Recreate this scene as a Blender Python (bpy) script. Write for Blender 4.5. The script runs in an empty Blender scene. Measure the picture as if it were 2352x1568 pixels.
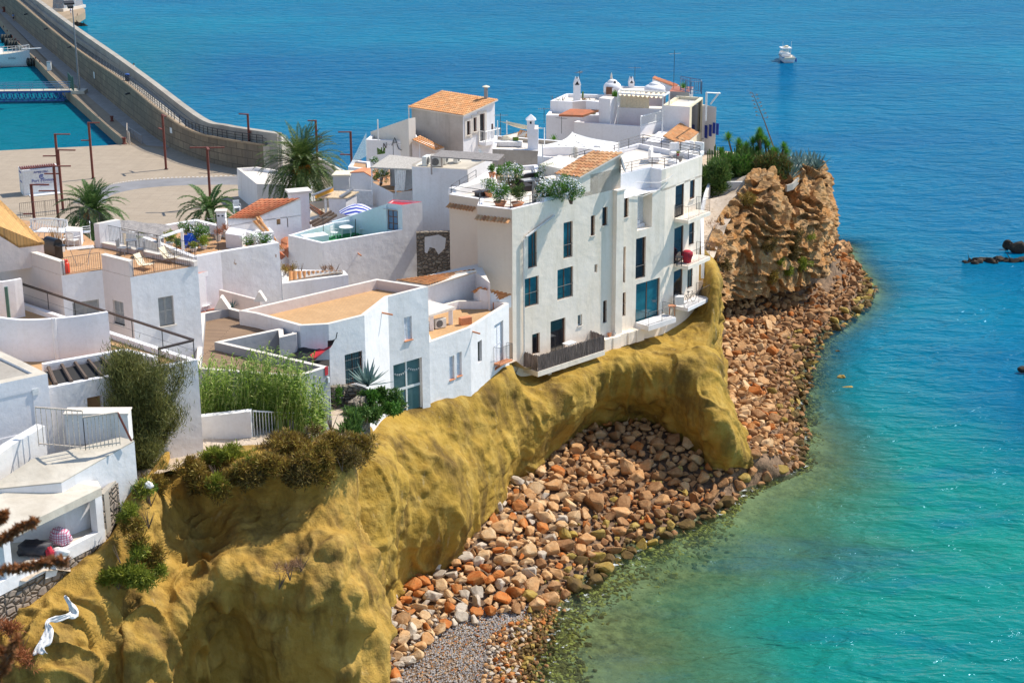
import bpy,bmesh,math,random
import numpy as np
from mathutils import Vector,Matrix,noise as mn
R=math.radians
random.seed(7);rng=np.random.default_rng(7)
scene=bpy.context.scene
COL=scene.collection
# ---------------------------------------------------------------- camera, sky, sun, exposure
CAM=Vector((0,0,50));F=3934.0
CM=Matrix.Rotation(R(90-18.2),3,'X')@Matrix.Rotation(R(-0.3),3,'Z')
cd=bpy.data.cameras.new('camera');cam=bpy.data.objects.new('camera',cd);COL.objects.link(cam)
cam.matrix_world=Matrix.Translation(CAM)@CM.to_4x4()
cd.sensor_width=36;cd.lens=F/2352*36;cd.clip_start=.5;cd.clip_end=9000
cd.dof.use_dof=True;cd.dof.focus_distance=118;cd.dof.aperture_fstop=6.3
scene.camera=cam
SUN=Vector((.56,.28,.78)).normalized()
w=bpy.data.worlds.new('World');scene.world=w;w.use_nodes=True
nt=w.node_tree;bg=nt.nodes['Background']
sky=nt.nodes.new('ShaderNodeTexSky');sky.sky_type='NISHITA';sky.sun_disc=False
sky.sun_elevation=math.asin(SUN.z);sky.sun_rotation=math.atan2(SUN.x,SUN.y);sky.dust_density=.3;sky.ozone_density=1.2
nt.links.new(sky.outputs[0],bg.inputs[0]);bg.inputs[1].default_value=.14
sl=bpy.data.lights.new('sun','SUN');sl.energy=4.3;sl.angle=R(.53);sl.color=(1,.94,.84)
so=bpy.data.objects.new('sun',sl);COL.objects.link(so);so.location=(60,0,120)
so.rotation_euler=SUN.to_track_quat('Z','Y').to_euler()
scene.view_settings.view_transform='Standard';scene.view_settings.look='None'
scene.view_settings.exposure=0.38;scene.view_settings.gamma=1.0
# ---------------------------------------------------------------- pixel -> world (real distances: every point gets its own height)
CR={0:(0,0,1),2:(0,391.9,3.46),1:(0,0,3.46),3:(489.9,330.7,3.46),4:(796,147,4.267),5:(1200.2,147,4.742),
      6:(1010.4,391.9,3.048),7:(428.7,581.8,2.954),8:(0,765.5,1.955),9:(1530.9,244.9,2.328),10:(796,918.6,2.4),
      11:(0,1163.5,3.88),12:(673.6,367.4,8.535),13:(1592.2,275.6,6.4),14:(0,0,9.6),15:(0,293.9,9.145)}
def U(n,x,y):o=CR[n];return(o[0]+x/o[2],o[1]+y/o[2])
def ray(u):return CM@Vector(((u[0]-1176)/F,-(u[1]-784)/F,-1))
def P(n,x,y,z):r=ray(U(n,x,y));return CAM+r*((z-CAM.z)/r.z)
def PY(n,x,y,Y):r=ray(U(n,x,y));return CAM+r*(Y/r.y)
def PW(n,x,y,A,B):
    r=ray(U(n,x,y));t=Vector((B.x-A.x,B.y-A.y));nn=Vector((t.y,-t.x))
    k=(nn.x*(A.x-CAM.x)+nn.y*(A.y-CAM.y))/(nn.x*r.x+nn.y*r.y)
    return CAM+r*k
def proj(p):
    q=CM.transposed()@(Vector(p)-CAM);return(1176+F*q.x/-q.z,784-F*q.y/-q.z)
def up(p,yU):
    lo,hi=-5.,60.
    for _ in range(40):
        m=(lo+hi)/2
        if proj((p[0],p[1],m))[1]>yU:lo=m
        else:hi=m
    return lo
def V(x,y,z=0):return Vector((x,y,z))
# ---------------------------------------------------------------- meshes
class MB:
    def __init__(s):s.v=[];s.f=[];s.m=[];s.rv={}
    def add(s,vs,fs,mi=0):
        b=len(s.v);s.v+=[tuple(v)for v in vs];s.f+=[tuple(b+i for i in f)for f in fs];s.m+=[mi]*len(fs);return s
    def quad(s,a,b,c,d,mi=0):return s.add([a,b,c,d],[(0,1,2,3)],mi)
    def ngon(s,pts,mi=0):return s.add(pts,[tuple(range(len(pts)))],mi)
    def prism(s,xy,z0,z1,mi=0,bottom=True):
        n=len(xy);vs=[(p[0],p[1],z0)for p in xy]+[(p[0],p[1],z1)for p in xy]
        fs=[(i,(i+1)%n,n+(i+1)%n,n+i)for i in range(n)]+[tuple(range(n,2*n))]
        if bottom:fs.append(tuple(range(n-1,-1,-1)))
        return s.add(vs,fs,mi)
    def hexa(s,lo,hi,mi=0):
        n=len(lo);return s.add(list(lo)+list(hi),[(i,(i+1)%n,n+(i+1)%n,n+i)for i in range(n)]+[tuple(range(n,2*n)),tuple(range(n-1,-1,-1))],mi)
    def box(s,c,sz,rz=0,mi=0,tilt=0):
        M=Matrix.Rotation(rz,3,'Z')@Matrix.Rotation(tilt,3,'X');c=Vector(c)
        vs=[c+M@Vector((sx*sz[0]/2,sy*sz[1]/2,k*sz[2]/2))for k in(-1,1)for sx,sy in((-1,-1),(1,-1),(1,1),(-1,1))]
        return s.add(vs,[(0,3,2,1),(4,5,6,7),(0,1,5,4),(1,2,6,5),(2,3,7,6),(3,0,4,7)],mi)
    def beam(s,a,b,wd,h=None,mi=0):
        a=Vector(a);b=Vector(b);h=h or wd;d=(b-a).normalized()
        sd=d.cross(Vector((0,0,1)))
        sd=Vector((1,0,0))if sd.length<1e-4 else sd.normalized()
        u=sd.cross(d).normalized();vs=[]
        for p in(a,b):
            for i,j in((-1,-1),(1,-1),(1,1),(-1,1)):vs.append(p+sd*i*wd/2+u*j*h/2)
        return s.add(vs,[(0,1,2,3),(7,6,5,4),(0,4,5,1),(1,5,6,2),(2,6,7,3),(3,7,4,0)],mi)
    def tube(s,pts,r,n=6,mi=0,closed=False):
        pts=[Vector(p)for p in pts];rs=r if isinstance(r,(list,tuple))else[r]*len(pts);vs=[];fs=[]
        for i,p in enumerate(pts):
            d=(pts[min(i+1,len(pts)-1)]-pts[max(i-1,0)]).normalized()
            ref=Vector((0,0,1))if abs(d.z)<.9 else Vector((1,0,0));sd=d.cross(ref).normalized();u=sd.cross(d)
            for k in range(n):a=2*math.pi*k/n;vs.append(p+(sd*math.cos(a)+u*math.sin(a))*rs[i])
        for i in range(len(pts)-1):
            for k in range(n):fs.append((i*n+k,i*n+(k+1)%n,(i+1)*n+(k+1)%n,(i+1)*n+k))
        fs+=[tuple(range(n-1,-1,-1)),tuple(range((len(pts)-1)*n,len(pts)*n))]
        return s.add(vs,fs,mi)
    def lathe(s,c,prof,n=16,mi=0):
        c=Vector(c);vs=[];fs=[]
        for r_,z in prof:
            for k in range(n):a=2*math.pi*k/n;vs.append(c+Vector((r_*math.cos(a),r_*math.sin(a),z)))
        for i in range(len(prof)-1):
            for k in range(n):fs.append((i*n+k,i*n+(k+1)%n,(i+1)*n+(k+1)%n,(i+1)*n+k))
        fs+=[tuple(range(n-1,-1,-1)),tuple(range((len(prof)-1)*n,len(prof)*n))]
        return s.add(vs,fs,mi)
    def leaves(s,Pt,D,S,mi=0,curve=0.0):
        b=len(s.v);n=len(Pt);mid=Pt+D*.45
        A=np.stack([Pt,mid+S,Pt+D,mid-S],1).reshape(-1,3)
        if curve:A=A.reshape(n,4,3);A[:,2,2]-=curve*np.linalg.norm(D,axis=1);A=A.reshape(-1,3)
        s.v+=[tuple(q)for q in A.tolist()];s.f+=[(b+4*i,b+4*i+1,b+4*i+2,b+4*i+3)for i in range(n)];s.m+=[mi]*n
        return s
    def build(s,name,mat,parent=None,smooth=False,kind=None,label=None,bevel=0):
        me=bpy.data.meshes.new(name);off=Vector(parent['_o'])if parent is not None and '_o' in parent else Vector((0,0,0))
        vs=(np.array(s.v,dtype=float).reshape(-1,3)-np.array(off)).tolist()if s.v else[]
        me.from_pydata(vs,[],s.f)
        for m_ in(mat if isinstance(mat,(list,tuple))else[mat]):me.materials.append(M[m_]if isinstance(m_,str)else m_)
        me.polygons.foreach_set('material_index',s.m)
        if smooth:me.polygons.foreach_set('use_smooth',[True]*len(s.f))
        at=me.attributes.new('rnd','FLOAT','FACE');rr_=rng.random(len(s.f))
        for k_,q_ in s.rv.items():rr_[k_]=q_
        at.data.foreach_set('value',rr_)
        me.update()
        o=bpy.data.objects.new(name,me);COL.objects.link(o)
        if parent is not None:o.parent=parent
        if kind:o['kind']=kind
        if label:o['label']=label
        if '_o' not in o:o['_o']=tuple(off)
        if bevel:
            b=o.modifiers.new('bevel','BEVEL');b.width=bevel;b.segments=2;b.limit_method='ANGLE'
        return o
def tag(o,label,cat,group=None):
    o['label']=label;o['category']=cat
    if group:o['group']=group
    return o
def thing(name,loc,label,cat,group=None):
    o=bpy.data.objects.new(name,None);COL.objects.link(o);o.location=loc;o.empty_display_size=.2
    o['_o']=tuple(loc);return tag(o,label,cat,group)
def dup(root,loc,rz=None,label=None,scale=None,group=None):
    r=root.copy();COL.objects.link(r);r.location=loc
    if rz is not None:r.rotation_euler=(0,0,rz)
    if scale:r.scale=(scale,)*3 if not isinstance(scale,tuple)else scale
    if label:r['label']=label
    if group:r['group']=group
    for ch in list(root.children):
        c=ch.copy();COL.objects.link(c);c.parent=r
        for g in list(ch.children):d=g.copy();COL.objects.link(d);d.parent=c
    return r
# ---------------------------------------------------------------- materials
M={}
class N:
    def __init__(s,name):
        m=bpy.data.materials.new(name);m.use_nodes=True;s.mat=m;s.t=m.node_tree;s.b=s.t.nodes['Principled BSDF'];M[name]=m
    def n(s,ty,**k):
        x=s.t.nodes.new(ty)
        for a,b in k.items():
            if a.startswith('i_'):
                key=a[2:];key=int(key)if key.isdigit()else key.replace('_',' ')
                x.inputs[key].default_value=b
            else:setattr(x,a,b)
        return x
    def l(s,a,b):s.t.links.new(a,b)
    def coord(s,kind='Object',scale=(1,1,1),rot=(0,0,0)):
        if kind=='World':g=s.n('ShaderNodeNewGeometry').outputs['Position']
        else:g=s.n('ShaderNodeTexCoord').outputs[kind]
        mp=s.n('ShaderNodeMapping');mp.inputs['Scale'].default_value=scale;mp.inputs['Rotation'].default_value=rot;s.l(g,mp.inputs[0]);return mp.outputs[0]
    def noise(s,co,scale,detail=4,rough=.55,dist=0):
        x=s.n('ShaderNodeTexNoise');x.inputs['Scale'].default_value=scale;x.inputs['Detail'].default_value=detail
        x.inputs['Roughness'].default_value=rough;x.inputs['Distortion'].default_value=dist;s.l(co,x.inputs['Vector']);return x.outputs['Fac']
    def ramp(s,fac,stops):
        x=s.n('ShaderNodeValToRGB');e=x.color_ramp.elements
        while len(e)<len(stops):e.new(.5)
        for q,(p,c)in zip(e,stops):q.position=p;q.color=(c if len(c)==4 else(*c,1))if isinstance(c,tuple)else(c,c,c,1)
        s.l(fac,x.inputs[0]);return x.outputs[0]
    def mix(s,fac,a,b,mode='MIX'):
        x=s.n('ShaderNodeMix',data_type='RGBA',blend_type=mode)
        for sock,v in((x.inputs[0],fac),(x.inputs[6],a),(x.inputs[7],b)):
            if isinstance(v,(int,float)):sock.default_value=v
            elif isinstance(v,tuple):sock.default_value=(*v,1)
            else:s.l(v,sock)
        return x.outputs[2]
    def math(s,op,a,b=0):
        x=s.n('ShaderNodeMath',operation=op)
        for sock,v in((x.inputs[0],a),(x.inputs[1],b)):
            if isinstance(v,(int,float)):sock.default_value=v
            else:s.l(v,sock)
        return x.outputs[0]
    def rnd(s):return s.n('ShaderNodeAttribute',attribute_name='rnd').outputs['Fac']
    def bump(s,h,st=.3,dist=.05,prev=None):
        x=s.n('ShaderNodeBump');x.inputs['Strength'].default_value=st;x.inputs['Distance'].default_value=dist;s.l(h,x.inputs['Height'])
        if prev is not None:s.l(prev,x.inputs['Normal'])
        s.l(x.outputs[0],s.b.inputs['Normal']);return x.outputs[0]
    def out(s,col,rough=.8,metal=0,spec=None):
        if isinstance(col,tuple):s.b.inputs['Base Color'].default_value=(*col,1)
        else:s.l(col,s.b.inputs['Base Color'])
        s.b.inputs['Roughness'].default_value=rough;s.b.inputs['Metallic'].default_value=metal
        if spec is not None:s.b.inputs['Specular IOR Level'].default_value=spec
        return s.mat
def simple(name,c,rough=.6,metal=0,var=.12,sc=6.0,bump=0):
    m=N(name);co=m.coord('Object');f=m.noise(co,sc)
    col=m.mix(m.ramp(f,[(.3,0.0),(.7,1.0)]),tuple(q*(1-var)for q in c),tuple(min(1,q*(1+var))for q in c))
    m.out(col,rough,metal)
    if bump:m.bump(f,bump,.02)
def plaster(name,c,stain,amt=.5,streak=.4,dirt=(.45,.4,.33),bumpst=.35,peel=0):
    m=N(name);co=m.coord('World')
    f=m.noise(co,.35,5,.6);col=m.mix(m.ramp(f,[(.38,0.0),(.72,amt)]),c,stain)
    st=m.noise(m.coord('World',(1.6,1.6,.13)),1.0,5,.65)
    col=m.mix(m.ramp(st,[(.52,0.0),(.78,streak)]),col,dirt)
    fine=m.noise(co,5,6,.65);col=m.mix(m.ramp(fine,[(.45,0.0),(.85,.22)]),col,dirt)
    if peel:
        pf=m.noise(co,.9,6,.62,.3);col=m.mix(m.ramp(pf,[(1-peel,0.0),(1-peel+.02,1.0)]),col,(.40,.28,.19))
    m.out(col,.9,0,.25)
    b1=m.bump(m.noise(co,1.3,4,.5),bumpst,.12);m.bump(m.noise(co,14,3),.25,.02,b1)
plaster('white_plaster',(.84,.82,.82),(.72,.69,.67),.6,.26)
plaster('clean_white',(.85,.83,.84),(.77,.75,.75),.5,.14,bumpst=.2)
plaster('old_white_plaster',(.80,.79,.78),(.62,.58,.52),.55,.3,peel=.33)
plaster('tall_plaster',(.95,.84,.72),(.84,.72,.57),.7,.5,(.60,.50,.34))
plaster('shaded_cream_plaster',(.68,.56,.45),(.60,.47,.36),.5,.2,(.5,.38,.28))  # darker cream holds the shade and warm bounce of the tall house's left walls
plaster('blush_plaster',(.72,.62,.57),(.66,.54,.48),.5,.2)
plaster('stained_render',(.56,.50,.44),(.36,.30,.25),.8,.6,(.28,.23,.19))
plaster('grey_render',(.38,.38,.39),(.30,.30,.31),.6,.3,(.25,.25,.25))
plaster('rough_concrete',(.44,.40,.34),(.30,.255,.21),.8,.5,(.22,.19,.15))
plaster('weathered_slab',(.66,.60,.50),(.42,.36,.28),.9,.3,(.3,.26,.21))
plaster('sky_blue_plaster',(.62,.76,.80),(.58,.72,.78),.4,.1)
plaster('rust_cream_plaster',(.74,.68,.52),(.66,.55,.34),.6,.5,(.55,.30,.10))
plaster('coping',(.76,.69,.61),(.62,.54,.45),.6,.2)
def paving(name,c1,c2,mortar,bw,rh,rot=0,moff=.5,bump=.3,ms=.012,var=.5):
    m=N(name);co=m.coord('World',rot=(0,0,rot));b=m.n('ShaderNodeTexBrick')
    m.l(co,b.inputs['Vector']);b.offset=moff;b.inputs['Scale'].default_value=1;b.inputs['Brick Width'].default_value=bw
    b.inputs['Row Height'].default_value=rh;b.inputs['Mortar Size'].default_value=ms;b.inputs['Bias'].default_value=0
    b.inputs['Color1'].default_value=(*c1,1);b.inputs['Color2'].default_value=(*c2,1);b.inputs['Mortar'].default_value=(*mortar,1)
    f=m.noise(m.coord('World'),.6,6,.65);col=m.mix(m.ramp(f,[(.35,0.0),(.75,var)]),b.outputs[0],tuple(q*.62 for q in c2))
    m.out(col,.85);m.bump(b.outputs['Fac'],-bump,.01)
paving('terracotta_paving',(.56,.31,.14),(.48,.25,.11),(.50,.36,.24),.30,.15,R(38))
paving('ochre_paving',(.62,.37,.165),(.55,.32,.14),(.42,.28,.17),.30,.15,R(52))
paving('red_paving',(.48,.16,.10),(.40,.13,.08),(.35,.2,.15),.3,.3,R(20))
paving('herringbone_paving',(.66,.37,.13),(.58,.31,.10),(.38,.22,.09),.34,.17,R(45),ms=.014)
paving('plaza_paving',(.43,.345,.25),(.38,.30,.215),(.27,.22,.17),2.6,.35,R(4),ms=.03,var=.35)
paving('quay_paving',(.40,.29,.18),(.34,.25,.16),(.3,.24,.18),1.6,.6,R(-50),ms=.03)
paving('path_paving',(.42,.37,.32),(.36,.32,.28),(.26,.23,.2),1.6,.6,R(-50),ms=.03)
paving('deck_boards',(.34,.22,.13),(.26,.165,.10),(.10,.065,.04),3.2,.17,R(8),ms=.02,bump=.6)
def stone(name,c1,c2,mortar,sc,z=1.4,bump=1.0,wm=.06):
    m=N(name);co=m.coord('World',(sc,sc,sc*z));wob=m.noise(m.coord('World'),2.2,3)
    mx=m.n('ShaderNodeMixRGB');mx.inputs[0].default_value=.12;m.l(co,mx.inputs[1]);m.l(wob,mx.inputs[2])
    v=m.n('ShaderNodeTexVoronoi',feature='DISTANCE_TO_EDGE');v.inputs['Scale'].default_value=1;m.l(mx.outputs[0],v.inputs['Vector'])
    v2=m.n('ShaderNodeTexVoronoi');v2.inputs['Scale'].default_value=1;m.l(mx.outputs[0],v2.inputs['Vector'])
    c=m.mix(m.n('ShaderNodeSeparateColor').outputs[0],c1,c2)
    sep=m.n('ShaderNodeSeparateColor');m.l(v2.outputs['Color'],sep.inputs[0]);c=m.mix(sep.outputs[0],c1,c2)
    c=m.mix(m.ramp(m.noise(m.coord('World'),6,5,.7),[(.35,0.0),(.8,.5)]),c,tuple(q*.5 for q in c2))
    c=m.mix(m.ramp(v.outputs['Distance'],[(wm*.5,1.0),(wm,0.0)]),c,mortar)
    m.out(c,.9);h=m.ramp(v.outputs['Distance'],[(0,0.0),(.2,1.0)]);b1=m.bump(h,bump,.12);m.bump(m.noise(m.coord('World'),9,5),.4,.05,b1)
stone('rubble_wall',(.40,.32,.25),(.27,.22,.18),(.07,.055,.04),2.6)
stone('old_rubble',(.42,.36,.28),(.24,.19,.14),(.12,.10,.08),3.2,wm=.05)
def blockwall(name):
    m=N(name);co=m.n('ShaderNodeTexCoord').outputs['UV'];g=m.coord('World')
    b=m.n('ShaderNodeTexBrick');m.l(co,b.inputs['Vector']);b.inputs['Scale'].default_value=1;b.inputs['Brick Width'].default_value=1.9;b.inputs['Row Height'].default_value=1.05
    b.inputs['Mortar Size'].default_value=.05;b.inputs['Color1'].default_value=(.29,.225,.15,1);b.inputs['Color2'].default_value=(.21,.16,.11,1);b.inputs['Mortar'].default_value=(.09,.07,.05,1)
    c=m.mix(m.ramp(m.noise(g,.5,6,.7),[(.4,0.0),(.7,.75)]),b.outputs[0],(.17,.135,.10))
    c=m.mix(m.ramp(m.noise(m.coord('World',(1.5,1.5,.1)),1.0,5,.6),[(.5,0.0),(.7,.5)]),c,(.12,.10,.08))
    m.out(c,.95);m.bump(m.noise(g,3,6,.7),.6,.1)
blockwall('block_wall')
def tile_mat(name,a,b_,c_):
    m=N(name);r=m.rnd();co=m.coord('World');col=m.ramp(r,[(0,a),(.5,b_),(1,c_)])
    col=m.mix(m.ramp(m.noise(co,1.5,6,.7),[(.45,0.0),(.75,.65)]),col,(.20,.13,.08));m.out(col,.85);m.bump(m.noise(co,12,4),.3,.02)
tile_mat('roof_tile',(.60,.30,.12),(.52,.22,.09),(.66,.40,.20))
tile_mat('orange_tile',(.68,.32,.12),(.60,.27,.10),(.72,.40,.18))
tile_mat('red_tile',(.60,.20,.09),(.52,.16,.07),(.66,.28,.13))
tile_mat('pale_tile',(.66,.50,.36),(.60,.42,.28),(.70,.55,.42))
simple('brown_frame',(.16,.065,.03),.5);simple('dark_iron',(.03,.03,.033),.5);simple('grey_iron',(.25,.25,.26),.5,.3)
simple('white_metal',(.78,.78,.76),.45);simple('rusty_white',(.62,.52,.42),.7,var=.4,sc=14);simple('corten',(.17,.045,.03),.75,var=.25)
simple('handrail_brown',(.07,.045,.035),.5);simple('grey_shutter',(.40,.38,.35),.7);simple('white_shutter',(.72,.73,.76),.6);simple('blue_paint',(.02,.05,.35),.5)
simple('navy_paint',(.03,.09,.32),.5);simple('white_plastic',(.80,.80,.80),.35);simple('ac_casing',(.72,.70,.64),.4);simple('ac_grille',(.16,.16,.16),.5)
simple('zinc',(.30,.31,.33),.45,.5);simple('pipe_grey',(.62,.60,.57),.5);simple('terracotta',(.60,.24,.11),.8);simple('canvas_cream',(.78,.68,.50),.9)
simple('wicker_black',(.025,.02,.02),.7);simple('bbq_black',(.012,.012,.014),.3);simple('gas_red',(.75,.05,.02),.35);simple('wood',(.38,.22,.10),.7)
simple('bamboo',(.52,.33,.14),.7);simple('driftwood',(.42,.36,.32),.9);simple('dark_wood',(.13,.09,.065),.8);simple('yellow_paint',(.80,.38,.04),.6)
simple('cloth_white',(.84,.80,.76),.9);simple('cloth_red',(.45,.02,.04),.9);simple('black_bag',(.02,.018,.025),.6);simple('green_carpet',(.03,.22,.07),.95)
simple('skin',(.42,.24,.16),.6);simple('cloth_blue',(.20,.30,.55),.9);simple('cloth_dark',(.03,.03,.06),.9);simple('hair_dark',(.03,.02,.015),.7)
simple('blue_plastic',(.02,.10,.55),.4);simple('tyre_rubber',(.045,.05,.045),.8);simple('sign_red',(.55,.03,.04),.5);simple('sign_grey',(.45,.46,.47),.5)
simple('slate_blue',(.12,.22,.36),.5);simple('door_green',(.06,.14,.11),.6);simple('door_lilac',(.70,.64,.68),.6);simple('painted_dark_interior',(.03,.028,.026),.9)  # near-black last colour stands in for the unlit depth behind openings
simple('interior_white',(.70,.68,.68),.9);simple('asphalt',(.23,.225,.23),.9,var=.15,sc=.4);simple('paint_white',(.72,.71,.68),.8);simple('graphite_sofa',(.74,.73,.70),.9)
simple('petal_white',(.85,.84,.82),.7);simple('orange_fruit',(.72,.26,.02),.7);simple('bark',(.16,.11,.075),.9,bump=.6);simple('palm_bark',(.17,.12,.08),.95,var=.4,sc=5,bump=1)
def glass(name,c,rough=.06):
    m=N(name);m.out(m.mix(m.ramp(m.noise(m.coord('World'),.8,3),[(.4,0.0),(.65,1.0)]),c,tuple(q*1.7 for q in c)),rough);m.b.inputs['Specular IOR Level'].default_value=.8
glass('teal_glass',(.015,.095,.12));glass('dark_glass',(.012,.014,.018));glass('grey_glass',(.06,.09,.10));glass('boat_glass',(.10,.20,.26))
m=N('clear_glass');m.out((.5,.6,.6),.05);m.b.inputs['Alpha'].default_value=.25
m=N('mesh_screen');m.out((.62,.62,.62),.8);m.b.inputs['Alpha'].default_value=.75
def stripes(name,a,b,sc,axis=0):
    m=N(name);co=m.coord('UV');s_=m.n('ShaderNodeSeparateXYZ');m.l(co,s_.inputs[0]);f=m.math('FRACT',m.math('MULTIPLY',s_.outputs[axis],sc));m.out(m.mix(m.math('GREATER_THAN',f,.5),a,b),.85)
def thatch(name,c1,c2,sc=(3,40,3),al=1):
    m=N(name);f=m.noise(m.coord('Object',sc),1,5,.7);m.out(m.ramp(f,[(.3,c2),(.65,c1)]),.95);m.bump(f,.8,.05)
thatch('reed_mat',(.42,.38,.35),(.17,.15,.14));thatch('woven_shade',(.56,.52,.46),(.34,.30,.26),(8,8,8));thatch('bamboo_shade',(.72,.58,.40),(.45,.33,.20),(14,3,3))
thatch('brushwood',(.24,.19,.17),(.05,.04,.035),(14,14,1.5))
def leafmat(name,a,b_,c_=None,rough=.55,tr=.25):
    m=N(name);r=m.rnd();st=[(0,a),(1,b_)]if c_ is None else[(0,a),(.6,b_),(1,c_)]
    col=m.ramp(r,st);m.out(col,rough,0,.3)
    t=m.n('ShaderNodeBsdfTranslucent');m.l(col,t.inputs[0]);mx=m.n('ShaderNodeMixShader');mx.inputs[0].default_value=tr
    m.l(m.b.outputs[0],mx.inputs[1]);m.l(t.outputs[0],mx.inputs[2]);m.l(mx.outputs[0],m.t.nodes['Material Output'].inputs[0])
leafmat('palm_leaf',(.035,.08,.02),(.10,.16,.035),(.20,.23,.07));leafmat('young_palm_leaf',(.04,.10,.03),(.10,.19,.045),(.18,.26,.09))
leafmat('oleander_leaf',(.05,.15,.02),(.16,.32,.05));leafmat('reed_leaf',(.08,.17,.02),(.28,.40,.06),(.60,.62,.22));leafmat('tamarisk_leaf',(.06,.065,.02),(.19,.19,.045),(.32,.30,.09))
leafmat('scrub_leaf',(.14,.08,.02),(.30,.19,.035),(.44,.34,.06));leafmat('green_scrub_leaf',(.12,.15,.015),(.26,.29,.035),(.36,.38,.05));leafmat('dark_scrub_leaf',(.07,.05,.02),(.17,.115,.03),(.26,.19,.05))
leafmat('cactus_leaf',(.06,.13,.03),(.14,.24,.05));leafmat('yucca_leaf',(.04,.14,.015),(.12,.30,.03),(.22,.40,.06));leafmat('agave_leaf',(.08,.15,.14),(.20,.30,.28));leafmat('lime_leaf',(.14,.24,.03),(.35,.38,.05))
leafmat('dry_twig',(.20,.10,.06),(.38,.20,.10),(.45,.30,.18));leafmat('rust_twig',(.26,.08,.03),(.42,.15,.05),(.34,.12,.05));leafmat('conifer_brown',(.20,.07,.02),(.34,.13,.04),(.40,.18,.07))
# ---------------------------------------------------------------- building kit
def offset(poly,t):
    n=len(poly);out=[]
    for i in range(n):
        a,b,c=poly[i-1],poly[i],poly[(i+1)%n]
        d1=Vector((b[0]-a[0],b[1]-a[1])).normalized();d2=Vector((c[0]-b[0],c[1]-b[1])).normalized()
        n1=Vector((-d1.y,d1.x));n2=Vector((-d2.y,d2.x));m=(n1+n2)
        if m.length<.2:m=n1
        k=t/max(.35,m.normalized().dot(n1));m=m.normalized()*k
        out.append((b[0]+m.x,b[1]+m.y))
    return out
def area(p):return sum(p[i][0]*p[(i+1)%len(p)][1]-p[(i+1)%len(p)][0]*p[i][1]for i in range(len(p)))/2
def tile_quad(mb,el,er,rr,rl,pitch=.26,row=.42,mi=0,h=.075):
    el,er,rr,rl=map(Vector,(el,er,rr,rl));nrm=(er-el).cross(rl-el).normalized()
    if nrm.z<0:nrm=-nrm
    nu=max(2,round((er-el).length/pitch));nv=max(1,round((rl-el).length/row));prof=[(0,0),(.18,.75),(.38,1),(.58,.75),(.76,0),(.88,-.15)]
    for j in range(nv):
        r_=[random.random()for _ in range(nu)]
        base=len(mb.v);vs=[]
        for e,(t,lift)in enumerate(((j/nv-.06/nv,.045),((j+1)/nv,.0))):
            a=el.lerp(rl,t);b=er.lerp(rr,t)
            for i in range(nu):
                for(pu,ph)in prof:
                    u=(i+pu)/nu;vs.append(a.lerp(b,u)+nrm*(ph*h+lift+.01*(random.random()-.5)))
        m_=nu*len(prof);fs=[]
        for k in range(m_-1):
            fs.append((k,k+1,m_+k+1,m_+k));mb.rv[len(mb.f)+len(fs)-1]=r_[k//len(prof)]
        mb.add(vs,fs,mi)
        lip=[v-nrm*.05 for v in vs[:m_]]
        b0=len(mb.f);mb.add(vs[:m_]+lip,[(m_+k,m_+k+1,k+1,k)for k in range(m_-1)],mi)
        for k in range(m_-1):mb.rv[b0+k]=r_[k//len(prof)]*.5
def slab(mb,pts,th=.18,mi=0):
    hi=[Vector(p)for p in pts];lo=[p-Vector((0,0,th))for p in hi];mb.hexa(lo,hi,mi)
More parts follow.
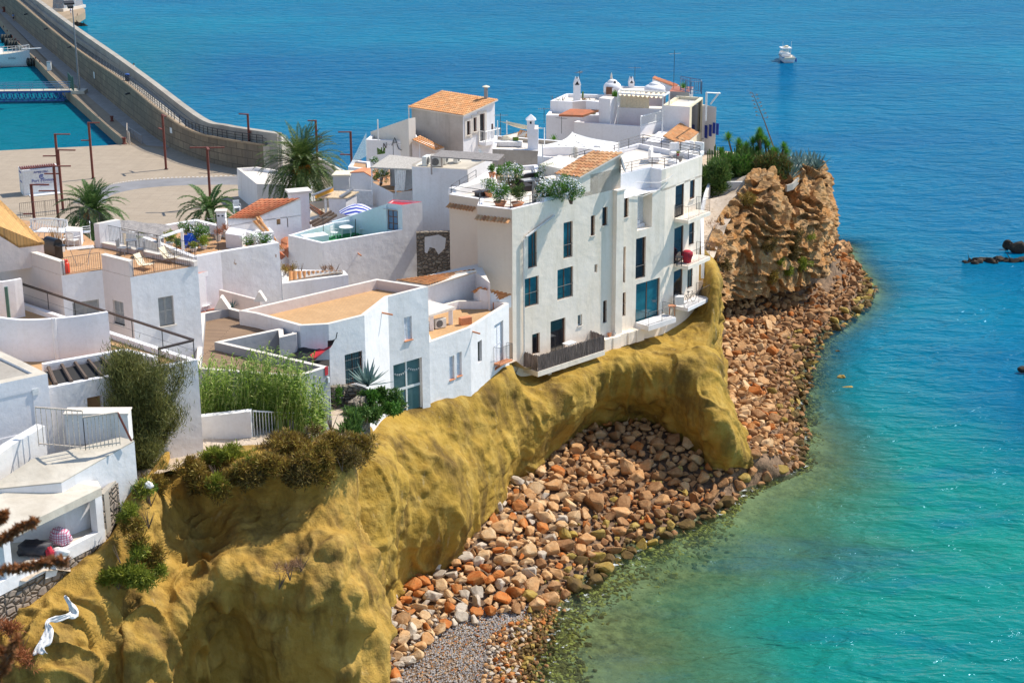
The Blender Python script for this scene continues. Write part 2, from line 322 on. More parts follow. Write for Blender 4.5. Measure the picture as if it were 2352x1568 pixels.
class House:
    def __init__(s,name,loc,label,cat='house',group=None):
        s.root=thing(name,loc,label,cat,group);s.w=MB();s.wm=[];s.r=MB();s.rm=[];s.t=MB();s.tm=[];s.mods=[]
    def mi(s,lst,m):
        if m not in lst:lst.append(m)
        return lst.index(m)
    def tiles(s,el,er,rr,rl,mat='roof_tile',pitch=.26,row=.42,under=True,th=.1):
        tile_quad(s.t,el,er,rr,rl,pitch,row,s.mi(s.tm,mat))
        if under:slab(s.w,[Vector(q)-Vector((0,0,.02))for q in(el,er,rr,rl)],th,s.mi(s.wm,'coping'))
    def block(s,pts,z1,z0,par=0,t=.28,wall='white_plaster',roof='coping',wins=None,top=None,inner=None,edges=None,rim=None):
        xy=[]
        for p in pts:
            if isinstance(p,Vector):xy.append((p.x,p.y))
            else:
                q=P(p[0],p[1],p[2],p[3]if len(p)>3 else z1);xy.append((q.x,q.y))
        if area(xy)<0:print('WARN clockwise block',s.root.name,z1)
        n=len(xy);wi=s.mi(s.wm,wall);wins=wins or{}
        top_i=s.mi(s.wm,top or wall)
        for i in range(n):
            A=V(*xy[i]);B=V(*xy[(i+1)%n]);wi2=s.mi(s.wm,edges[i])if edges and i in edges else wi
            if i in wins:s.facade(A,B,z0,z1,wins[i],wi2)
            else:s.w.quad((A.x,A.y,z0),(B.x,B.y,z0),(B.x,B.y,z1),(A.x,A.y,z1),wi2)
        if par>0:
            inn=offset(xy,t)
            if rim is None:out2=xy
            for i in range(n):
                j=(i+1)%n
                s.w.quad((*xy[i],z1),(*xy[j],z1),(*inn[j],z1),(*inn[i],z1),top_i)
                s.w.quad((*inn[j],z1-par),(*inn[i],z1-par),(*inn[i],z1),(*inn[j],z1),s.mi(s.wm,inner or wall))
            s.r.ngon([(*q,z1-par)for q in inn],s.mi(s.rm,roof));s.inn=inn
        else:s.r.ngon([(*q,z1)for q in xy],s.mi(s.rm,roof))
        return[V(*q,z1)for q in xy]
    def facade(s,A,B,z0,z1,wins,wi):
        L=(B-A).length;d=(B-A)/L;nn=Vector((d.y,-d.x,0));holes=[]
        for wn in wins:
            n_,x0,y0,x1,y1,kind=wn[:6];dep=wn[6]if len(wn)>6 else(.9 if kind=='loggia' else .2)
            p=PW(n_,x0,y0,A,B);q=PW(n_,x1,y1,A,B)
            u0=max(.02,(p-A).dot(d));u1=min(L-.02,(q-A).dot(d));v1=min(z1-.02,p.z);v0=max(z0+.02,q.z)
            if u1-u0<.05 or v1-v0<.05:print('WARN window lost',s.root.name,wn,round(u0,2),round(u1,2),round(v0,2),round(v1,2),round(L,2));continue
            holes.append((u0,u1,v0,v1,kind,dep))
        us=sorted({0,L}|{h[0]for h in holes}|{h[1]for h in holes});vs=sorted({z0,z1}|{h[2]for h in holes}|{h[3]for h in holes})
        pt=lambda u,v,k=0:A+d*u+nn*(-k)+Vector((0,0,v))
        for i in range(len(us)-1):
            for j in range(len(vs)-1):
                cu=(us[i]+us[i+1])/2;cv=(vs[j]+vs[j+1])/2
                if any(h[0]<cu<h[1]and h[2]<cv<h[3]for h in holes):continue
                s.w.quad(pt(us[i],vs[j]),pt(us[i+1],vs[j]),pt(us[i+1],vs[j+1]),pt(us[i],vs[j+1]),wi)
        for(u0,u1,v0,v1,kind,k)in holes:
            s.w.quad(pt(u0,v0),pt(u1,v0),pt(u1,v0,k),pt(u0,v0,k),wi);s.w.quad(pt(u1,v1),pt(u0,v1),pt(u0,v1,k),pt(u1,v1,k),wi)
            s.w.quad(pt(u0,v1),pt(u0,v0),pt(u0,v0,k),pt(u0,v1,k),wi);s.w.quad(pt(u1,v0),pt(u1,v1),pt(u1,v1,k),pt(u1,v0,k),wi)
            window(s.root,pt(u0,v0,k),d,u1-u0,v1-v0,kind,nn)
    def done(s):
        if s.w.f:s.wall=s.w.build('wall',s.wm,s.root)
        if s.r.f:s.r.build('roof',s.rm,s.root)
        if s.t.f:s.t.build('tiled_roof',s.tm,s.root)
        for f in s.wall.data.polygons:pass
        return s.root
def rect(mb,o,d,n,u0,u1,v0,v1,k0,k1,mi=0):
    z=Vector((0,0,1));c=lambda u,v,k:o+d*u+z*v+n*k
    lo=[c(u0,v0,k1),c(u1,v0,k1),c(u1,v0,k0),c(u0,v0,k0)];hi=[c(u0,v1,k1),c(u1,v1,k1),c(u1,v1,k0),c(u0,v1,k0)]
    mb.hexa(lo,hi,mi)
def window(root,o,d,w,h,kind,n):
    fr=MB();pn=MB();f=.055
    K={'brown':('brown_frame','teal_glass','window'),'brown2':('brown_frame','teal_glass','window'),'door':('brown_frame','dark_glass','door'),'dark':('brown_frame','dark_glass','window'),'slide':('brown_frame','teal_glass','sliding_door'),
         'white':('white_metal','grey_glass','window'),'grid':('white_metal','grey_glass','window'),'barred':('brown_frame','grey_glass','window'),'shutter':('grey_shutter','grey_shutter','shuttered_window'),'wshutter':('white_shutter','white_shutter','shuttered_window'),
         'blue':('navy_paint','dark_glass','window'),'hole':('coping','painted_dark_interior','opening'),'loggia':('coping','interior_white','loggia'),'panel':('clean_white','clean_white','door'),'black':('dark_iron','dark_glass','window'),'plank':('wood','wood','door'),'lilac':('door_lilac','door_lilac','door'),'gdoor':('brown_frame','slate_blue','door')}
    fm,pm,nm=K[kind]
    if kind in('hole','loggia'):
        ob=MB();
        ob.quad(o,o+d*w,o+d*w+Vector((0,0,h)),o+Vector((0,0,h)))
        if kind=='loggia':
            for i in range(3):rect(ob,o,d,n,.05,w*(.9-.25*i),0,.25+.28*i,.01,.35-.1*i)
        ob.build(nm,pm,root);return
    if kind in('shutter','wshutter'):
        nl=2 if w>.55 else 1
        for i in range(nl):
            a=w*i/nl;b=w*(i+1)/nl-(.015 if nl>1 else 0);rect(fr,o,d,n,a,a+.05,0,h,.02,.07);rect(fr,o,d,n,b-.05,b,0,h,.02,.07)
            for v in(0,h/2-.03,h-.06):rect(fr,o,d,n,a+.05,b-.05,v,v+.06,.02,.068)
            nsl=max(6,int(h/.075))
            for q in range(nsl):
                v=.06+(h-.12)*q/nsl
                c=lambda u,vv,k:o+d*u+Vector((0,0,vv))+n*k
                pn.quad(c(a+.05,v,.06),c(b-.05,v,.06),c(b-.05,v+.055,.025),c(a+.05,v+.055,.025))
        pn.quad(o+n*.01,o+d*w+n*.01,o+d*w+Vector((0,0,h))+n*.01,o+Vector((0,0,h))+n*.01)
        fo=fr.build(nm,fm,root);pn.build('louvres',pm,child(root,fo));
        if kind=='shutter':sl_=MB();rect(sl_,o,d,n,-.06,w+.06,-.06,0,-.1,.29);sl_.build('sill','coping',root)
        else:sl_=MB();rect(sl_,o,d,n,-.03,w+.03,-.05,.001,-.1,.27);sl_.build('sill','terracotta',root)
        return
    rect(fr,o,d,n,0,f,0,h,.0,.06);rect(fr,o,d,n,w-f,w,0,h,.0,.06);rect(fr,o,d,n,f,w-f,h-f,h,.0,.058);rect(fr,o,d,n,f,w-f,0,f,.0,.058)
    if kind in('brown','slide','barred','gdoor')and w>.6:rect(fr,o,d,n,w/2-f/2,w/2+f/2,f,h-f,.003,.055)
    if kind=='brown2':rect(fr,o,d,n,w*.62,w*.62+f,f,h-f,.003,.055)
    if kind=='grid':rect(fr,o,d,n,w/2-.06,w/2+.06,f,h-f,.003,.055);rect(fr,o,d,n,f,w-f,h/2-.09,h/2+.07,.004,.057)
    if kind=='gdoor':
        for q in(1,2):rect(fr,o,d,n,f,w-f,h*q/3-.025,h*q/3+.025,.004,.052)
    if kind=='panel' or kind in('plank','lilac'):rect(fr,o,d,n,f,w-f,f,h-f,.0,.03)
    fo=fr.build(nm,fm,root)
    if kind not in('panel','plank','lilac'):
        pn.quad(o+n*.02+d*f+V(0,0,f),o+d*(w-f)+n*.02+V(0,0,f),o+d*(w-f)+n*.02+V(0,0,h-f),o+n*.02+d*f+V(0,0,h-f));pn.build('pane',pm,child(root,fo))
    if kind=='barred':
        g=MB()
        for i in range(8):x=w*(i+.5)/8;g.tube([o+d*x+n*.17,o+d*x+n*.17+V(0,0,h)],.014,4)
        for v in(.2,.5,.8):g.tube([o+n*.17+V(0,0,h*v),o+d*w+n*.17+V(0,0,h*v)],.012,4)
        g.build('window_bars','dark_iron',root)
    if kind in('brown','brown2','dark')and h>1.7:
        g=MB()
        for v in(.08,1.0):g.tube([o+n*.16+V(0,0,v),o+d*w+n*.16+V(0,0,v)],.016,4)
        for i in range(int(w/.12)):x=.06+.12*i;g.tube([o+d*x+n*.16+V(0,0,.08),o+d*x+n*.16+V(0,0,1.0)],.009,3)
        g.build('railing','dark_iron',root)
    elif kind in('brown','brown2','white','dark','slide','grid')and w>.3:s_=MB();rect(s_,o,d,n,-.05,w+.05,-.07,.0,.03,.27);s_.build('sill','coping',root)
def child(root,o):
    o['_o']=root['_o'];return o
def railing(parent,pts,h=.95,gap=.12,mat='dark_iron',r=.014,rails=(1.0,.08),post=1.5,name='railing',bars=True,barr=.008,topr=None):
    mb=MB()
    for a,b in zip(pts[:-1],pts[1:]):
        a=Vector(a);b=Vector(b);L=(b-a).length;n_=max(1,round(L/post))
        for k in range(n_+1):p=a.lerp(b,k/n_);mb.tube([p,p+V(0,0,h)],r,4)
        for q in rails:mb.tube([a+V(0,0,h*q),b+V(0,0,h*q)],(topr or r)if q==1.0 else r*.8,4)
        if bars:
            m_=int(L/gap)
            for k in range(1,m_):p=a.lerp(b,k/m_);mb.tube([p+V(0,0,h*min(rails)),p+V(0,0,h)],barr,3)
    if parent is None:return mb
    return mb.build(name,mat,parent)
def wallstrip(mb,pts,z0,z1,th=.25,mi=0):
    pts=[V(p[0],p[1])for p in pts];L=[];Rr=[]
    for i,p in enumerate(pts):
        a=pts[max(0,i-1)];b=pts[min(len(pts)-1,i+1)];d=(b-a).normalized();n=V(-d.y,d.x)*th/2;L.append(p+n);Rr.append(p-n)
    z1s=z1 if isinstance(z1,(list,tuple))else[z1]*len(pts);z0s=z0 if isinstance(z0,(list,tuple))else[z0]*len(pts)
    for i in range(len(pts)-1):
        j=i+1
        lo=[V(Rr[i].x,Rr[i].y,z0s[i]),V(Rr[j].x,Rr[j].y,z0s[j]),V(L[j].x,L[j].y,z0s[j]),V(L[i].x,L[i].y,z0s[i])]
        hi=[V(Rr[i].x,Rr[i].y,z1s[i]),V(Rr[j].x,Rr[j].y,z1s[j]),V(L[j].x,L[j].y,z1s[j]),V(L[i].x,L[i].y,z1s[i])]
        n=4;fs=[(0,1,5,4),(2,3,7,6),(4,5,6,7)]
        if i==0:fs.append((3,0,4,7))
        if j==len(pts)-1:fs.append((1,2,6,5))
        mb.add(lo+hi,fs,mi)
def seglen(pts):return sum((Vector(b)-Vector(a)).length for a,b in zip(pts[:-1],pts[1:]))
def uv_along(o,pts_u):
    me=o.data;uv=me.uv_layers.new(name='UVMap')
    for lp in me.loops:uv.data[lp.index].uv=pts_u[lp.vertex_index]
# ---------------------------------------------------------------- SEA, seabed, shore, cliffs, terrain
SH=[
 ((1930,560),5,(1945,560)),((1905,585),5,(1950,590)),((1880,600),4.5,(1990,640)),((1800,635),4,(2003,665)),((1730,650),4,(1985,700)),((1672,655),4,(1940,737)),((1645,700),3.5,(1880,778)),((1636,760),3.2,(1862,830)),
 ((1628,830),3,(1850,880)),((1650,900),3,(1835,945)),((1685,980),3,(1850,1000)),((1712,1030),2.6,(1835,1075)),((1700,1055),2.0,(1765,1102)),((1662,1035),2.6,(1700,1130)),((1600,990),3,(1665,1168)),
 ((1500,960),3.4,(1600,1192)),((1400,965),3.4,(1520,1232)),((1330,980),3.3,(1440,1265)),((1240,1070),3.2,(1390,1302)),((1165,1140),3,(1335,1345)),((1130,1235),2.6,(1290,1385)),((1040,1280),2.4,(1268,1440)),
 ((950,1310),2.3,(1250,1480)),((870,1350),2.2,(1235,1530)),((850,1450),2.1,(1228,1575)),((840,1570),2,(1215,1650)),((820,1750),2,(1200,1760)),((800,1900),2,(1200,1900)),((760,2300),2,(1200,2300)),((700,2900),2,(1200,2900))]
SHI=[P(0,a[0],a[1],z)for a,z,b in SH];SHO=[P(0,b[0],b[1],0)for a,z,b in SH]
SO=np.array([[p.x,p.y]for p in SHO]);SI=np.array([[p.x,p.y]for p in SHI])
def polydist(Q,A):
    best=np.full(len(Q),1e9)
    for i in range(len(A)-1):
        a=A[i];d=A[i+1]-a;L=(d@d);t=np.clip(((Q-a)@d)/L,0,1);best=np.minimum(best,np.hypot(*(Q-a-t[:,None]*d).T))
    return best
def inpoly(Q,A):
    c=np.zeros(len(Q),bool);j=len(A)-1
    for i in range(len(A)):
        xi,yi=A[i];xj,yj=A[j];m_=((yi>Q[:,1])!=(yj>Q[:,1]));xx=(xj-xi)*(Q[:,1]-yi)/((yj-yi)if yj!=yi else 1e-9)+xi
        c^=m_&(Q[:,0]<xx);j=i
    return c
def lines(stops):return np.concatenate([np.arange(a,b,s)for a,b,s in stops])
xs=np.concatenate([[-6000,-2000,-800,-300],lines([(-160,-60,8),(-60,80,1.6),(80,200,6)]),[220,300,500,1000,2500,6000]])
ys=np.concatenate([[-500,0,40],lines([(60,200,1.6),(200,500,10)]),[520,700,1000,1600,2600,4500,8500]])
X,Y=np.meshgrid(xs,ys);Q=np.stack([X.ravel(),Y.ravel()],1);dist=polydist(Q,SO)
land=inpoly(Q,np.concatenate([SO,[[-60,40],[-60,200],[10,220]]]));sd=np.where(land,-dist,dist)
me=bpy.data.meshes.new('sea');nx=len(xs);ny=len(ys)
me.from_pydata([(x,y,0)for x,y in Q],[],[(j*nx+i,j*nx+i+1,(j+1)*nx+i+1,(j+1)*nx+i)for j in range(ny-1)for i in range(nx-1)])
at=me.attributes.new('shore','FLOAT','POINT');at.data.foreach_set('value',sd)
m=N('sea_water');a_=m.n('ShaderNodeAttribute',attribute_name='shore').outputs['Fac'];g=m.coord('World')
sx=m.n('ShaderNodeSeparateXYZ');m.l(m.n('ShaderNodeNewGeometry').outputs['Position'],sx.inputs[0])
ye=m.n('ShaderNodeMapRange');m.l(sx.outputs[1],ye.inputs['Value']);ye.inputs['From Min'].default_value=106;ye.inputs['From Max'].default_value=142;ye.inputs['To Min'].default_value=1;ye.inputs['To Max'].default_value=3.6;a_=m.math('MULTIPLY',a_,ye.outputs[0])
wob=m.math('MULTIPLY',m.math('SUBTRACT',m.noise(m.coord('World',(.03,.06,1)),1.0,4),.5),26.0);dd=m.math('ADD',a_,wob)
near=m.ramp(m.math('DIVIDE',dd,60.0),[(0,(.12,.12,.05)),(.10,(.07,.17,.09)),(.26,(.008,.20,.155)),(.6,(.003,.155,.17)),(1,(.002,.10,.20))])
yf=m.math('DIVIDE',m.math('SUBTRACT',sx.outputs[1],115.0),150.0)
deep=m.mix(m.ramp(m.noise(m.coord('World',(.006,.018,1)),1.0,4),[(.35,0.0),(.65,1.0)]),(.001,.09,.215),(.001,.155,.265))
col=m.mix(m.ramp(yf,[(0,0.0),(.25,.8),(1,1.0)]),near,deep)
patch=m.ramp(m.noise(m.coord('World',(.055,.11,1)),1.0,5,.6),[(.50,0.0),(.64,.5)])
col=m.mix(patch,col,(.004,.10,.20))
hx=m.ramp(m.math('DIVIDE',m.math('ADD',sx.outputs[0],130.0),60.0),[(0,1.0),(1,0.0)])
harb=m.math('MULTIPLY',m.ramp(m.math('DIVIDE',m.math('ADD',sx.outputs[0],70.0),20.0),[(0,1.0),(1,0.0)]),m.ramp(m.math('DIVIDE',m.math('SUBTRACT',sx.outputs[1],300.0),100.0),[(0,1.0),(1,0.0)]))
col=m.mix(m.math('MULTIPLY',harb,.75),col,(.004,.15,.17))
m.out(col,.5,0,0);m.b.inputs['IOR'].default_value=1.33
w1=m.noise(m.coord('World',(.20,.42,1),(0,0,R(12))),1.0,3,.5,.6);w2=m.noise(m.coord('World',(.9,2.0,1),(0,0,R(-10))),1.0,3,.55,.3);w3=m.noise(m.coord('World',(.05,.12,1),(0,0,R(20))),1.0,3)
b1=m.bump(w3,.3,1.2);b1=m.bump(w1,1.0,.8,b1);bN=m.bump(w2,1.0,.22,b1)
fz=m.n('ShaderNodeFresnel');fz.inputs[0].default_value=1.33;m.l(bN,fz.inputs['Normal']);gl=m.n('ShaderNodeBsdfGlossy');gl.inputs['Color'].default_value=(.36,.62,.86,1);gl.inputs['Roughness'].default_value=.12;m.l(bN,gl.inputs['Normal'])
wm_=m.n('ShaderNodeMixShader');m.l(m.math('MULTIPLY',fz.outputs[0],.42),wm_.inputs[0]);m.l(m.b.outputs[0],wm_.inputs[1]);m.l(gl.outputs[0],wm_.inputs[2])
tr=m.n('ShaderNodeBsdfTransparent');tr.inputs[0].default_value=(.72,.93,.86,1);mx=m.n('ShaderNodeMixShader')
fac=m.ramp(m.math('DIVIDE',m.math('ADD',a_,m.math('MULTIPLY',wob,.12)),26.0),[(0,.92),(.08,.82),(.22,.52),(.45,.18),(.75,0.0)])
m.l(fac,mx.inputs[0]);m.l(wm_.outputs[0],mx.inputs[1]);m.l(tr.outputs[0],mx.inputs[2])
foam=m.ramp(m.math('ADD',m.noise(m.coord('World',(1.1,1.1,1)),1.0,6,.72),m.math('MULTIPLY',m.math('ABSOLUTE',a_),-.05)),[(.55,0.0),(.62,.8)])
fd=m.n('ShaderNodeBsdfDiffuse');fd.inputs[0].default_value=(.8,.85,.85,1);m2=m.n('ShaderNodeMixShader');m.l(m.math('MULTIPLY',foam,m.ramp(m.math('ABSOLUTE',a_),[(0,1.0),(1,1.0)])),m2.inputs[0]);m.l(mx.outputs[0],m2.inputs[1]);m.l(fd.outputs[0],m2.inputs[2])
m.l(m2.outputs[0],m.t.nodes['Material Output'].inputs[0])
me.materials.append(M['sea_water']);o=bpy.data.objects.new('sea',me);COL.objects.link(o);o['kind']='structure'
def outward(i):
    a=SO[max(0,i-1)];b=SO[min(len(SO)-1,i+1)];d=b-a;n=np.array([-d[1],d[0]]);n/=np.linalg.norm(n);return n if n[0]>0 or True else-n
mb=MB();rows=[]
m=N('seabed_rock');co=m.coord('World');c=m.mix(m.ramp(m.noise(co,1.1,6,.7),[(.38,0.0),(.62,1.0)]),(.07,.06,.025),(.34,.27,.12));c=m.mix(m.ramp(m.noise(co,.13,3),[(.45,0.0),(.65,.7)]),c,(.36,.31,.18));m.out(c,.95);m.bump(m.noise(co,1.5,5),1,.2)
Qs=np.stack([g_.ravel()for g_ in np.meshgrid(np.arange(-20,75,1.5),np.arange(66,200,1.5))],1);ds=polydist(Qs,SO);ld=inpoly(Qs,np.concatenate([SO,[[-60,40],[-60,200],[10,220]]]))
nxs=len(np.arange(-20,75,1.5));nys=len(np.arange(66,200,1.5))
zz=np.where(ld,-.35,-.3-ds*.16)+np.array([.25*mn.noise(Vector((x*.5,y*.5,3)))for x,y in Qs])
mb.add([(x,y,z)for(x,y),z in zip(Qs,zz)],[(j*nxs+i,j*nxs+i+1,(j+1)*nxs+i+1,(j+1)*nxs+i)for j in range(nys-1)for i in range(nxs-1)])
mb.build('seabed','seabed_rock',smooth=True,kind='structure')
def catmull(A,n):
    A=np.asarray(A,float);k=len(A);t=np.linspace(0,k-1,n);i=np.minimum(t.astype(int),k-2);f=(t-i).reshape((-1,)+(1,)*(A.ndim-1))
    p0=A[np.maximum(i-1,0)];p1=A[i];p2=A[i+1];p3=A[np.minimum(i+2,k-1)]
    return .5*(2*p1+(p2-p0)*f+(2*p0-5*p1+4*p2-p3)*f**2+(3*p1-p0-3*p2+p3)*f**3)
def sheet(cols,nu,nv,disp,name,mat,kind='structure',flip=False):
    G=catmull(np.array([catmull(np.array([list(p)for p in c]),nv)for c in cols]),nu)
    du=np.gradient(G,axis=0);dv=np.gradient(G,axis=1);Nn=np.cross(du,dv);Nn/=np.linalg.norm(Nn,axis=2,keepdims=True)+1e-9
    if flip:Nn=-Nn
    D=np.array([[disp(Vector(G[i,j]),i/(nu-1),j/(nv-1))for j in range(nv)]for i in range(nu)]);G=G+Nn*D[...,None]
    mb=MB();mb.add([tuple(q)for q in G.reshape(-1,3)],[((i)*nv+j,(i+1)*nv+j,(i+1)*nv+j+1,i*nv+j+1)if not flip else(i*nv+j+1,(i+1)*nv+j+1,(i+1)*nv+j,i*nv+j)for i in range(nu-1)for j in range(nv-1)])
    o=mb.build(name,mat,smooth=True,kind=kind);return o,G
m=N('rubble_ground');co=m.coord('World');c=m.mix(m.ramp(m.noise(co,2.5,6,.7),[(.35,0.0),(.65,1.0)]),(.10,.06,.035),(.30,.19,.11));m.out(c,.95);m.bump(m.noise(co,3,6,.7),1,.15)
def lumpy(a1,a2,a3):
    def f(p,u,v):return a1*mn.noise(p*.22)+a2*mn.noise(p*.7)+a3*mn.noise(p*2.2)
    return f
def bedz(p):return p-V(0,0,.25)
sheet([[bedz(a+(a-b)*.25+V(0,0,.2)),bedz(a),bedz(a.lerp(b,.5)+V(0,0,.15)),bedz(b),b+(b-a)*.3-V(0,0,1.2)]for a,b in zip(SHI,SHO)],160,40,lumpy(0,.15,.1),'shore_ground','rubble_ground')
def rock(name,c1,c2,c3,dark,white=0,sc=1.0,fine=1.0,strata=0):
    m=N(name);co=m.coord('World');n1=m.noise(co,.25*sc,5,.6);c=m.mix(m.ramp(n1,[(.35,0.0),(.65,1.0)]),c1,c2)
    c=m.mix(m.ramp(m.noise(co,.9*sc,6,.65),[(.45,0.0),(.75,.8)]),c,c3)
    c=m.mix(m.ramp(m.noise(m.coord('World',(.5*sc,.5*sc,.17*sc),(R(8),R(22),0)),1,8,.66),[(.47,0.0),(.64,.8)]),c,dark)
    if white:c=m.mix(m.ramp(m.noise(m.coord('World',(1.6,1.6,.3)),1.0,6,.7),[(.62,0.0),(.74,white)]),c,(.62,.52,.36))
    m.out(c,.92,0,.2);b1=m.bump(m.noise(co,1.6*sc,6,.62),.55*fine,.25);b1=m.bump(m.noise(co,9*sc,4,.7),.6*fine,.05,b1);m.bump(m.noise(co,30,2),.5,.02,b1)
rock('ochre_cliff',(.42,.262,.045),(.29,.175,.028),(.50,.34,.09),(.085,.05,.016),.35,1.0,1.3)
rock('ochre_bluff',(.47,.285,.06),(.35,.205,.038),(.54,.355,.10),(.13,.075,.022),.25,1.2,1.3)
rock('crag_rock',(.46,.28,.12),(.44,.19,.05),(.56,.41,.24),(.12,.07,.035),.3,1.3,1.5)
def D(x,y,Yd):return PY(0,x,y,Yd)
def Z(x,y,z):return P(0,x,y,z)
MC=[
 [Z(905,955,12.2)+V(-6,5,0),Z(850,985,12),D(795,1060,93),D(790,1160,91.5),D(790,1270,90),D(800,1380,88.5),D(815,1480,87.5)],
 [Z(905,955,12.2)+V(-2,3,0),Z(893,985,11.9),D(890,1060,94.5),D(880,1160,92.5),D(872,1270,91.5),D(872,1350,92),D(880,1400,92)],
 [Z(920,945,12.2)+V(0,2,0),Z(928,962,11.8),D(935,1040,98),D(925,1140,96),D(915,1250,95.3),D(930,1330,96.5),D(950,1370,97)],
 [Z(985,918,12.0)+V(0,2,0),Z(992,935,11.7),D(1010,1020,101.3),D(1020,1120,99.6),D(1025,1210,99),D(1030,1285,100),D(1040,1320,101)],
 [Z(1080,873,11.8)+V(0,2,0),Z(1090,892,11.4),D(1110,990,106),D(1125,1080,104.5),D(1125,1170,104),D(1115,1250,105),D(1120,1290,105.6)],
 [Z(1160,835,11.8)+V(0,2,0),Z(1175,850,11.3),D(1195,930,111),D(1195,1010,109.8),D(1180,1080,109.6),D(1165,1140,110),D(1160,1190,110)],
 [Z(1195,855,10)+V(0,2,.2),Z(1215,870,9.8),D(1255,930,113),D(1255,990,112.3),D(1240,1050,112.7),D(1235,1085,114),D(1235,1120,115)],
 [Z(1340,800,10.2)+V(0,2,.2),Z(1345,815,10),D(1370,870,118),D(1370,920,118.5),D(1345,960,119.5),D(1335,990,120.5),D(1335,1020,121)],
 [Z(1380,775,10.3)+V(0,2,.2),Z(1410,785,10),D(1440,850,120),D(1450,910,120.5),D(1440,950,122.5),D(1430,985,123.5),D(1430,1010,124)],
 [Z(1460,745,10.3)+V(0,2,.2),Z(1500,770,9.6),D(1525,840,120.5),D(1535,900,119.5),D(1520,950,121.5),D(1510,985,123),D(1500,1010,123)],
 [Z(1535,720,10.3)+V(0,2,.2),Z(1570,755,9.4),D(1590,830,120.5),D(1600,900,118),D(1615,970,116.5),D(1625,1030,117.5),D(1625,1060,118)],
 [Z(1575,700,10.4)+V(0,2,.2),Z(1610,735,9.8),D(1620,820,122),D(1635,890,118.5),D(1665,970,116.3),D(1690,1035,116.3),D(1695,1070,117)],
 [Z(1606,660,11.5)+V(0,2,.2),Z(1628,700,10.6),D(1632,790,125.5),D(1640,880,121.5),D(1672,960,119),D(1706,1030,118.6),D(1712,1065,119)],
 [Z(1612,610,12.6)+V(0,2,.2),Z(1643,640,12.2),D(1642,720,131),D(1632,810,129),D(1640,880,126),D(1655,930,125.5),D(1665,960,126)],
 [Z(1612,590,12.8)+V(0,3,.2),Z(1645,605,12.6),D(1650,640,139),D(1650,680,140),D(1652,700,141),D(1655,720,142),D(1655,740,142)]]
for k_,c_ in enumerate(MC):
    if 2<=k_<=12:
        dz_=.45 if k_<6 else 1.0
        c_[0]=c_[0]-V(0,0,dz_);c_[1]=c_[1]-V(0,0,dz_)
def shot(p,u,v):
    w_=mn.noise(p*.2)*1.5;q=Vector((p.x+w_,p.y-w_,p.z*.38+w_));a=mn.noise(q*.22)*.9
    r_=abs(mn.noise(Vector((p.x*.42+p.z*.12,p.y*.42,p.z*.12+5))));a+=-.22*max(0,.12-r_)/.12+.1
    h_=mn.noise(p*.55+Vector((3,1,7)));h2=mn.noise(p*1.25+Vector((8,3,1)));a+=-.8*max(0,h_-.2)-.45*max(0,h2-.22)+.13*mn.noise(p*.8)+.04*mn.noise(p*1.9)+.035*mn.noise(p*4)+.02*mn.noise(p*9)
    k=min(1,max(0,v-.06)*3.6);return a*(k*.97+.03)-.15
sheet(MC,420,170,shot,'cliff','ochre_cliff')
BL=[
 [D(-260,1250,70),D(-260,1330,69),D(-260,1430,67),D(-260,1520,66),D(-260,1620,65),D(-260,1750,65)],
 [D(-60,1340,69.5),D(-60,1400,68.5),D(-60,1460,67.3),D(-60,1530,66),D(-60,1620,65),D(-60,1750,65)],
 [D(90,1330,70.5),D(95,1375,69.5),D(95,1430,68.3),D(100,1500,67),D(105,1570,66),D(110,1700,66)],
 [D(215,1280,72),D(220,1330,71),D(215,1400,70),D(205,1480,68.8),D(200,1560,68),D(200,1700,68)],
 [D(300,1150,75),D(300,1230,73.5),D(290,1330,72),D(275,1430,71),D(265,1520,70),D(262,1700,70)],
 [D(350,1090,77.5),D(360,1170,76),D(348,1280,73.5),D(335,1400,71.5),D(320,1500,70),D(315,1700,69.5)],
 [D(375,1110,79),D(400,1180,78.6),D(395,1290,75.3),D(385,1400,72.5),D(375,1490,71.5),D(372,1700,71)],
 [D(430,1100,79),D(450,1190,79.2),D(450,1290,76),D(445,1370,73.6),D(420,1470,74.2),D(410,1700,75)],
 [D(520,1075,78),D(530,1160,79.2),D(535,1260,76.2),D(530,1340,74.2),D(520,1450,75.6),D(510,1700,77)],
 [D(610,1070,78),D(620,1150,79),D(625,1240,76.6),D(625,1330,74.2),D(630,1430,74.6),D(620,1700,77)],
 [D(690,1065,78.5),D(700,1130,78.6),D(710,1210,77),D(715,1310,74.3),D(725,1420,74),D(720,1700,75)],
 [D(755,1060,79.5),D(768,1120,79),D(775,1200,78),D(785,1290,75.6),D(800,1400,74.6),D(805,1700,74)],
 [D(790,1060,82),D(805,1130,81.5),D(815,1200,81),D(835,1290,79),D(868,1400,77),D(880,1700,75.5)],
 [D(800,1030,86),D(818,1110,86),D(822,1190,85),D(836,1280,83),D(872,1400,80.5),D(890,1700,79)],
 [D(792,1000,90),D(808,1080,90),D(813,1180,89),D(828,1270,87.5),D(862,1400,85.5),D(882,1700,84)],
 [D(850,985,97),D(850,1080,96),D(850,1180,94.5),D(850,1270,92.5),D(860,1400,90),D(870,1700,87)]]
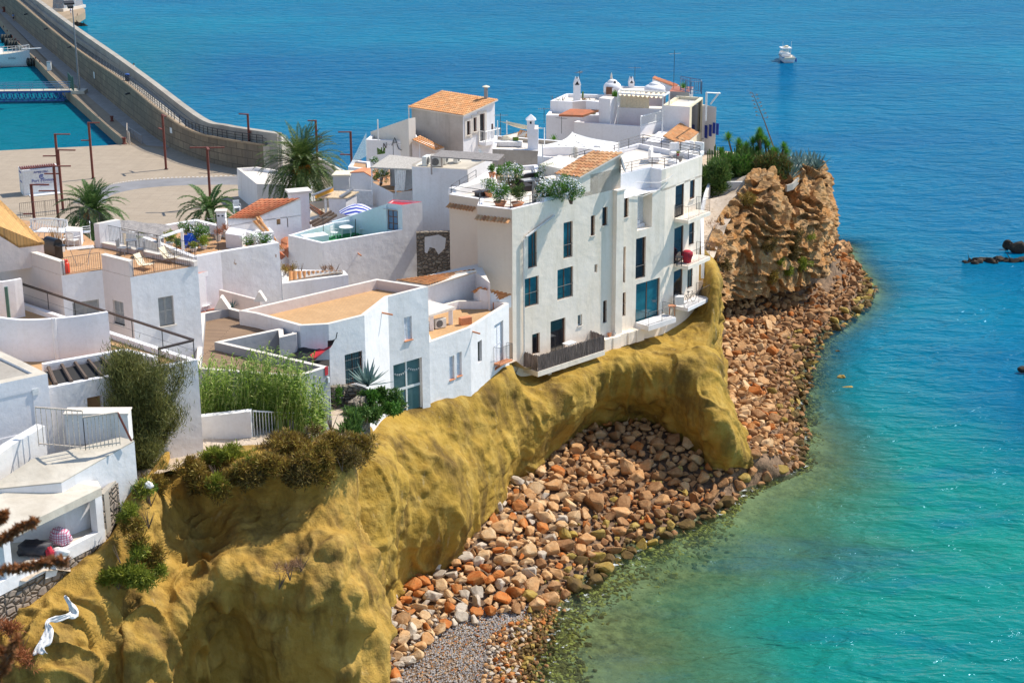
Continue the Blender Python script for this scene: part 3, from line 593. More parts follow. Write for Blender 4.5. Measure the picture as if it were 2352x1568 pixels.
def bluff(p,u,v):
    h_=mn.noise(p*.75+Vector((3,1,7)));lo_=min(1,max(0,(v-.35)*3));a=.7*mn.noise(Vector((p.x*.28,p.y*.28,p.z*.24)))+(.15+.3*lo_)*mn.noise(p*.6)-(.2+.9*lo_)*max(0,h_-.18)+.08*mn.noise(p*1.6)+(.03+.05*lo_)*mn.noise(p*3.4)+.02*mn.noise(p*7)
    st=mn.noise(Vector((p.x*.12,p.y*.12,p.z*1.5)))*.22*max(0,v-.45)*2
    rb=abs(mn.noise(Vector((p.x*.8+4,p.y*.8,p.z*.14))));a-=.5*max(0,.2-rb)/.2*min(1,max(0,(v-.25)*4))*(1 if u<.5 else .35)
    return(a+st)*(min(1,v*5)*.9+.1)
BL=[[c[0]+V(-1.5 if k>11 else 0,3.5 if k<12 else 0,-.2)]+c for k,c in enumerate(BL)]
sheet(BL,300,200,bluff,'bluff','ochre_bluff')
CG=[
 [D(1606,640,134),D(1620,640,136),D(1640,655,137),D(1648,680,138),D(1650,700,139)],
 [D(1625,560,141),D(1650,570,141.5),D(1658,610,142.5),D(1660,650,144),D(1662,690,144)],
 [D(1655,490,149),D(1685,500,149),D(1692,560,148),D(1690,620,148.5),D(1690,690,149)],
 [D(1690,450,153),D(1715,450,152),D(1725,520,150.5),D(1730,600,150.5),D(1735,680,152)],
 [D(1725,398,158),D(1752,392,155.5),D(1765,480,153),D(1775,580,152),D(1780,670,153.5)],
 [D(1770,405,160),D(1790,415,158),D(1805,500,155),D(1815,590,154),D(1825,665,155)],
 [D(1815,408,164),D(1835,410,161),D(1850,490,157.5),D(1860,570,156.5),D(1870,650,157)],
 [D(1855,388,168),D(1880,392,165),D(1895,470,161.5),D(1903,540,160),D(1900,620,160)],
 [D(1870,386,174),D(1893,390,172),D(1908,470,168),D(1912,540,166),D(1905,600,165)],
 [D(1860,380,185),D(1885,385,184),D(1900,460,181),D(1900,520,180),D(1900,560,180)]]
def cragd(p,u,v):
    q=p+Vector((mn.noise(p*.4),mn.noise(p*.4+Vector((9,0,0))),mn.noise(p*.4+Vector((0,9,0)))))*.55
    s_=Vector((q.x*.55+q.z*.5,q.y*.5,q.z*.9-q.x*.6));c=mn.voronoi(s_*.8)[0];e=mn.voronoi(s_*2.1)[0]
    l_=(q.x*.42-q.y*.1+q.z*.9)*1.15+mn.noise(q*.35)*1.2;l_=l_-math.floor(l_);l2=(q.x*.8-q.z*.45)*.55;l2=l2-math.floor(l2);return(l_*.8-.35+(.45*l2-.2)+(c[1]-c[0])*.4-.2+(e[1]-e[0])*.35+.16*mn.noise(p*3)+1.0*mn.noise(p*.22))*(min(1,v*6)*.75+.25)
oc,_=sheet(CG,330,210,cragd,'crag','crag_rock');oc.data.polygons.foreach_set('use_smooth',[False]*len(oc.data.polygons))
m=N('dry_ground');co=m.coord('World');c=m.mix(m.ramp(m.noise(co,.8,6,.7),[(.4,0.0),(.65,1.0)]),(.46,.36,.26),(.58,.48,.38));c=m.mix(m.ramp(m.noise(co,2.6,6,.7),[(.55,0.0),(.7,.8)]),c,(.24,.16,.09));m.out(c,.95);m.bump(m.noise(co,4,6,.7),.8,.1)
TG=[(Z(820,1000,16),15.5),(Z(780,1040,16.5),16.3),(Z(450,1060,17),17),(Z(600,1000,17),17),(Z(330,1080,18),17.5),(Z(455,830,18),17),(Z(600,850,16),15.5),(Z(905,940,12),12),(Z(985,900,12),11.8),(Z(1165,820,11.7),11.5),(Z(1200,830,10),10),
      (Z(1400,740,10.2),10.1),(Z(1590,660,10.6),10.5),(Z(1625,600,12.5),12.6),(Z(1650,500,12.5),12.5),(Z(1640,455,12.5),12.5),(Z(1700,440,13.5),13.3),(Z(1780,400,13),13),(Z(1870,385,13),13),(V(-30,125),11),(V(-10,150),9),(V(8,165),12),(V(-20,150),5),(V(-45,120),9),(V(-60,110),9),(V(10,145),12),(V(30,180),12.5),(V(-22,88),17),(V(-40,80),17),(V(-40,60),17)]
TB=[Z(-300,1330,16.5),Z(60,1330,16.5),D(215,1290,72.3),D(300,1150,75.5),D(360,1080,78.5),D(430,1085,80),D(520,1065,79.5),D(610,1060,79.5),D(690,1055,80),D(760,1045,81),D(800,1020,86),D(800,990,91),D(850,975,94),Z(893,970,12)+V(-.5,1,0),Z(928,955,12)+V(-.3,1,0),Z(990,925,11.8)+V(-.3,1,0),Z(1090,880,11.6)+V(-.3,1,0),Z(1175,840,11.5)+V(0,1,0),Z(1215,860,10)+V(0,1,0),Z(1350,805,10)+V(0,1,0),Z(1600,690,10.5)+V(0,.5,0),Z(1640,620,12.5)+V(-.3,.5,0),D(1650,560,142),D(1685,490,150),D(1715,445,153.5),D(1752,392,157),D(1790,405,160),D(1835,405,163.5),D(1882,388,168),V(30,173),V(22,177),V(10,178),V(-5,172),V(-30,150),V(-60,130),V(-70,60)]
TG+=[(p,p.z-.05)for p in TB if p.z>5];TG+=[(p,p.z-.3)for p in(PY(7,1180,1010,93),PY(7,1250,960,94.5),PY(7,1330,955,95.3),PY(7,1080,1050,91.5))];tb=np.array([[p.x,p.y]for p in TB]);gx=np.arange(-70,56,1.0);gy=np.arange(56,205,1.0);Gx,Gy=np.meshgrid(gx,gy);Qt=np.stack([Gx.ravel(),Gy.ravel()],1)
num=np.zeros(len(Qt));den=np.zeros(len(Qt))
for p,z in TG:w_=1/(((Qt[:,0]-p.x)**2+(Qt[:,1]-p.y)**2)**1.6+1);num+=w_*z;den+=w_
zt=num/den+np.array([.12*mn.noise(Vector((x*.6,y*.6,0)))for x,y in Qt]);ins=inpoly(Qt,tb)
def near_on(Qp,A):
    best=np.full(len(Qp),1e9);C=Qp.copy();An=np.vstack([A,A[:1]])
    for i in range(len(An)-1):
        a=An[i];d=An[i+1]-a;t=np.clip(((Qp-a)@d)/(d@d),0,1);c=a+t[:,None]*d;r_=np.hypot(*(Qp-c).T);k=r_<best;best[k]=r_[k];C[k]=c[k]
    return C,best
Cn,bd=near_on(Qt,tb);keep=ins|(bd<1.5);Qn=np.where(ins[:,None],Qt,Cn);nxg=len(gx)
fs=[(j*nxg+i,j*nxg+i+1,(j+1)*nxg+i+1,(j+1)*nxg+i)for j in range(len(gy)-1)for i in range(nxg-1)if keep[[j*nxg+i,j*nxg+i+1,(j+1)*nxg+i+1,(j+1)*nxg+i]].all()]
mb=MB();mb.add([(q[0],q[1],z)for q,z in zip(Qn,zt)],fs);mb.build('hillside','dry_ground',smooth=True,kind='structure')
def gz(x,y):
    n_=d_=0
    for p,z in TG:w_=1/(((x-p.x)**2+(y-p.y)**2)**1.6+1);n_+=w_*z;d_+=w_
    return n_/d_
def onG(n,x,y,dz=0):
    z=14
    for _ in range(12):p=P(n,x,y,z);z=.5*z+.5*gz(p.x,p.y)
    return P(n,x,y,z)+V(0,0,dz)
# ---------------------------------------------------------------- HARBOUR: plaza, quay, breakwater
def xsh(x,dy):return x+dy*(1240-x)/12400
m=MB();pl=[P(0,-500,372,1.5),P(0,0,346,1.5),P(0,240,334.5,1.5),P(0,287,331.5,1.5),P(0,400,330,1.5),P(0,560,380,1.5),P(0,673,378,1.5),P(0,795,394,1.5),P(0,920,440,1.5),V(-12,160,1.5),V(-40,110,1.5),V(-120,90,1.5)]
pl=pl[::-1];m.hexa([p-V(0,0,3)for p in pl],pl);m.build('plaza','plaza_paving',kind='structure')
C1=[(2,870,205),(2,960,172),(2,1100,145),(2,1300,125),(2,1500,116),(2,1700,113),(2,1885,113)];C0=[(2,700,180),(2,820,130),(2,950,100),(2,1120,78),(2,1350,62),(2,1600,55),(2,1885,45)]
m=MB();a=[P(*c,1.506)for c in C1];b=[P(*c,1.506)for c in C0];a=[P(2,840,260,1.506)]+a;b=[P(2,560,260,1.506)]+b;a+=[P(2,2200,118,1.506)];b+=[P(2,2200,40,1.506)]
A_=catmull(np.array([list(q)for q in a]),60);B_=catmull(np.array([list(q)for q in b]),60)
m.add([tuple(q)for q in A_]+[tuple(q)for q in B_],[(i,i+1,61+i,60+i)for i in range(59)]);m.build('road','asphalt',kind='structure')
m=MB()
for i in range(6,58):
    p=Vector(B_[i])+V(0,.35,.006);q=Vector(B_[i+1])+V(0,.35,.006);e=p.lerp(q,.55);m.quad(p,e,e+V(0,.22,0),p+V(0,.22,0))
m.build('road_marking','paint_white',kind='structure')
PR=[(26,-8,45),(87,43,98),(170,110,168),(283,188,262),(341,235,309),(384,268,338),(419,292,353),(462,309,370),(520,321,384),(566,328,392),(604,333,398)]
base=[P(0,xsh(x,yb-yt),yb,1.5)for x,yt,yb in PR];ztop=[up(p,yt)for p,(x,yt,yb)in zip(base,PR)]
d0=(base[0]-base[1]).normalized();base=[base[0]+d0*90]+base;ztop=[ztop[0]]+ztop
QE=[P(0,x,y,1.5)for x,y in((0,46),(43,101),(84,139),(116,173),(158,212),(166,219),(283,322),(290,331))];QE=[QE[0]+(QE[0]-QE[1]).normalized()*90]+QE
m=MB();nq=len(QE);nb=len(base)
ring=base[::1]+[]
poly=QE[:1]+QE[1:]+[P(0,384,345,1.5)]+[base[6],base[5],base[4],base[3],base[2],base[1],base[0]]
if area(poly)<0:poly=poly[::-1]
m.hexa([p-V(0,0,3)for p in poly],[p+V(0,0,.006)for p in poly]);m.build('quay','quay_paving',kind='structure')
m=MB()
ip=[q.lerp(b_,.48)for q,b_ in zip([QE[0],QE[1],QE[3],QE[4],QE[6],QE[7],QE[8]],[base[0],base[1],base[2],base[3],base[4],base[5],base[6]])]
for i in range(len(ip)-1):m.quad(ip[i]+V(0,0,.012),base[i]+V(0,0,.012),base[i+1]+V(0,0,.012),ip[i+1]+V(0,0,.012))
m.build('footpath','path_paving',kind='structure')
BW=thing('breakwater',base[5],'long stone breakwater wall with railed walkway on top beside the harbour','breakwater')
LG=[(66,0),(170,80),(309,173),(380,228),(451,281),(520,301),(580,311),(636,318)];PT=[(87,0),(162,55),(275,133),(347,185),(462,270),(520,287),(580,297),(642,306)]
zl=lambda x:float(np.interp(x,[0,283,384,462,640],[ztop[1],ztop[4],ztop[6],ztop[8],ztop[-1]]))
m=MB();uvs=[]
acc=0
for i in range(nb):
    if i:acc+=(base[i]-base[i-1]).length
    m.v+=[tuple(base[i]-V(0,0,1.5)),(base[i].x,base[i].y,ztop[i])];uvs+=[(acc,0),(acc,ztop[i])]
m.f=[(2*i+2,2*i,2*i+1,2*i+3)for i in range(nb-1)];m.m=[0]*len(m.f)
o=m.build('wall_face','block_wall',BW,label='tall block wall facing the quay');uv_along(o,uvs)
lg=[P(0,x,y,zl(x)+.55)for x,y in LG];lg=[lg[0]+d0*70]+lg;pt=[P(0,x,y,zl(x)+1.5)for x,y in PT];pt=[pt[0]+d0*70]+pt
m=MB();tp=catmull(np.array([[b_.x,b_.y,z]for b_,z in zip(base,ztop)]),60);lgc=catmull(np.array([list(q)for q in lg]),60);ptc=catmull(np.array([list(q)for q in pt]),60)
for i in range(59):
    a,b=Vector(tp[i]),Vector(tp[i+1]);c,d=Vector(lgc[i]),Vector(lgc[i+1]);c.z=a.z;d.z=b.z;m.quad(a,b,d,c)
    e,f=Vector(ptc[i]),Vector(ptc[i+1]);e.z=a.z;f.z=b.z;m.quad(c,d,f,e)
m.build('walkway','rough_concrete',BW)
m=MB();wallstrip(m,[Vector(q)for q in lgc],[Vector(q).z-.8 for q in lgc],[Vector(q).z for q in lgc],.55);m.build('bench_ledge','rough_concrete',BW)
m=MB();wallstrip(m,[Vector(q)+V(.12,.1,0)for q in tp],[Vector(q).z-.1 for q in tp],[Vector(q).z+.12 for q in tp],.5);m.build('kerb','quay_paving',BW)
m=MB();wallstrip(m,[Vector(q)for q in ptc],[-1]*60,[q[2]for q in ptc],.9);m.build('parapet','rough_concrete',BW)
e0=Vector(ptc[-1]);e1=P(0,676,338,3.6);e2=P(0,796,396,2.6);m=MB();wallstrip(m,[e0,e1,e2,P(0,900,440,2.6)],-1,[e0.z,3.8,2.6,2.6],.5);m.build('sea_wall','coping',BW)
s0=V(base[-1].x,base[-1].y,ztop[-1]);s1=V(lg[-1].x,lg[-1].y,ztop[-1]);dn=(P(0,664,372,1.5)-P(0,604,396,1.5));dn.z=0;dn.normalize();m=MB();ns=18;run=.42
for k in range(ns):
    zt_=ztop[-1]-(ztop[-1]-1.5)*(k)/ns-.1;a=s0+dn*run*k;b=s1+dn*run*k;c=b+dn*run;d=a+dn*run
    m.prism([(a.x,a.y),(d.x,d.y),(c.x,c.y),(b.x,b.y)],1.4,zt_)
m.build('steps','weathered_slab',BW)
railing(BW,[Vector(q)+V(.25,.1,0)for q in tp[::2]],1.15,mat='dark_iron',r=.05,rails=(1.0,.7,.4),post=1.3,bars=False)
r2=[s0,s0+dn*run*ns-V(0,0,ztop[-1]-1.5)];railing(BW,r2,1.0,r=.035,rails=(1.0,.5),post=1.8,bars=False,name='stair_railing')
def flatbox(name,n,x0,y0,x1,y1,A,B,mat,parent,k=.04):
    p=PW(n,x0,y0,A,B);q=PW(n,x1,y1,A,B);d=V(B.x-A.x,B.y-A.y).normalized();nn=V(d.y,-d.x);m=MB();o=V(p.x,p.y,q.z);rect(m,o,d,nn,0,max(.05,(q-V(p.x,p.y,q.z)).dot(d)),0,p.z-q.z,.01,k);return m.build(name,mat,parent)
flatbox('notice_panel',1,743,570,756,628,base[4],base[5],'white_metal',BW);flatbox('notice_panel',1,1350,1012,1370,1062,base[6],base[7],'white_metal',BW)
for c in((1,218,112),(1,378,228),(1,565,372),(1,1032,742)):
    i=2 if c[1]<300 else(3 if c[1]<700 else 4);A=base[i];B=base[i+1];p=PW(*c,A,B);d=(B-A).normalized();m=MB();m.tube([p,p+V(d.y,-d.x)*.7-V(0,0,.1)],.14,6);m.build('drain_spout','dark_iron',BW)
m=MB();ph=[P(14,x,y,1.5)for x,y in((700,40),(1000,200),(1150,300),(1420,440),(1560,410),(1750,340),(1870,270),(1875,210),(1800,150),(1650,100),(1400,60),(1300,-60),(700,-60))]
if area(ph)<0:ph=ph[::-1]
m.hexa([p-V(0,0,2.2)for p in ph],ph);m.build('pier_head','quay_paving',kind='structure')
o=thing('pedestal',P(14,1250,230,1.5),'pale tapered block covered in faded graffiti on the round pier head','pedestal');B0=[P(14,x,y,1.5)for x,y in((1100,235),(1400,250),(1400,215),(1340,130),(1000,110))]
m=MB();b0=P(14,1110,245,1.5);b1=P(14,1400,262,1.5);dx=(b1-b0);nb_=V(-dx.y,dx.x).normalized()*8;cn=(b0+b1)/2+nb_/2
sq=[b0,b1,b1+nb_,b0+nb_];m.prism([(q.x,q.y)for q in sq],1.5,2.1);m.build('plinth','coping',o)
m=MB();lo=[cn.lerp(q,.86)for q in sq];hi=[cn.lerp(q,.70)for q in sq]
for q in lo:q.z=2.1
for q in hi:q.z=7
m.hexa(lo,hi)
N('graffiti');mm=M['graffiti'];
def _g():
    m_=N.__new__(N);m_.mat=mm;m_.t=mm.node_tree;m_.b=mm.node_tree.nodes['Principled BSDF'];co=m_.coord('World');f=m_.noise(co,.9,4,.7,2.2)
    c=m_.ramp(f,[(.40,(.42,.40,.37)),(.47,(.32,.31,.36)),(.5,(.10,.09,.12)),(.53,(.42,.40,.38)),(.62,(.16,.28,.38)),(.68,(.46,.44,.4))]);m_.out(c,.85)
_g();m.build('body','graffiti',o)
bo=thing('bollard',P(14,95,272,1.5),'dark red bollard on the quay left of the breakwater wall, top left corner','bollard','mooring bollards');p=Vector(bo['_o'])
m=MB();m.lathe(p,[(.45,0),(.42,.12),(.28,.25),(.28,.85),(.42,1.0),(.40,1.15),(.1,1.2)],12);m.build('post','corten',bo);m=MB();m.lathe(p,[(.5,0),(.5,.05)],12);m.build('base_plate','dark_iron',bo)
dup(bo,P(14,1408,150,1.5),label='dark bollard on the round pier head right of the graffiti pedestal')
dup(bo,P(1,890,965,1.51),label='black bollard with a rope near the end of the quay',scale=.7);dup(bo,P(1,988,1145,1.51),label='short black bollard beside the grey gate on the quay corner',scale=.8)
dup(bo,P(14,562,1098,1.51),label='small black bollard behind the foredeck of the moored white boat',scale=.5)
for k,(x,y)in enumerate(((80,610),(160,700),(270,830),(350,888),(418,950),(785,1303),(875,1375))):
    dup(bo,P(14,x,y,1.51),label='small dark mooring cleat %s'%['beside the quay edge nearest the left frame edge','second along the quay edge from the left frame edge','on the quay above the topmost stack of tyres','on the quay edge behind the middle tyre fender','on the quay behind the lowest tyre fender','on the quay edge just past the boat bow','on the quay edge above the white service pillar'][k],scale=.3,group='mooring cleats on the quay edge')['category']='cleat'
t=thing('service_pillar',P(14,1095,1560,1.51),'white square service pillar on the edge of the quay','service pillar');q=Vector(t['_o']);m=MB();m.box(q+V(0,0,.75),(.7,.6,1.5));m.build('cabinet','white_metal',t,bevel=.05);m=MB();m.box(q+V(0,0,1.55),(.8,.7,.12));m.build('cap','zinc',t)
def fender(p,lab,s=1.0):
    t=thing('tyre_fender',p,lab,'fender','tyre fenders hung on the quay wall')
    for k in range(4):
        m=MB();c=p+V(-.9+.55*k,0,0)*s;vs=[];
        for i in range(16):
            for j in range(8):a=2*math.pi*i/16;b=2*math.pi*j/8;rr=(.62+.24*math.cos(b))*s;vs.append(c+V(.24*math.sin(b)*s,rr*math.cos(a)*.9,rr*math.sin(a)))
        m.add(vs,[(i*8+j,((i+1)%16)*8+j,((i+1)%16)*8+(j+1)%8,i*8+(j+1)%8)for i in range(16)for j in range(8)]);m.build('tyre','tyre_rubber',t,smooth=True)
    m=MB();m.tube([p-V(1.2,0,0)*s,p+V(1.2,0,0)*s],.08,5);m.build('chain_bar','dark_iron',t)
fender(P(14,150,850,.8),'topmost row of old tyres hung against the quay');fender(P(14,230,940,.8),'middle row of old tyres hung against the quay');fender(P(14,310,990,.8),'lowest row of old tyres hung against the quay');fender(P(14,720,1370,.8),'old tyres hung on the quay by the bow of the white boat',.9)
def tlamp(n,x,y,arms,lab,h=7.3,base_=None):
    p=P(n,x,y,8.8)if base_ is None else base_;p=V(p.x,p.y,1.5);t=thing('street_lamp',p,lab,'street lamp','rust red plaza lamps with flat arms')
    m=MB();m.box(p+V(0,0,h/2),(.26,.26,h));m.build('pole','corten',t)
    for(zh,dx,dy,L)in arms:
        m=MB();d=V(dx,dy).normalized();a=p+V(0,0,h*zh)+d*.13;m.beam(a,a+d*L,.24,.12);m.build('lamp_arm','corten',t)
    m=MB();m.box(p+V(0,0,.03),(.5,.5,.06));m.build('foot_plate','dark_iron',t)
e=(1,-.05)
tlamp(1,703,972,[(.99,1,0,1.3),(.68,-1,0,1.0)],'rust red lamp standing in front of the harbour basin, behind the left palm')
tlamp(1,1290,908,[(.99,.5,-1,1.4),(.72,-.6,.8,1.2)],'rust red lamp in the middle of the plaza against the breakwater wall')
tlamp(1,1968,905,[(.99,-1,.3,1.1),(.67,1,.2,.9)],'rust red lamp by the white flat-roofed kiosk, left of the breakwater steps')
tlamp(1,1645,1168,[(.99,-1,0,1.9),(.985,1,.1,1.9),(.995,.3,-1,1.6)],'T-shaped rust red lamp behind the second palm')
tlamp(15,1155,122,[(.99,1,0,1.7),(.62,-1,0,1.6)],'thin dark lamp, topmost of the cluster beside the container')
tlamp(15,1212,450,[(.99,1,-.1,2.0),(.6,-1,0,1.7)],'red lamp passing the right end of the container')
tlamp(15,1125,790,[(.99,1,0,1.8),(.6,-1,0,1.8)],'red lamp in front of the right half of the container')
tlamp(15,650,1180,[(.99,1,0,1.8),(.55,-1,0,1.0)],'lowest red lamp, in front of the container middle and behind the terrace railing')
tlamp(0,805,302,[(.99,-1,0,1.4),(.6,-1,.2,1.3),(.5,1,0,1.1)],'dark rust lamp against the sea, left of the graffiti house')
tlamp(0,725,276,[(.99,-1,0,.9),(.7,1,0,.6)],'rust lamp whose head rises behind the big palm crown')
b_=P(1,630,712,2.1);zt_=up(b_,8);t=thing('floodlight_mast',V(b_.x,b_.y,1.5),'very tall thin grey floodlight mast beside the gangway gate','lamp mast');m=MB();m.tube([V(b_.x,b_.y,2.1),V(b_.x,b_.y,zt_)],[.17,.08],8);m.build('mast','grey_iron',t)
m=MB();m.box(V(b_.x,b_.y,1.8),(2.2,2.4,.55));m.build('concrete_base','weathered_slab',t);m=MB();m.box(V(b_.x-.5,b_.y,zt_+.1),(1.6,.9,.3),.4,0,.4);m.box(V(b_.x-.2,b_.y-.5,zt_-.4),(.9,.7,.4),.4,0,.5);m.build('floodlight_head','dark_iron',t)
b0=P(15,510,1425,1.5);b1=P(15,1285,1348,1.5);b2=P(15,305,1362,1.5);d1=(b1-b0);d2=(b2-b0);zt_=up(b0,U(15,455,895)[1]);t=thing('container',b0,'white port office container with blue lettering on the plaza','container');d1n=d1.normalized();nn=V(d1n.y,-d1n.x);d2=-nn*d2.length
q=[b0,b0+d1,b0+d1+d2,b0+d2];m=MB();m.prism([(p.x,p.y)for p in q],1.5,zt_);m.build('body','white_metal',t)
m=MB();H_=zt_-1.5;L_=d1.length
for(u0,u1,v0,v1)in((0,.25,0,H_),(L_-.25,L_,0,H_),(.25,L_-.25,0,.2),(.25,L_-.25,H_-.25,H_)):rect(m,b0,d1n,nn,u0,u1,v0,v1,.01,.07)
d2n=-nn;n2=-d1n;W_=d2.length
for(u0,u1,v0,v1)in((0,.2,0,H_),(W_-.2,W_,0,H_),(.2,W_-.2,0,.2),(.2,W_-.2,H_-.25,H_)):rect(m,b0,d2n,n2,u0,u1,v0,v1,.01,.07)
m.build('frame','white_plastic',t)
m=MB()
for k in range(16):a=b0+d1*((k+.3)/16.5)+d2*.12+V(0,0,H_);m.beam(a+V(0,0,.06),a+d2*.74+V(0,0,.06),.16,.12)
m.build('roof_slats','corten',t)
m=MB();rect(m,b0+nn*.1,d1n,nn,L_*.12,L_*.95,.02,.10,0,.9);m.build('step','white_plastic',t)
def text(s_,p,d,n,size,mat,parent,name='lettering',align='CENTER',ext=.012):
    cu=bpy.data.curves.new('txt','FONT');cu.body=s_;cu.size=size;cu.align_x=align;cu.extrude=ext;ob=bpy.data.objects.new('txt',cu);COL.objects.link(ob)
    dg=bpy.context.evaluated_depsgraph_get();me=bpy.data.meshes.new_from_object(ob.evaluated_get(dg));COL.objects.unlink(ob);bpy.data.objects.remove(ob)
    z=d.cross(n)if False else V(0,0,1);R_=Matrix((d,z,n)).transposed();off=Vector(parent['_o'])
    for v in me.vertices:v.co=R_@v.co+p-off
    me.materials.clear();me.materials.append(M[mat]);o=bpy.data.objects.new(name,me);COL.objects.link(o);o.parent=parent;return o
text('APB01IBZ',b0+d1n*L_*.5+nn*.05+V(0,0,H_*.84),d1n,nn,.42,'blue_paint',t);text("Port d'Eivissa",b0+d1n*L_*.53+nn*.05+V(0,0,H_*.49),d1n,nn,.50,'blue_paint',t)
text('APB01IBZ',b0+d2n*W_*.5+n2*.05+V(0,0,H_*.84),-d2n,n2,.36,'blue_paint',t);text("Port d'Eivissa",b0+d2n*W_*.5+n2*.05+V(0,0,H_*.47),-d2n,n2,.26,'blue_paint',t)
def logo(c,d,n,r,par):
    m=MB();z=V(0,0,1)
    for i in range(20):
        a0=.6+i*.26;a1=a0+.26;f=lambda a,rr:c+d*math.cos(a)*rr+z*math.sin(a)*rr+n*.02
        m.quad(f(a0,r*.72),f(a0,r),f(a1,r),f(a1,r*.72))
    for k in(-.25,.05,.35):
        for i in range(6):x0=-.55+i*.18;f=lambda x:c+d*x*r+z*(k+.10*math.sin(x*9))*r+n*.02;m.quad(f(x0),f(x0+.18),f(x0+.18)+z*.16*r,f(x0)+z*.16*r)
    m.build('emblem','blue_paint',par)
logo(b0+d1n*L_*.51+nn*.03+V(0,0,H_*.69),d1n,nn,.30,t);logo(b0+d2n*W_*.5+n2*.03+V(0,0,H_*.64),-d2n,n2,.22,t)
m=MB()
for v0,x0,x1 in((.42,.28,.5),(.42,.55,.82),(.31,.42,.72)):rect(m,b0,d1n,nn,L_*x0,L_*x1,H_*v0,H_*v0+.03,.02,.03)
for i in range(2):a=b0+d1n*L_*(.5+.025*i)+nn*.03+V(0,0,H_*(.42-.03*i)+.01);e_=a+d1n*L_*.025+V(0,0,-H_*.03 if i==0 else H_*.03);m.quad(a,e_,e_+V(0,0,.04),a+V(0,0,.04))
m.build('line_motif','blue_paint',t)
A=P(1,572,715,1.9);B=P(1,-60,722,1.9);t=thing('gangway',A,'blue truss footbridge with grey railings over the harbour basin','footbridge');dB=(B-A).normalized();sd=V(-dB.y,dB.x)*.8;L_=(B-A).length
m=MB();m.beam(A,B,1.7,.12);m.build('deck','weathered_slab',t)
zb=-1.45
for s_ in(-1,1):
    m=MB();a=A+sd*s_-V(0,0,.15);m.beam(a,a+dB*L_,.16,.26);m.beam(a+dB*1.2+V(0,0,zb),a+dB*L_+V(0,0,zb),.14,.16);n_=12
    for k in range(n_):x0=1.2+(L_-1.2)*k/n_;x1=1.2+(L_-1.2)*(k+1)/n_;xm=(x0+x1)/2;m.tube([a+dB*x0+V(0,0,zb),a+dB*xm],.07,5);m.tube([a+dB*xm,a+dB*x1+V(0,0,zb)],.07,5)
    m.build('truss','navy_paint',t);railing(t,[a+dB*.2+V(0,0,.2),a+dB*L_+V(0,0,.2)],1.15,mat='slate_blue',r=.04,rails=(1,.66,.33),post=2.1,bars=False)
t=thing('gate',P(1,575,745,1.51),'dark green barred gate at the landward end of the blue footbridge','gate');a=P(1,548,700,1.5);b=P(1,588,750,1.5);m=railing(None,[a,b],2.6,.2,r=.06,barr=.03,rails=(1,.5,.05));m.build('bars','door_green',t);m=MB();m.tube([b,b+V(0,0,2.9)],.1,6);m.build('post','door_green',t)
t=thing('quay_railing',P(1,1015,1145,1.51),'pale metal railing round the steps at the quay corner','railing');a=[P(1,x,y,1.51)for x,y in((1015,1130),(1035,1150),(1130,1145),(1015,1070))]
railing(None,[a[3],a[0],a[1]],1.7,.3,r=.05,barr=.025).build('barrier','rusty_white',t);railing(None,[a[3],a[2]],1.2,.45,r=.05,barr=.025).build('barrier','grey_iron',t)
t=thing('litter_bin',P(1,985,650,zl(285)),'dark blue litter bin at the walkway railing on the breakwater','litter bin');p=Vector(t['_o'])+V(.5,.3,0);m=MB();m.lathe(p,[(.32,0),(.36,.9),(.3,.95)],12);m.build('bin','cloth_dark',t);m=MB();m.lathe(p+V(0,0,1.0),[(.4,0),(.38,.12),(.1,.2)],12);m.build('lid','navy_paint',t)
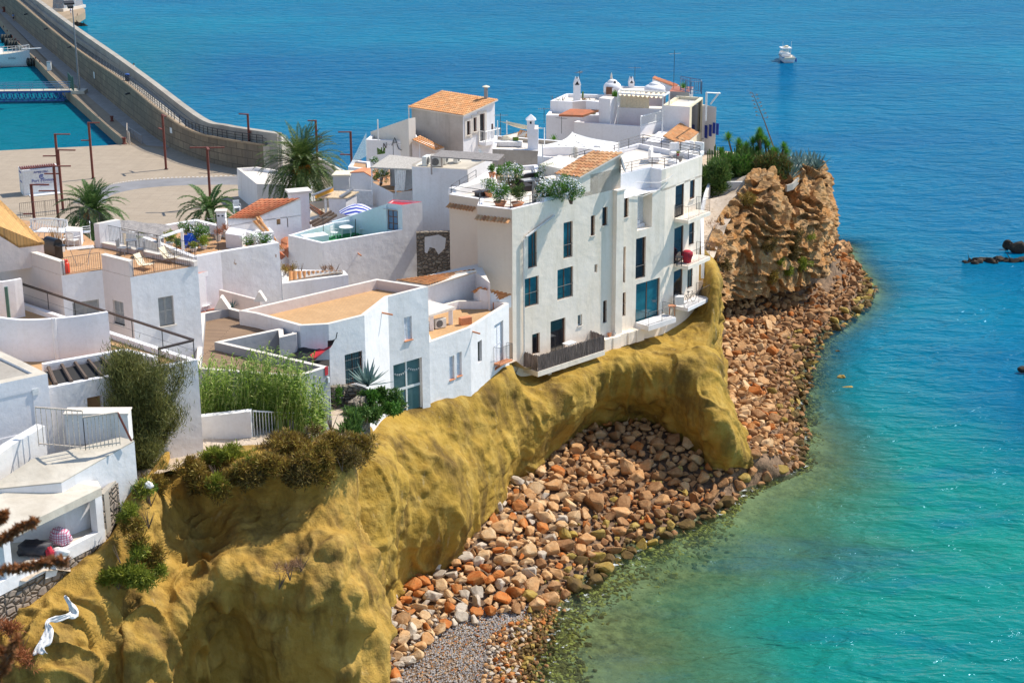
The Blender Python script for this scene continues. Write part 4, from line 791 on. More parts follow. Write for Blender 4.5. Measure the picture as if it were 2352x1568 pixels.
# ---------------------------------------------------------------- people
def person(p,face,lab,shirt='cloth_white',shorts='navy_paint',stride=.22,lean=0.0):
    t=thing('person',p,lab,'person');R_=Matrix.Rotation(face,3,'Z')
    def W_(x,y,z):return R_@Vector((x,y+lean*max(0,z-.9),z))+p
    def skin_mesh(name,J,E,mat,par):
        me=bpy.data.meshes.new(name);me.from_pydata([tuple(W_(*j[:3])-p)for j in J],E,[]);o=bpy.data.objects.new(name,me);COL.objects.link(o);o.parent=par;me.materials.append(M[mat])
        md=o.modifiers.new('skin','SKIN');sv=me.skin_vertices[0].data if me.skin_vertices else None
        if sv is None:bpy.context.view_layer.objects.active=o;bpy.ops.mesh.customdata_skin_add();sv=me.skin_vertices[0].data
        for q,j in zip(sv,J):q.radius=(j[3],j[3]*(j[4]if len(j)>4 else 1))
        sv[0].use_root=True;md.use_smooth_shade=True;s_=o.modifiers.new('sub','SUBSURF');s_.levels=1;s_.render_levels=1;return o
    J=[(0,0,.92,.14,.75),(0,0,1.15,.125,.75),(0,0,1.38,.15,.7),(0,0,1.48,.055),(0,.01,1.56,.075,1.2),(0,.01,1.66,.09,1.1),(0,.0,1.74,.06,1.1)];E=[(0,1),(1,2),(2,3),(3,4),(4,5),(5,6)]
    J.append((0,.10,1.62,.014));E.append((5,7))
    for s_ in(-1,1):
        y=stride*s_;b=len(J);J+=[(.10*s_,0,.88,.085),(.11*s_,y*.55,.50,.06),(.11*s_,y,.09,.038),(.12*s_,y+.13,.035,.03)];E+=[(0,b),(b,b+1),(b+1,b+2),(b+2,b+3)]
        y=-stride*s_*.7;b=len(J);J+=[(.20*s_,0,1.40,.05),(.25*s_,y*.4,1.14,.038),(.27*s_,y+.06,.90,.026),(.27*s_,y+.10,.83,.034,.5)];E+=[(2,b),(b,b+1),(b+1,b+2),(b+2,b+3)]
        for f_ in range(4):k=len(J);J+=[(.25*s_+.014*(f_-1.5),y+.13,.77,.008),(.25*s_+.014*(f_-1.5),y+.14,.73+.006*abs(f_-1.5),.007)];E+=[(b+3,k),(k,k+1)]
        k=len(J);J+=[(.23*s_,y+.14,.81,.009),(.225*s_,y+.16,.78,.008)];E+=[(b+3,k),(k,k+1)]
    body=skin_mesh('body',J,E,'skin',t)
    SJ=[(0,0,.95,.155,.8),(0,0,1.15,.145,.8),(0,0,1.38,.165,.75),(0,0,1.45,.09)];SE=[(0,1),(1,2),(2,3)]
    for s_ in(-1,1):b=len(SJ);SJ+=[(.19*s_,0,1.40,.068),(.235*s_,-stride*s_*.2,1.22,.055)];SE+=[(2,b),(b,b+1)]
    skin_mesh('shirt',SJ,SE,shirt,t)
    SJ=[(0,0,.97,.15,.85),(0,0,.88,.15,.9)];SE=[(0,1)]
    for s_ in(-1,1):b=len(SJ);SJ+=[(.10*s_,stride*s_*.1,.80,.10),(.11*s_,stride*s_*.5,.55,.08)];SE+=[(1,b),(b,b+1)]
    skin_mesh('shorts',SJ,SE,shorts,t)
    skin_mesh('hair',[(0,-.02,1.70,.095,1.1),(0,-.03,1.76,.07,1.1),(0,-.07,1.62,.06)],[(0,1),(0,2)],'hair_dark',t);return t
person(P(1,1068,596,zl(309)),R(150),'person in white top and dark blue shorts walking on the breakwater walkway',stride=.2)
person(P(14,303,480,1.51),R(20),'person in light blue shirt walking on the shaded quay below the breakwater wall','cloth_blue','cloth_dark')
person(P(14,1565,350,1.51),R(-100),'person in white shirt and blue shorts standing on the round pier head','cloth_blue','white_plastic',.06)
person(P(14,128,118,1.51),R(180),'person in red shirt at the top left corner beside the wall','cloth_red','cloth_dark',.05)
# ---------------------------------------------------------------- boats
def hull(name,stations,mat,parent,M4,mats2=None):
    m=MB();nseg=7;vs=[]
    for x,hb,hw,zd in stations:
        for j in range(nseg):k=j/(nseg-1);a=-1+2*k;u=abs(a);z=-.35+(zd+.35)*(u**1.7);wd=(hw*.2+(hb-hw*.2)*u**.55)if u>0 else 0;vs.append(M4@V(x,math.copysign(wd,a)if u>0 else 0,z))
    n=len(stations);m.add(vs,[(i*nseg+j,(i+1)*nseg+j,(i+1)*nseg+j+1,i*nseg+j+1)for i in range(n-1)for j in range(nseg-1)]+[tuple(range(nseg))]);o=m.build(name,mat,parent,smooth=True);return o
p=P(3 if 0 else 0,1804,140,0);ang=math.atan2(-p.y,-p.x)+R(14);M4=Matrix.Translation(p)@Matrix.Rotation(ang+math.pi,4,'Z')@Matrix.Scale(.85,4)
t=thing('motorboat',p,'small white motorboat with a cabin floating alone on the open sea','boat')
ST=[(-3.2,1.42,1.35,1.15),(-1.5,1.5,1.4,1.15),(.5,1.45,1.2,1.22),(2.2,1.0,.7,1.4),(3.4,.45,.2,1.6),(4.0,.04,.02,1.7)]
hull('hull',ST,'white_plastic',t,M4)
m=MB();L=[M4@V(x,hb-.1,zd-.35 if x<.3 else zd-.05)for x,hb,hw,zd in ST];Rr=[M4@V(x,-hb+.1,zd-.35 if x<.3 else zd-.05)for x,hb,hw,zd in ST]
for i in range(5):m.quad(L[i],L[i+1],Rr[i+1],Rr[i])
m.build('deck','weathered_slab',t)
def mbox(m,M4,x0,x1,y0,y1,z0,z1,taper=0,mi=0):
    lo=[M4@V(a,b,z0)for a,b in((x0,y0),(x1,y0),(x1,y1),(x0,y1))];hi=[M4@V(a,b,z1)for a,b in((x0+taper*.3,y0+taper),(x1-taper*2,y0+taper),(x1-taper*2,y1-taper),(x0+taper*.3,y1-taper))];m.hexa(lo,hi,mi)
m=MB();mbox(m,M4,-.6,2.0,-1.0,1.0,1.0,1.6);
for y in(-1.0,.93):mbox(m,M4,-.6,-.5,y,y+.07,1.6,2.75);mbox(m,M4,1.2,1.3,y,y+.07,1.6,2.75)
mbox(m,M4,-.9,1.6,-1.15,1.15,2.75,2.85);m.build('cabin','white_plastic',t)
m=MB();mbox(m,M4,-.55,-.5,-.92,.92,1.62,2.74);mbox(m,M4,1.2,1.24,-.92,.92,1.62,2.74);m.build('windscreen','clear_glass',t)
m=MB();mbox(m,M4,-.3,.6,-.5,.1,2.85,3.25);mbox(m,M4,0,.6,.1,.5,2.85,3.1);m.build('roof_locker','canvas_cream',t)
m=MB()
for y in(-.95,.95):m.tube([M4@V(-.7,y,2.85),M4@V(-.9,y,4.3)],.03,4)
m.build('antenna','white_metal',t)
m=MB();mbox(m,M4,-3.3,-3.1,-1.3,1.3,.75,1.2);m.build('transom','canvas_cream',t);m=MB();m.tube([M4@V(-2.9,-1.6,1.0),M4@V(-2.9,-1.6,.2)],[.12,.2],8);m.build('fender','navy_paint',t);m=MB();m.lathe(M4@V(-3.1,1.25,1.2),[(.25,-.1),(.25,.1)],12);m.build('lifebuoy','slate_blue',t)
p=P(0,66,152,0);b2_=P(0,-100,154,0);ang=math.atan2((p-b2_).y,(p-b2_).x);LB=15;c=p-(p-b2_).normalized()*6.5;M4=Matrix.Translation(c)@Matrix.Rotation(ang,4,'Z')
t=thing('tour_boat',c,'white passenger boat moored by the quay with its bow at the tyres','boat');ST=[(-14,2.4,2.2,2.2),(-6,2.5,2.3,2.2),(0,2.4,2.0,2.35),(3.4,1.7,1.1,2.55),(5.6,.8,.35,2.8),(6.9,.05,.03,3.0)]
hull('hull',ST,'white_plastic',t,M4);m=MB()
for i in range(5):a,b=ST[i],ST[i+1];m.quad(M4@V(a[0],a[1]-.1,a[3]-.12),M4@V(b[0],b[1]-.02,b[3]-.12),M4@V(b[0],-b[1]+.02,b[3]-.12),M4@V(a[0],-a[1]+.1,a[3]-.12))
m.build('deck','weathered_slab',t)
m=MB();mbox(m,M4,-13,1.6,-1.9,1.9,2.2,3.1,0);mbox(m,M4,-13,1.0,-2.1,2.1,4.3,4.5)
for x in(-6,-3,-.6,.8):
    for y in(-1.95,1.85):mbox(m,M4,x,x+.15,y,y+.1,3.1,4.3)
m.build('cabin','white_plastic',t);m=MB();mbox(m,M4,-13,.9,-1.85,1.85,3.12,4.28);m.build('cabin_window','boat_glass',t);m=MB();mbox(m,M4,-13,-2.6,-1.7,1.7,4.5,5.3);m.build('upper_deck','white_plastic',t)
q=[M4@V(x,-hb*.9,zd)for x,hb,hw,zd in ST[2:]];q2=[M4@V(x,hb*.9,zd)for x,hb,hw,zd in ST[2:]];railing(t,q,.9,r=.03,rails=(1,.5),post=.9,bars=False,mat='white_metal');railing(t,q2,.9,r=.03,rails=(1,.5),post=.9,bars=False,mat='white_metal')
m=MB();m.beam(M4@V(5.5,0,3.1),M4@V(9,0,3.25),.5,.12);m.build('bow_plank','white_metal',t)
a=M4@V(1.9,-2.15,1.75);b=M4@V(5.2,-1.05,1.9);dd_=(b-a);dd_.z=0;dd_.normalize();text('EIVISSA',a.lerp(b,.62)+V(dd_.y,-dd_.x)*.18+V(0,0,-.3),dd_,V(dd_.y,-dd_.x),.42,'cloth_dark',t)
# ================================================================ HOUSES
def top(name,mb,mat,loc,label,cat,group=None,smooth=False,part='body'):
    t=thing(name,loc,label,cat,group);mb.build(part,mat,t,smooth=smooth);return t
def mid(pts):return sum((Vector(p)for p in pts),Vector())/len(pts)
# ---- A: terrace house with garden furniture, far left
hA=House('terrace_house',P(2,1035,846,24)-V(0,0,8),'large cream house with furnished tiled roof terrace and grey shutters at left')
A0=(2,-300,475,24.75);K1=(2,487,834,24);K2=(2,812,788,24);K3=(2,1035,846,24);K4=(2,1572,755,24);K5=(2,780,590,24);K6=(2,640,488,24);K7=(2,170,388,24);K8=(2,-300,380,24)
hA.block([A0,K1,K2,K3,K4,K5,K6,K7,K8],24,15.5,wall='blush_plaster',roof='terracotta_paving',wins={1:[(2,575,1052,795,1135,'shutter')],2:[(2,893,1025,993,1232,'shutter')],3:[(2,1255,1012,1392,1218,'shutter')]},edges={3:'white_plaster',1:'white_plaster'})  # left-facing walls coloured darker blush for their dimmer light, right-facing ones white
g=lambda c,z=None:P(c[0],c[1],c[2],(c[3]if len(c)>3 else 24)if z is None else z)
def par(h,a,b,z0,z1,th=.26,mat='blush_plaster',cap=True):
    m_=h.mi(h.wm,mat);wallstrip(h.w,[a,b],z0,z1,th,m_)
    if cap:
        zz=z1 if isinstance(z1,(list,tuple))else[z1,z1];wallstrip(h.w,[a,b],[zz[0]+.001,zz[1]+.001],[zz[0]+.05,zz[1]+.05],th+.08,h.mi(h.wm,'coping'))
gA0,g1,g2,g3,g4,g5,g6,g7=[V(g(c).x,g(c).y)for c in(A0,K1,K2,K3,K4,K5,K6,K7)]
ins_=lambda a,b,k=.15:(V(-(b-a).y,(b-a).x).normalized()*k)
o_=ins_(gA0,g1);par(hA,gA0+o_,g1+o_+(gA0-g1).normalized()*.02,24,24.75);o_=ins_(g2,g3);par(hA,g2+o_,g3+o_+(g2-g3).normalized()*.02,24,24.85)
o_=ins_(g4,g5);par(hA,g4+o_,g5+o_,24,24.25)
hA.block([(2,760,612,24),(2,800,614,24),(2,957,392,25.45),(2,918,384,25.45)],25.45,23.5,wall='white_plaster')
hA.block([(2,520,480),(2,640,485),(2,655,450),(2,530,440)],24.85,24.004,wall='clean_white')
e_=[P(2,150,592,25.3),P(2,352,565,25.3),P(2,-90,145,28.0),P(2,-360,275,28.0)];slab(hA.r,e_,.16,hA.mi(hA.rm,'herringbone_paving'))
hA.w.hexa([V(p.x,p.y,23.9)for p in[e_[0].lerp(e_[3],.02),e_[1].lerp(e_[2],.02),e_[2],e_[3]]],[p-V(0,0,.17)for p in[e_[0].lerp(e_[3],.02),e_[1].lerp(e_[2],.02),e_[2],e_[3]]],hA.mi(hA.wm,'blush_plaster'))
hA.done();rt=hA.root;Z24=V(0,0,24)
railing(rt,[g1+Z24+V(.1,.1,0),g2+Z24+V(-.1,.1,0)],.98);railing(rt,[g3+Z24+V(.15,.1,0),g4+Z24+V(-.15,.1,0)],.98);railing(rt,[g4+Z24+V(-.1,.2,.28),g5+Z24+V(.3,0,.28)],.98);railing(rt,[P(2,165,385,24.1),P(2,560,345,24.1),P(2,880,500,24)],1.0)
# ---- B: curved-wall terrace building, lower left
hB=House('curved_wall_house',P(2,1565,1600,19),'white house with orange terrace, curved screen walls and a brown handrail at lower left')
Bc=[(8,215,245),(8,887,118),(2,185,1045),(2,-400,800),(8,-300,160)]
hB.block(Bc,22.0,14,par=.28,t=.3,wall='white_plaster',roof='ochre_paving',wins={0:[(8,390,290,470,397,'plank',.5)]},inner='clean_white')
tl=P(8,190,160,22.05);tr=P(8,560,92,22.05);bl=P(8,215,243,22.0);br=P(8,640,165,22.0)
m_=hB.mi(hB.wm,'white_plaster');wallstrip(hB.w,[tl+V(0,.1,0),tr],21.6,22.3,.3,m_);wallstrip(hB.w,[tr,P(8,700,130,22.0)],21.6,22.3,.3,m_)
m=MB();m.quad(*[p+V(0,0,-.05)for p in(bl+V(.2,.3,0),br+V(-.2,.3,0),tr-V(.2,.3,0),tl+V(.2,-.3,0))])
m.build('pergola_shade_sheet','painted_dark_interior',hB.root)  # flat dark sheet, the shade below the beams put into its colour
for k in range(6):a=bl.lerp(br,.08+.16*k)+V(0,.1,.05);b=tl.lerp(tr,.08+.16*k)+V(0,-.1,.05);m=MB();m.tube([a.lerp(b,.02),b],.10,6);m.build('pergola_beam','dark_wood',hB.root)
def curve(ctrl,n=14):return[Vector(q)for q in catmull(np.array([list(c)for c in ctrl]),n)]
c1=curve([P(2,-350,1330,21.75),P(2,-120,1450,21.75),P(2,120,1500,21.75),P(2,345,1505,21.75),P(2,640,1478,21.75),P(2,880,1440,21.75)],26);wallstrip(hB.w,c1,21.7,[23.95]*25+[23.95],.22,hB.mi(hB.wm,'shaded_cream_plaster' if 0 else 'clean_white'))
pz=c1[16];hB.w.tube([V(c1[17].x,c1[17].y-.12,21.7),V(c1[17].x,c1[17].y-.12,24.0)],.13,6,m_)
c2=curve([P(2,-300,1150,21.75),P(2,0,1180,21.75),P(2,195,1150,21.75)],6);wallstrip(hB.w,c2,21.7,23.9,.22,m_)
hB.done()
m=MB();a=P(2,-60,1170,21.75);b=P(2,90,1172,21.75);m.prism([(a.x,a.y-.2),(b.x,b.y-.2),(b.x,b.y),(a.x,a.y)],21.75,23.6);m.build('door','door_green',hB.root)
a=P(2,180,1030,22.05);b=P(2,1545,1490,22.05);c=P(2,1270,1560,22.05)
hs=MB();n_=6
for k in range(n_+1):p=a.lerp(b,k/n_);hs.tube([p,p+V(0,0,.95)],.025,4)
p=c;hs.tube([p,p+V(0,0,.95)],.025,4);hs.tube([a+V(0,0,.4),b+V(0,0,.4)],.01,3)
hs.build('railing_posts','dark_iron',hB.root);hr=MB();hr.beam(a+V(0,0,.98),b+V(0,0,.98),.12,.1);hr.beam(b+V(0,0,.96),c+V(0,0,.96),.12,.1);hr.build('handrail','handrail_brown',hB.root)
# ---- C: grey-roofed block at far left edge
hC=House('gravel_roof_house',P(8,0,400,19),'low white house with flat gravel roof at the left frame edge')
hC.block([(8,-300,290),(8,213,180),(8,100,125),(8,-40,60),(8,-300,20)],22.9,14,par=.12,t=.5,wall='clean_white',roof='rough_concrete',top='weathered_slab',wins={0:[(8,-60,300,168,440,'panel',.06)]})
hC.done();q0=P(8,-300,290,22.9);q1=P(8,213,180,22.9);flatbox('wall_sign',8,143,250,174,272,q0,q1,'white_metal',hC.root)
# ---- D: ruined lookout with open room, bottom left
hD=House('ruined_lookout',P(8,455,985,14.25),'weathered concrete lookout with an open room over a rubble stone base, bottom left','building')
up5=[P(8,x,y,z)for x,y,z in((275,667,19.5),(603,480,20.25),(540,465,20.4),(150,560,20.2),(-60,700,19.5))];hD.w.hexa([V(p.x,p.y,15)for p in up5],[p-V(0,0,.06)for p in up5],hD.mi(hD.wm,'white_plaster'));slab(hD.r,up5,.05,hD.mi(hD.rm,'weathered_slab'))
R0=P(8,455,692,18.9);R1=P(8,-30,925,18.9);R2=P(8,-160,760,19.2);R3=P(8,265,655,19.35)
dr=(R0-R1).normalized();nr=V(dr.y,-dr.x);mi=hD.mi(hD.wm,'white_plaster');slab(hD.r,[R1,R0,R0+V(-.3,.6,.1),R3,R2],.38,hD.mi(hD.rm,'weathered_slab'))
F5=[V(p.x,p.y,16.75)for p in(R1,R0,R0+V(.2,1.5,0),R3+V(.6,2,0),R2+V(0,2,0))];slab(hD.w,F5,.3,hD.mi(hD.wm,'weathered_slab'))
Ls=(R0-R1).length;rect(hD.w,R1,dr,nr,0,Ls,-2.7,-2.1,.004,-.3,mi);rect(hD.w,R1,dr,nr,Ls-.45,Ls-.01,-2.1,-.385,-.002,-.4,mi);rect(hD.w,R1,dr,nr,.5,.9,-2.1,-.385,-.002,-.4,mi)
mi2=hD.mi(hD.wm,'rough_concrete');wallstrip(hD.w,[F5[1]+V(-.1,.2,0),F5[2],F5[3],F5[4]],16.5,[18.5,18.6,18.9,18.9],.3,mi2)
mr=hD.mi(hD.wm,'rubble_wall');rect(hD.w,R1,dr,nr,-4,Ls+.2,-4.9,-2.702,-.02,-1.2,mr)
pe=P(8,548,650,18.5);hD.w.hexa([V(p.x,p.y,13.5)for p in(R0+dr*.03-nr*.03,pe,pe+V(-.4,1.2,0),R0+V(-.4,1.0,0))],[V(p.x,p.y,18.45)for p in(R0+dr*.03-nr*.03,pe,pe+V(-.4,1.2,0),R0+V(-.4,1.0,0))],mr);NR=nr.copy();LR0=R0.copy();LR1=R1.copy()
hD.done()
t=thing('parapet_wall',P(8,100,560,19.75),'low whitewashed wall with worn plaster beside the sloping path at the left edge','wall');m=MB();wallstrip(m,[P(8,-120,700,19.55),P(8,40,570,19.95),P(8,190,480,20.25)],18.75,[20.45,20.75,21.05],.55);m.build('wall','old_white_plaster',t)
# ---- E: grey walled courtyard with timber roof deck
hE=House('deck_house',P(7,965,900,16),'grey rendered house with a timber boarded roof deck and sunken court')
hE.block([(7,60,780),(7,755,835),(7,965,768),(7,245,600),(7,622,520),(7,628,572),(7,745,545),(7,767,492),(7,290,365),(7,95,405)],19.2,14.5,par=.5,t=.28,wall='grey_render',roof='deck_boards',top='coping',inner='grey_render')
hE.block([(7,640,640,19.2),(7,965,770,19.2),(7,960,480,19.2),(7,770,492,19.2)],17.4,14.4,wall='grey_render',roof='painted_dark_interior')
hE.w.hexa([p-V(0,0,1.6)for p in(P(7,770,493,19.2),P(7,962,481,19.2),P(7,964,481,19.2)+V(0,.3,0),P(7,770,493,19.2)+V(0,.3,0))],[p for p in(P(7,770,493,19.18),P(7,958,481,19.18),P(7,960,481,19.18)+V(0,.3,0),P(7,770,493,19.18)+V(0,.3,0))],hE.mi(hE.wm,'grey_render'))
hE.done();a=P(7,240,372,19.2);m=MB();m.hexa([a+V(-.45,-.3,0),a+V(.5,-.3,0),a+V(.5,.4,0),a+V(-.45,.4,0)],[a+V(-.05,-.3,.75),a+V(.05,-.3,.75),a+V(.05,.4,.75),a+V(-.05,.4,.75)]);m.build('vent_cap','coping',hE.root)
q0=P(7,755,835,19.2);q1=P(7,965,768,19.2);flatbox('alarm_sign',7,935,770,958,822,q0,q1,'sign_red',hE.root);flatbox('alarm_box',7,950,840,963,870,q0,q1,'white_plastic',hE.root,.12)
# ---- F: low white house with orange paved roof
hF=House('low_white_house',P(7,1410,1100,12),'low white house with big four-pane window and orange paved roof at the cliff edge')
hF.block([(7,770,490),(7,962,480),(7,1205,420),(7,1365,295),(7,1638,225),(7,1290,172),(7,355,388),(7,470,408)],19.6,11.2,par=.62,t=.26,wall='white_plaster',roof='ochre_paving',top='coping',
         wins={1:[(7,1072,690,1198,868,'barred')],3:[(7,1475,437,1530,580,'wshutter',.16),(7,1402,760,1604,1062,'grid',.22)]},inner='blush_plaster')
hF.done();f0=P(7,1365,295,19.6);f1=P(7,1205,420,19.6)
def spout(h,n,x,y,A,B,L=.55):p=PW(n,x,y,A,B);d=V(B.x-A.x,B.y-A.y).normalized();nn=V(d.y,-d.x);m=MB();m.tube([p-nn*.05,p+nn*L-V(0,0,.08)],.055,6);m.build('rain_spout','terracotta',h.root)
spout(hF,7,1325,402,f1,f0,.7)
a=P(7,490,292+0,19.65)if 0 else P(7,497,322,19.65);m=MB();m.hexa([a+V(-.35,-.2,0),a+V(.4,-.2,0),a+V(.4,.3,0),a+V(-.35,.3,0)],[a+V(-.05,-.2,.6),a+V(.05,-.2,.6),a+V(.05,.3,.6),a+V(-.05,.3,.6)]);m.build('vent_cap','coping',hF.root)
A_,B_=P(7,1365,295,19.6),P(7,1638,225,19.6);m=MB();d=V(B_.x-A_.x,B_.y-A_.y).normalized();nn=V(d.y,-d.x);a=PW(7,1408,815,A_,B_)-nn*.17;b=PW(7,1595,755,A_,B_)-nn*.17
for k in range(15):p=a.lerp(b,k/14);p.z-=.22*math.sin(math.pi*((k%8)/7.5));m.add([p,p+d*.1,p+d*.05-V(0,0,.16)],[(0,1,2)])
m.build('bunting','cloth_white',hF.root)
# ---- G: terrace house right of it
hG=House('narrow_terrace_house',P(7,1640,1030,11.5),'long low white house with orange roof terrace and barred corner door on the cliff top')
hG.block([(7,1640,605),(7,1925,503),(7,2187,338),(7,2100,320),(7,1838,318),(7,1560,390)],15.8,11,par=.55,t=.26,wall='white_plaster',roof='ochre_paving',top='coping',
         wins={0:[(7,1782,703,1818,848,'wshutter'),(7,1832,677,1868,824,'wshutter')],1:[(7,1975,602,2004,728,'hole'),(7,2088,490,2150,745,'wshutter')]})
hG.done();a=P(7,1925,503,15.8);b=P(7,2187,338,15.8);spout(hG,7,1940,530,a,b);p=PW(7,2085,745,a,b);q=PW(7,2172,712,a,b);d=(b-a).normalized();nn=V(d.y,-d.x)
railing(hG.root,[p,p+nn*.45,q+nn*.45,q],1.15,.1);m=MB();s_=p+nn*.22;m.beam((p+nn*.2)-V(0,0,.07),(q+nn*.2)-V(0,0,.07),.5,.12);m.build('balcony_slab','terracotta',hG.root)
zr=15.25;cp=[P(7,1560,445,zr+1.25),P(7,1650,418,zr+1.25),P(7,1820,362,zr+1.25),P(7,1640,318,zr+1.25),P(7,1480,350,zr+1.25)];m=MB();m.hexa([p-V(0,0,.14)for p in cp],cp);m.build('canopy','coping',hG.root)
for x,y in((1665,412),(1795,372)):p=P(7,x,y+6,zr+1.1);m=MB();m.box(V(p.x-.05,p.y+.15,zr+.55),(.28,.28,1.1));m.build('pillar','clean_white',hG.root)
for(x,y,w_)in((1890,480,.8),(2095,370,.6)):p=P(7,x,y,15.35);m=MB();m.box(V(p.x,p.y+.3,15.5),(w_,.4,.5),R(30));m.build('flue_box','terracotta',hG.root)
# ---- H: tall apartment building on the cliff
ZT=21.7
hH=House('tall_house',P(6,505,1380,10),'tall cream and white cliff-top apartment house with many brown windows and balconies')
kA=P(6,505,272,ZT);kE=PW(6,1575,300,kA,P(6,1055,143,ZT));kB=PW(6,1052,143,kA,P(6,1055,143,ZT));kR=P(5,1960,1008,22);uF=(kE-kA);uF.z=0;uF.normalize();nF=V(uF.y,-uF.x)
kA=V(kA.x,kA.y);kB=V(kB.x,kB.y);kE=V(kE.x,kE.y);kR=V(kR.x,kR.y);kC=PW(5,1072,1100,kA,kE);kC=V(kC.x,kC.y)
W1=[(6,617,437,680,672,'brown2'),(6,866,367,929,603,'brown2'),(6,586,762,692,935,'brown'),(6,823,697,932,880,'brown'),(6,775,1057,878,1262,'door'),(6,646,1148,700,1275,'door'),(6,966,1013,995,1080,'white')]
W2=[(6,1057,318,1085,450,'dark'),(6,1138,260,1173,378,'dark'),(6,1083,659,1102,710,'hole'),(6,1143,913,1168,1062,'dark'),(6,1267,203,1275,205,'x')]
W2=W2[:-1]
W3=[(6,1268,202,1320,322,'dark'),(6,1386,170,1483,395,'loggia'),(6,1260,542,1298,782,'dark'),(6,1374,479,1438,745,'dark'),(6,1258,862,1300,1015,'dark'),(6,1374,797,1535,1055,'slide')]
k1=P(4,1005,1278,ZT);k2=P(4,1302,1323,ZT);k3=P(4,1280,1388,ZT);bk=[P(4,1870,985,ZT),P(4,1440,1015,ZT),P(4,1270,1118,ZT)]
for q in[k1,k2,k3]+bk:q.z=0
hH.block([k3,kA,kB,kB+V(-3.4,3.4),bk[0],bk[1],bk[2],k1,k2],ZT,8.5,par=.32,t=.3,wall='shaded_cream_plaster',roof='coping',top='clean_white',wins={1:W1},edges={1:'tall_plaster'},inner='clean_white')  # left walls get their shade from a darker plaster colour than the sunlit facade
bC=kC+V(-4.4,4.6)
hH.block([kB,kC,bC,kB+V(-3.6,3.6)],22.9,8.5,wall='tall_plaster',wins={0:W2})
kD=PW(5,1515,1200,kA,kE);kD=V(kD.x,kD.y)
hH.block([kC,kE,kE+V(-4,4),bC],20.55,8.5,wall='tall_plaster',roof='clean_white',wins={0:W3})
sh=-nF*1.1
hH.block([kC+sh,kD+sh,kD,kE,kR,kR+V(-4.6,5),kC+V(-4,5)],22.05,20.4,par=.38,t=.25,wall='tall_plaster',roof='coping',top='clean_white',edges={0:'clean_white',1:'clean_white'},inner='clean_white')
W4=[(6,1652,77,1704,322,'dark',.12),(6,1753,50,1782,190,'dark',.12),(6,1642,407,1700,640,'door',.12),(6,1746,374,1777,512,'dark',.12),(6,1638,708,1694,930,'door',.12),(6,1735,674,1766,812,'brown',.12)]
hH.block([kE,kR,kR+V(-4.6,5),kE+V(-4,4)],20.56,8.5,wall='tall_plaster',wins={0:W4})
g0=kB+nF*.12;z_lo,z_hi=22.95,24.05;gw=PW(5,610,1240,kA,kE);gw=V(gw.x,gw.y)+nF*.15;gh=kC+nF*.15+uF*.1
r0=P(5,345,1198,z_lo);r3=P(5,757,950,z_hi)
hH.tiles(V(r0.x,r0.y,z_lo),V(gw.x,gw.y,z_lo),V(gh.x,gh.y,z_hi),V(r3.x,r3.y,z_hi),pitch=.3,row=.45)
hH.w.hexa([V(p.x,p.y,21.4)for p in(gw-nF*.15,kC,V(r3.x,r3.y)+V(.1,-.1),V(r0.x,r0.y)+V(.1,-.1))],[V(gw.x-nF.x*.15,gw.y-nF.y*.15,z_lo-.12),V(kC.x,kC.y,z_hi-.12),V(r3.x+.1,r3.y-.1,z_hi-.12),V(r0.x+.1,r0.y-.1,z_lo-.12)],hH.mi(hH.wm,'tall_plaster'))
hH.w.hexa([V(p.x,p.y,20)for p in(kB+uF*.02,gw-nF*.151,gw-nF*.151+V(-2.4,2.4),kB+V(-2.4,2.4))],[V(p.x,p.y,22.4)for p in(kB+uF*.02,gw-nF*.151,gw-nF*.151+V(-2.4,2.4),kB+V(-2.4,2.4))],hH.mi(hH.wm,'tall_plaster'))
def tqH(*a_):
    m=MB();tile_quad(m,*a_);m.build('tile_eyebrow','roof_tile',hH.root)
a=P(6,30,232,19.9);b=P(6,258,268,19.9)
d=(k2-k1).normalized();nn=V(d.y,-d.x);p0=PW(6,66,235,k1,k2);p1=PW(6,256,272,k1,k2);zz=(p0.z+p1.z)/2;tqH(V(p0.x,p0.y,zz-.12)+nn*.42,V(p1.x,p1.y,zz-.12)+nn*.42,V(p1.x,p1.y,zz+.12)+nn*.02,V(p0.x,p0.y,zz+.12)+nn*.02,.26,.4)
d=(kA-k3).normalized();nn=V(d.y,-d.x);p0=PW(6,260,320,k3,kA);p1=PW(6,500,352,k3,kA);zz=(p0.z+p1.z)/2;tqH(V(p0.x,p0.y,zz-.12)+nn*.42,V(p1.x,p1.y,zz-.12)+nn*.42,V(p1.x,p1.y,zz+.12)+nn*.02,V(p0.x,p0.y,zz+.12)+nn*.02,.26,.4)
a=P(6,375,905,15.9);b=P(6,512,878,15.9);c=P(6,400,845,16.9);e=P(6,232,850,16.3)
tqH(P(6,218,850,16.3),P(6,425,905,15.9),P(6,508,868,16.3),P(6,275,815,16.9),.26,.4);hH.w.hexa([p-V(0,0,.9)for p in(P(6,235,852,16.2),P(6,420,900,15.8),P(6,500,868,16.2),P(6,280,820,16.8))],[p-V(0,0,.06)for p in(P(6,235,852,16.2),P(6,420,900,15.8),P(6,500,868,16.2),P(6,280,820,16.8))],hH.mi(hH.wm,'clean_white'))
def fpt(n,x,y):p=PW(n,x,y,kA,kE);return(V(p.x,p.y)-kA).dot(uF),p.z
u0,z1=fpt(6,1198,148);u1,_=fpt(6,1265,148);rect(hH.w,kA,uF,nF,u0+.25,u1+.0,9.2,z1,.003,.38,hH.mi(hH.wm,'tall_plaster'));rect(hH.w,kA,uF,nF,u0+.2,u1+.06,z1,z1+.1,.003,.44,hH.mi(hH.wm,'coping'))
u0,z0_=fpt(6,1062,1190);u1,z1_=fpt(6,1390,1085)
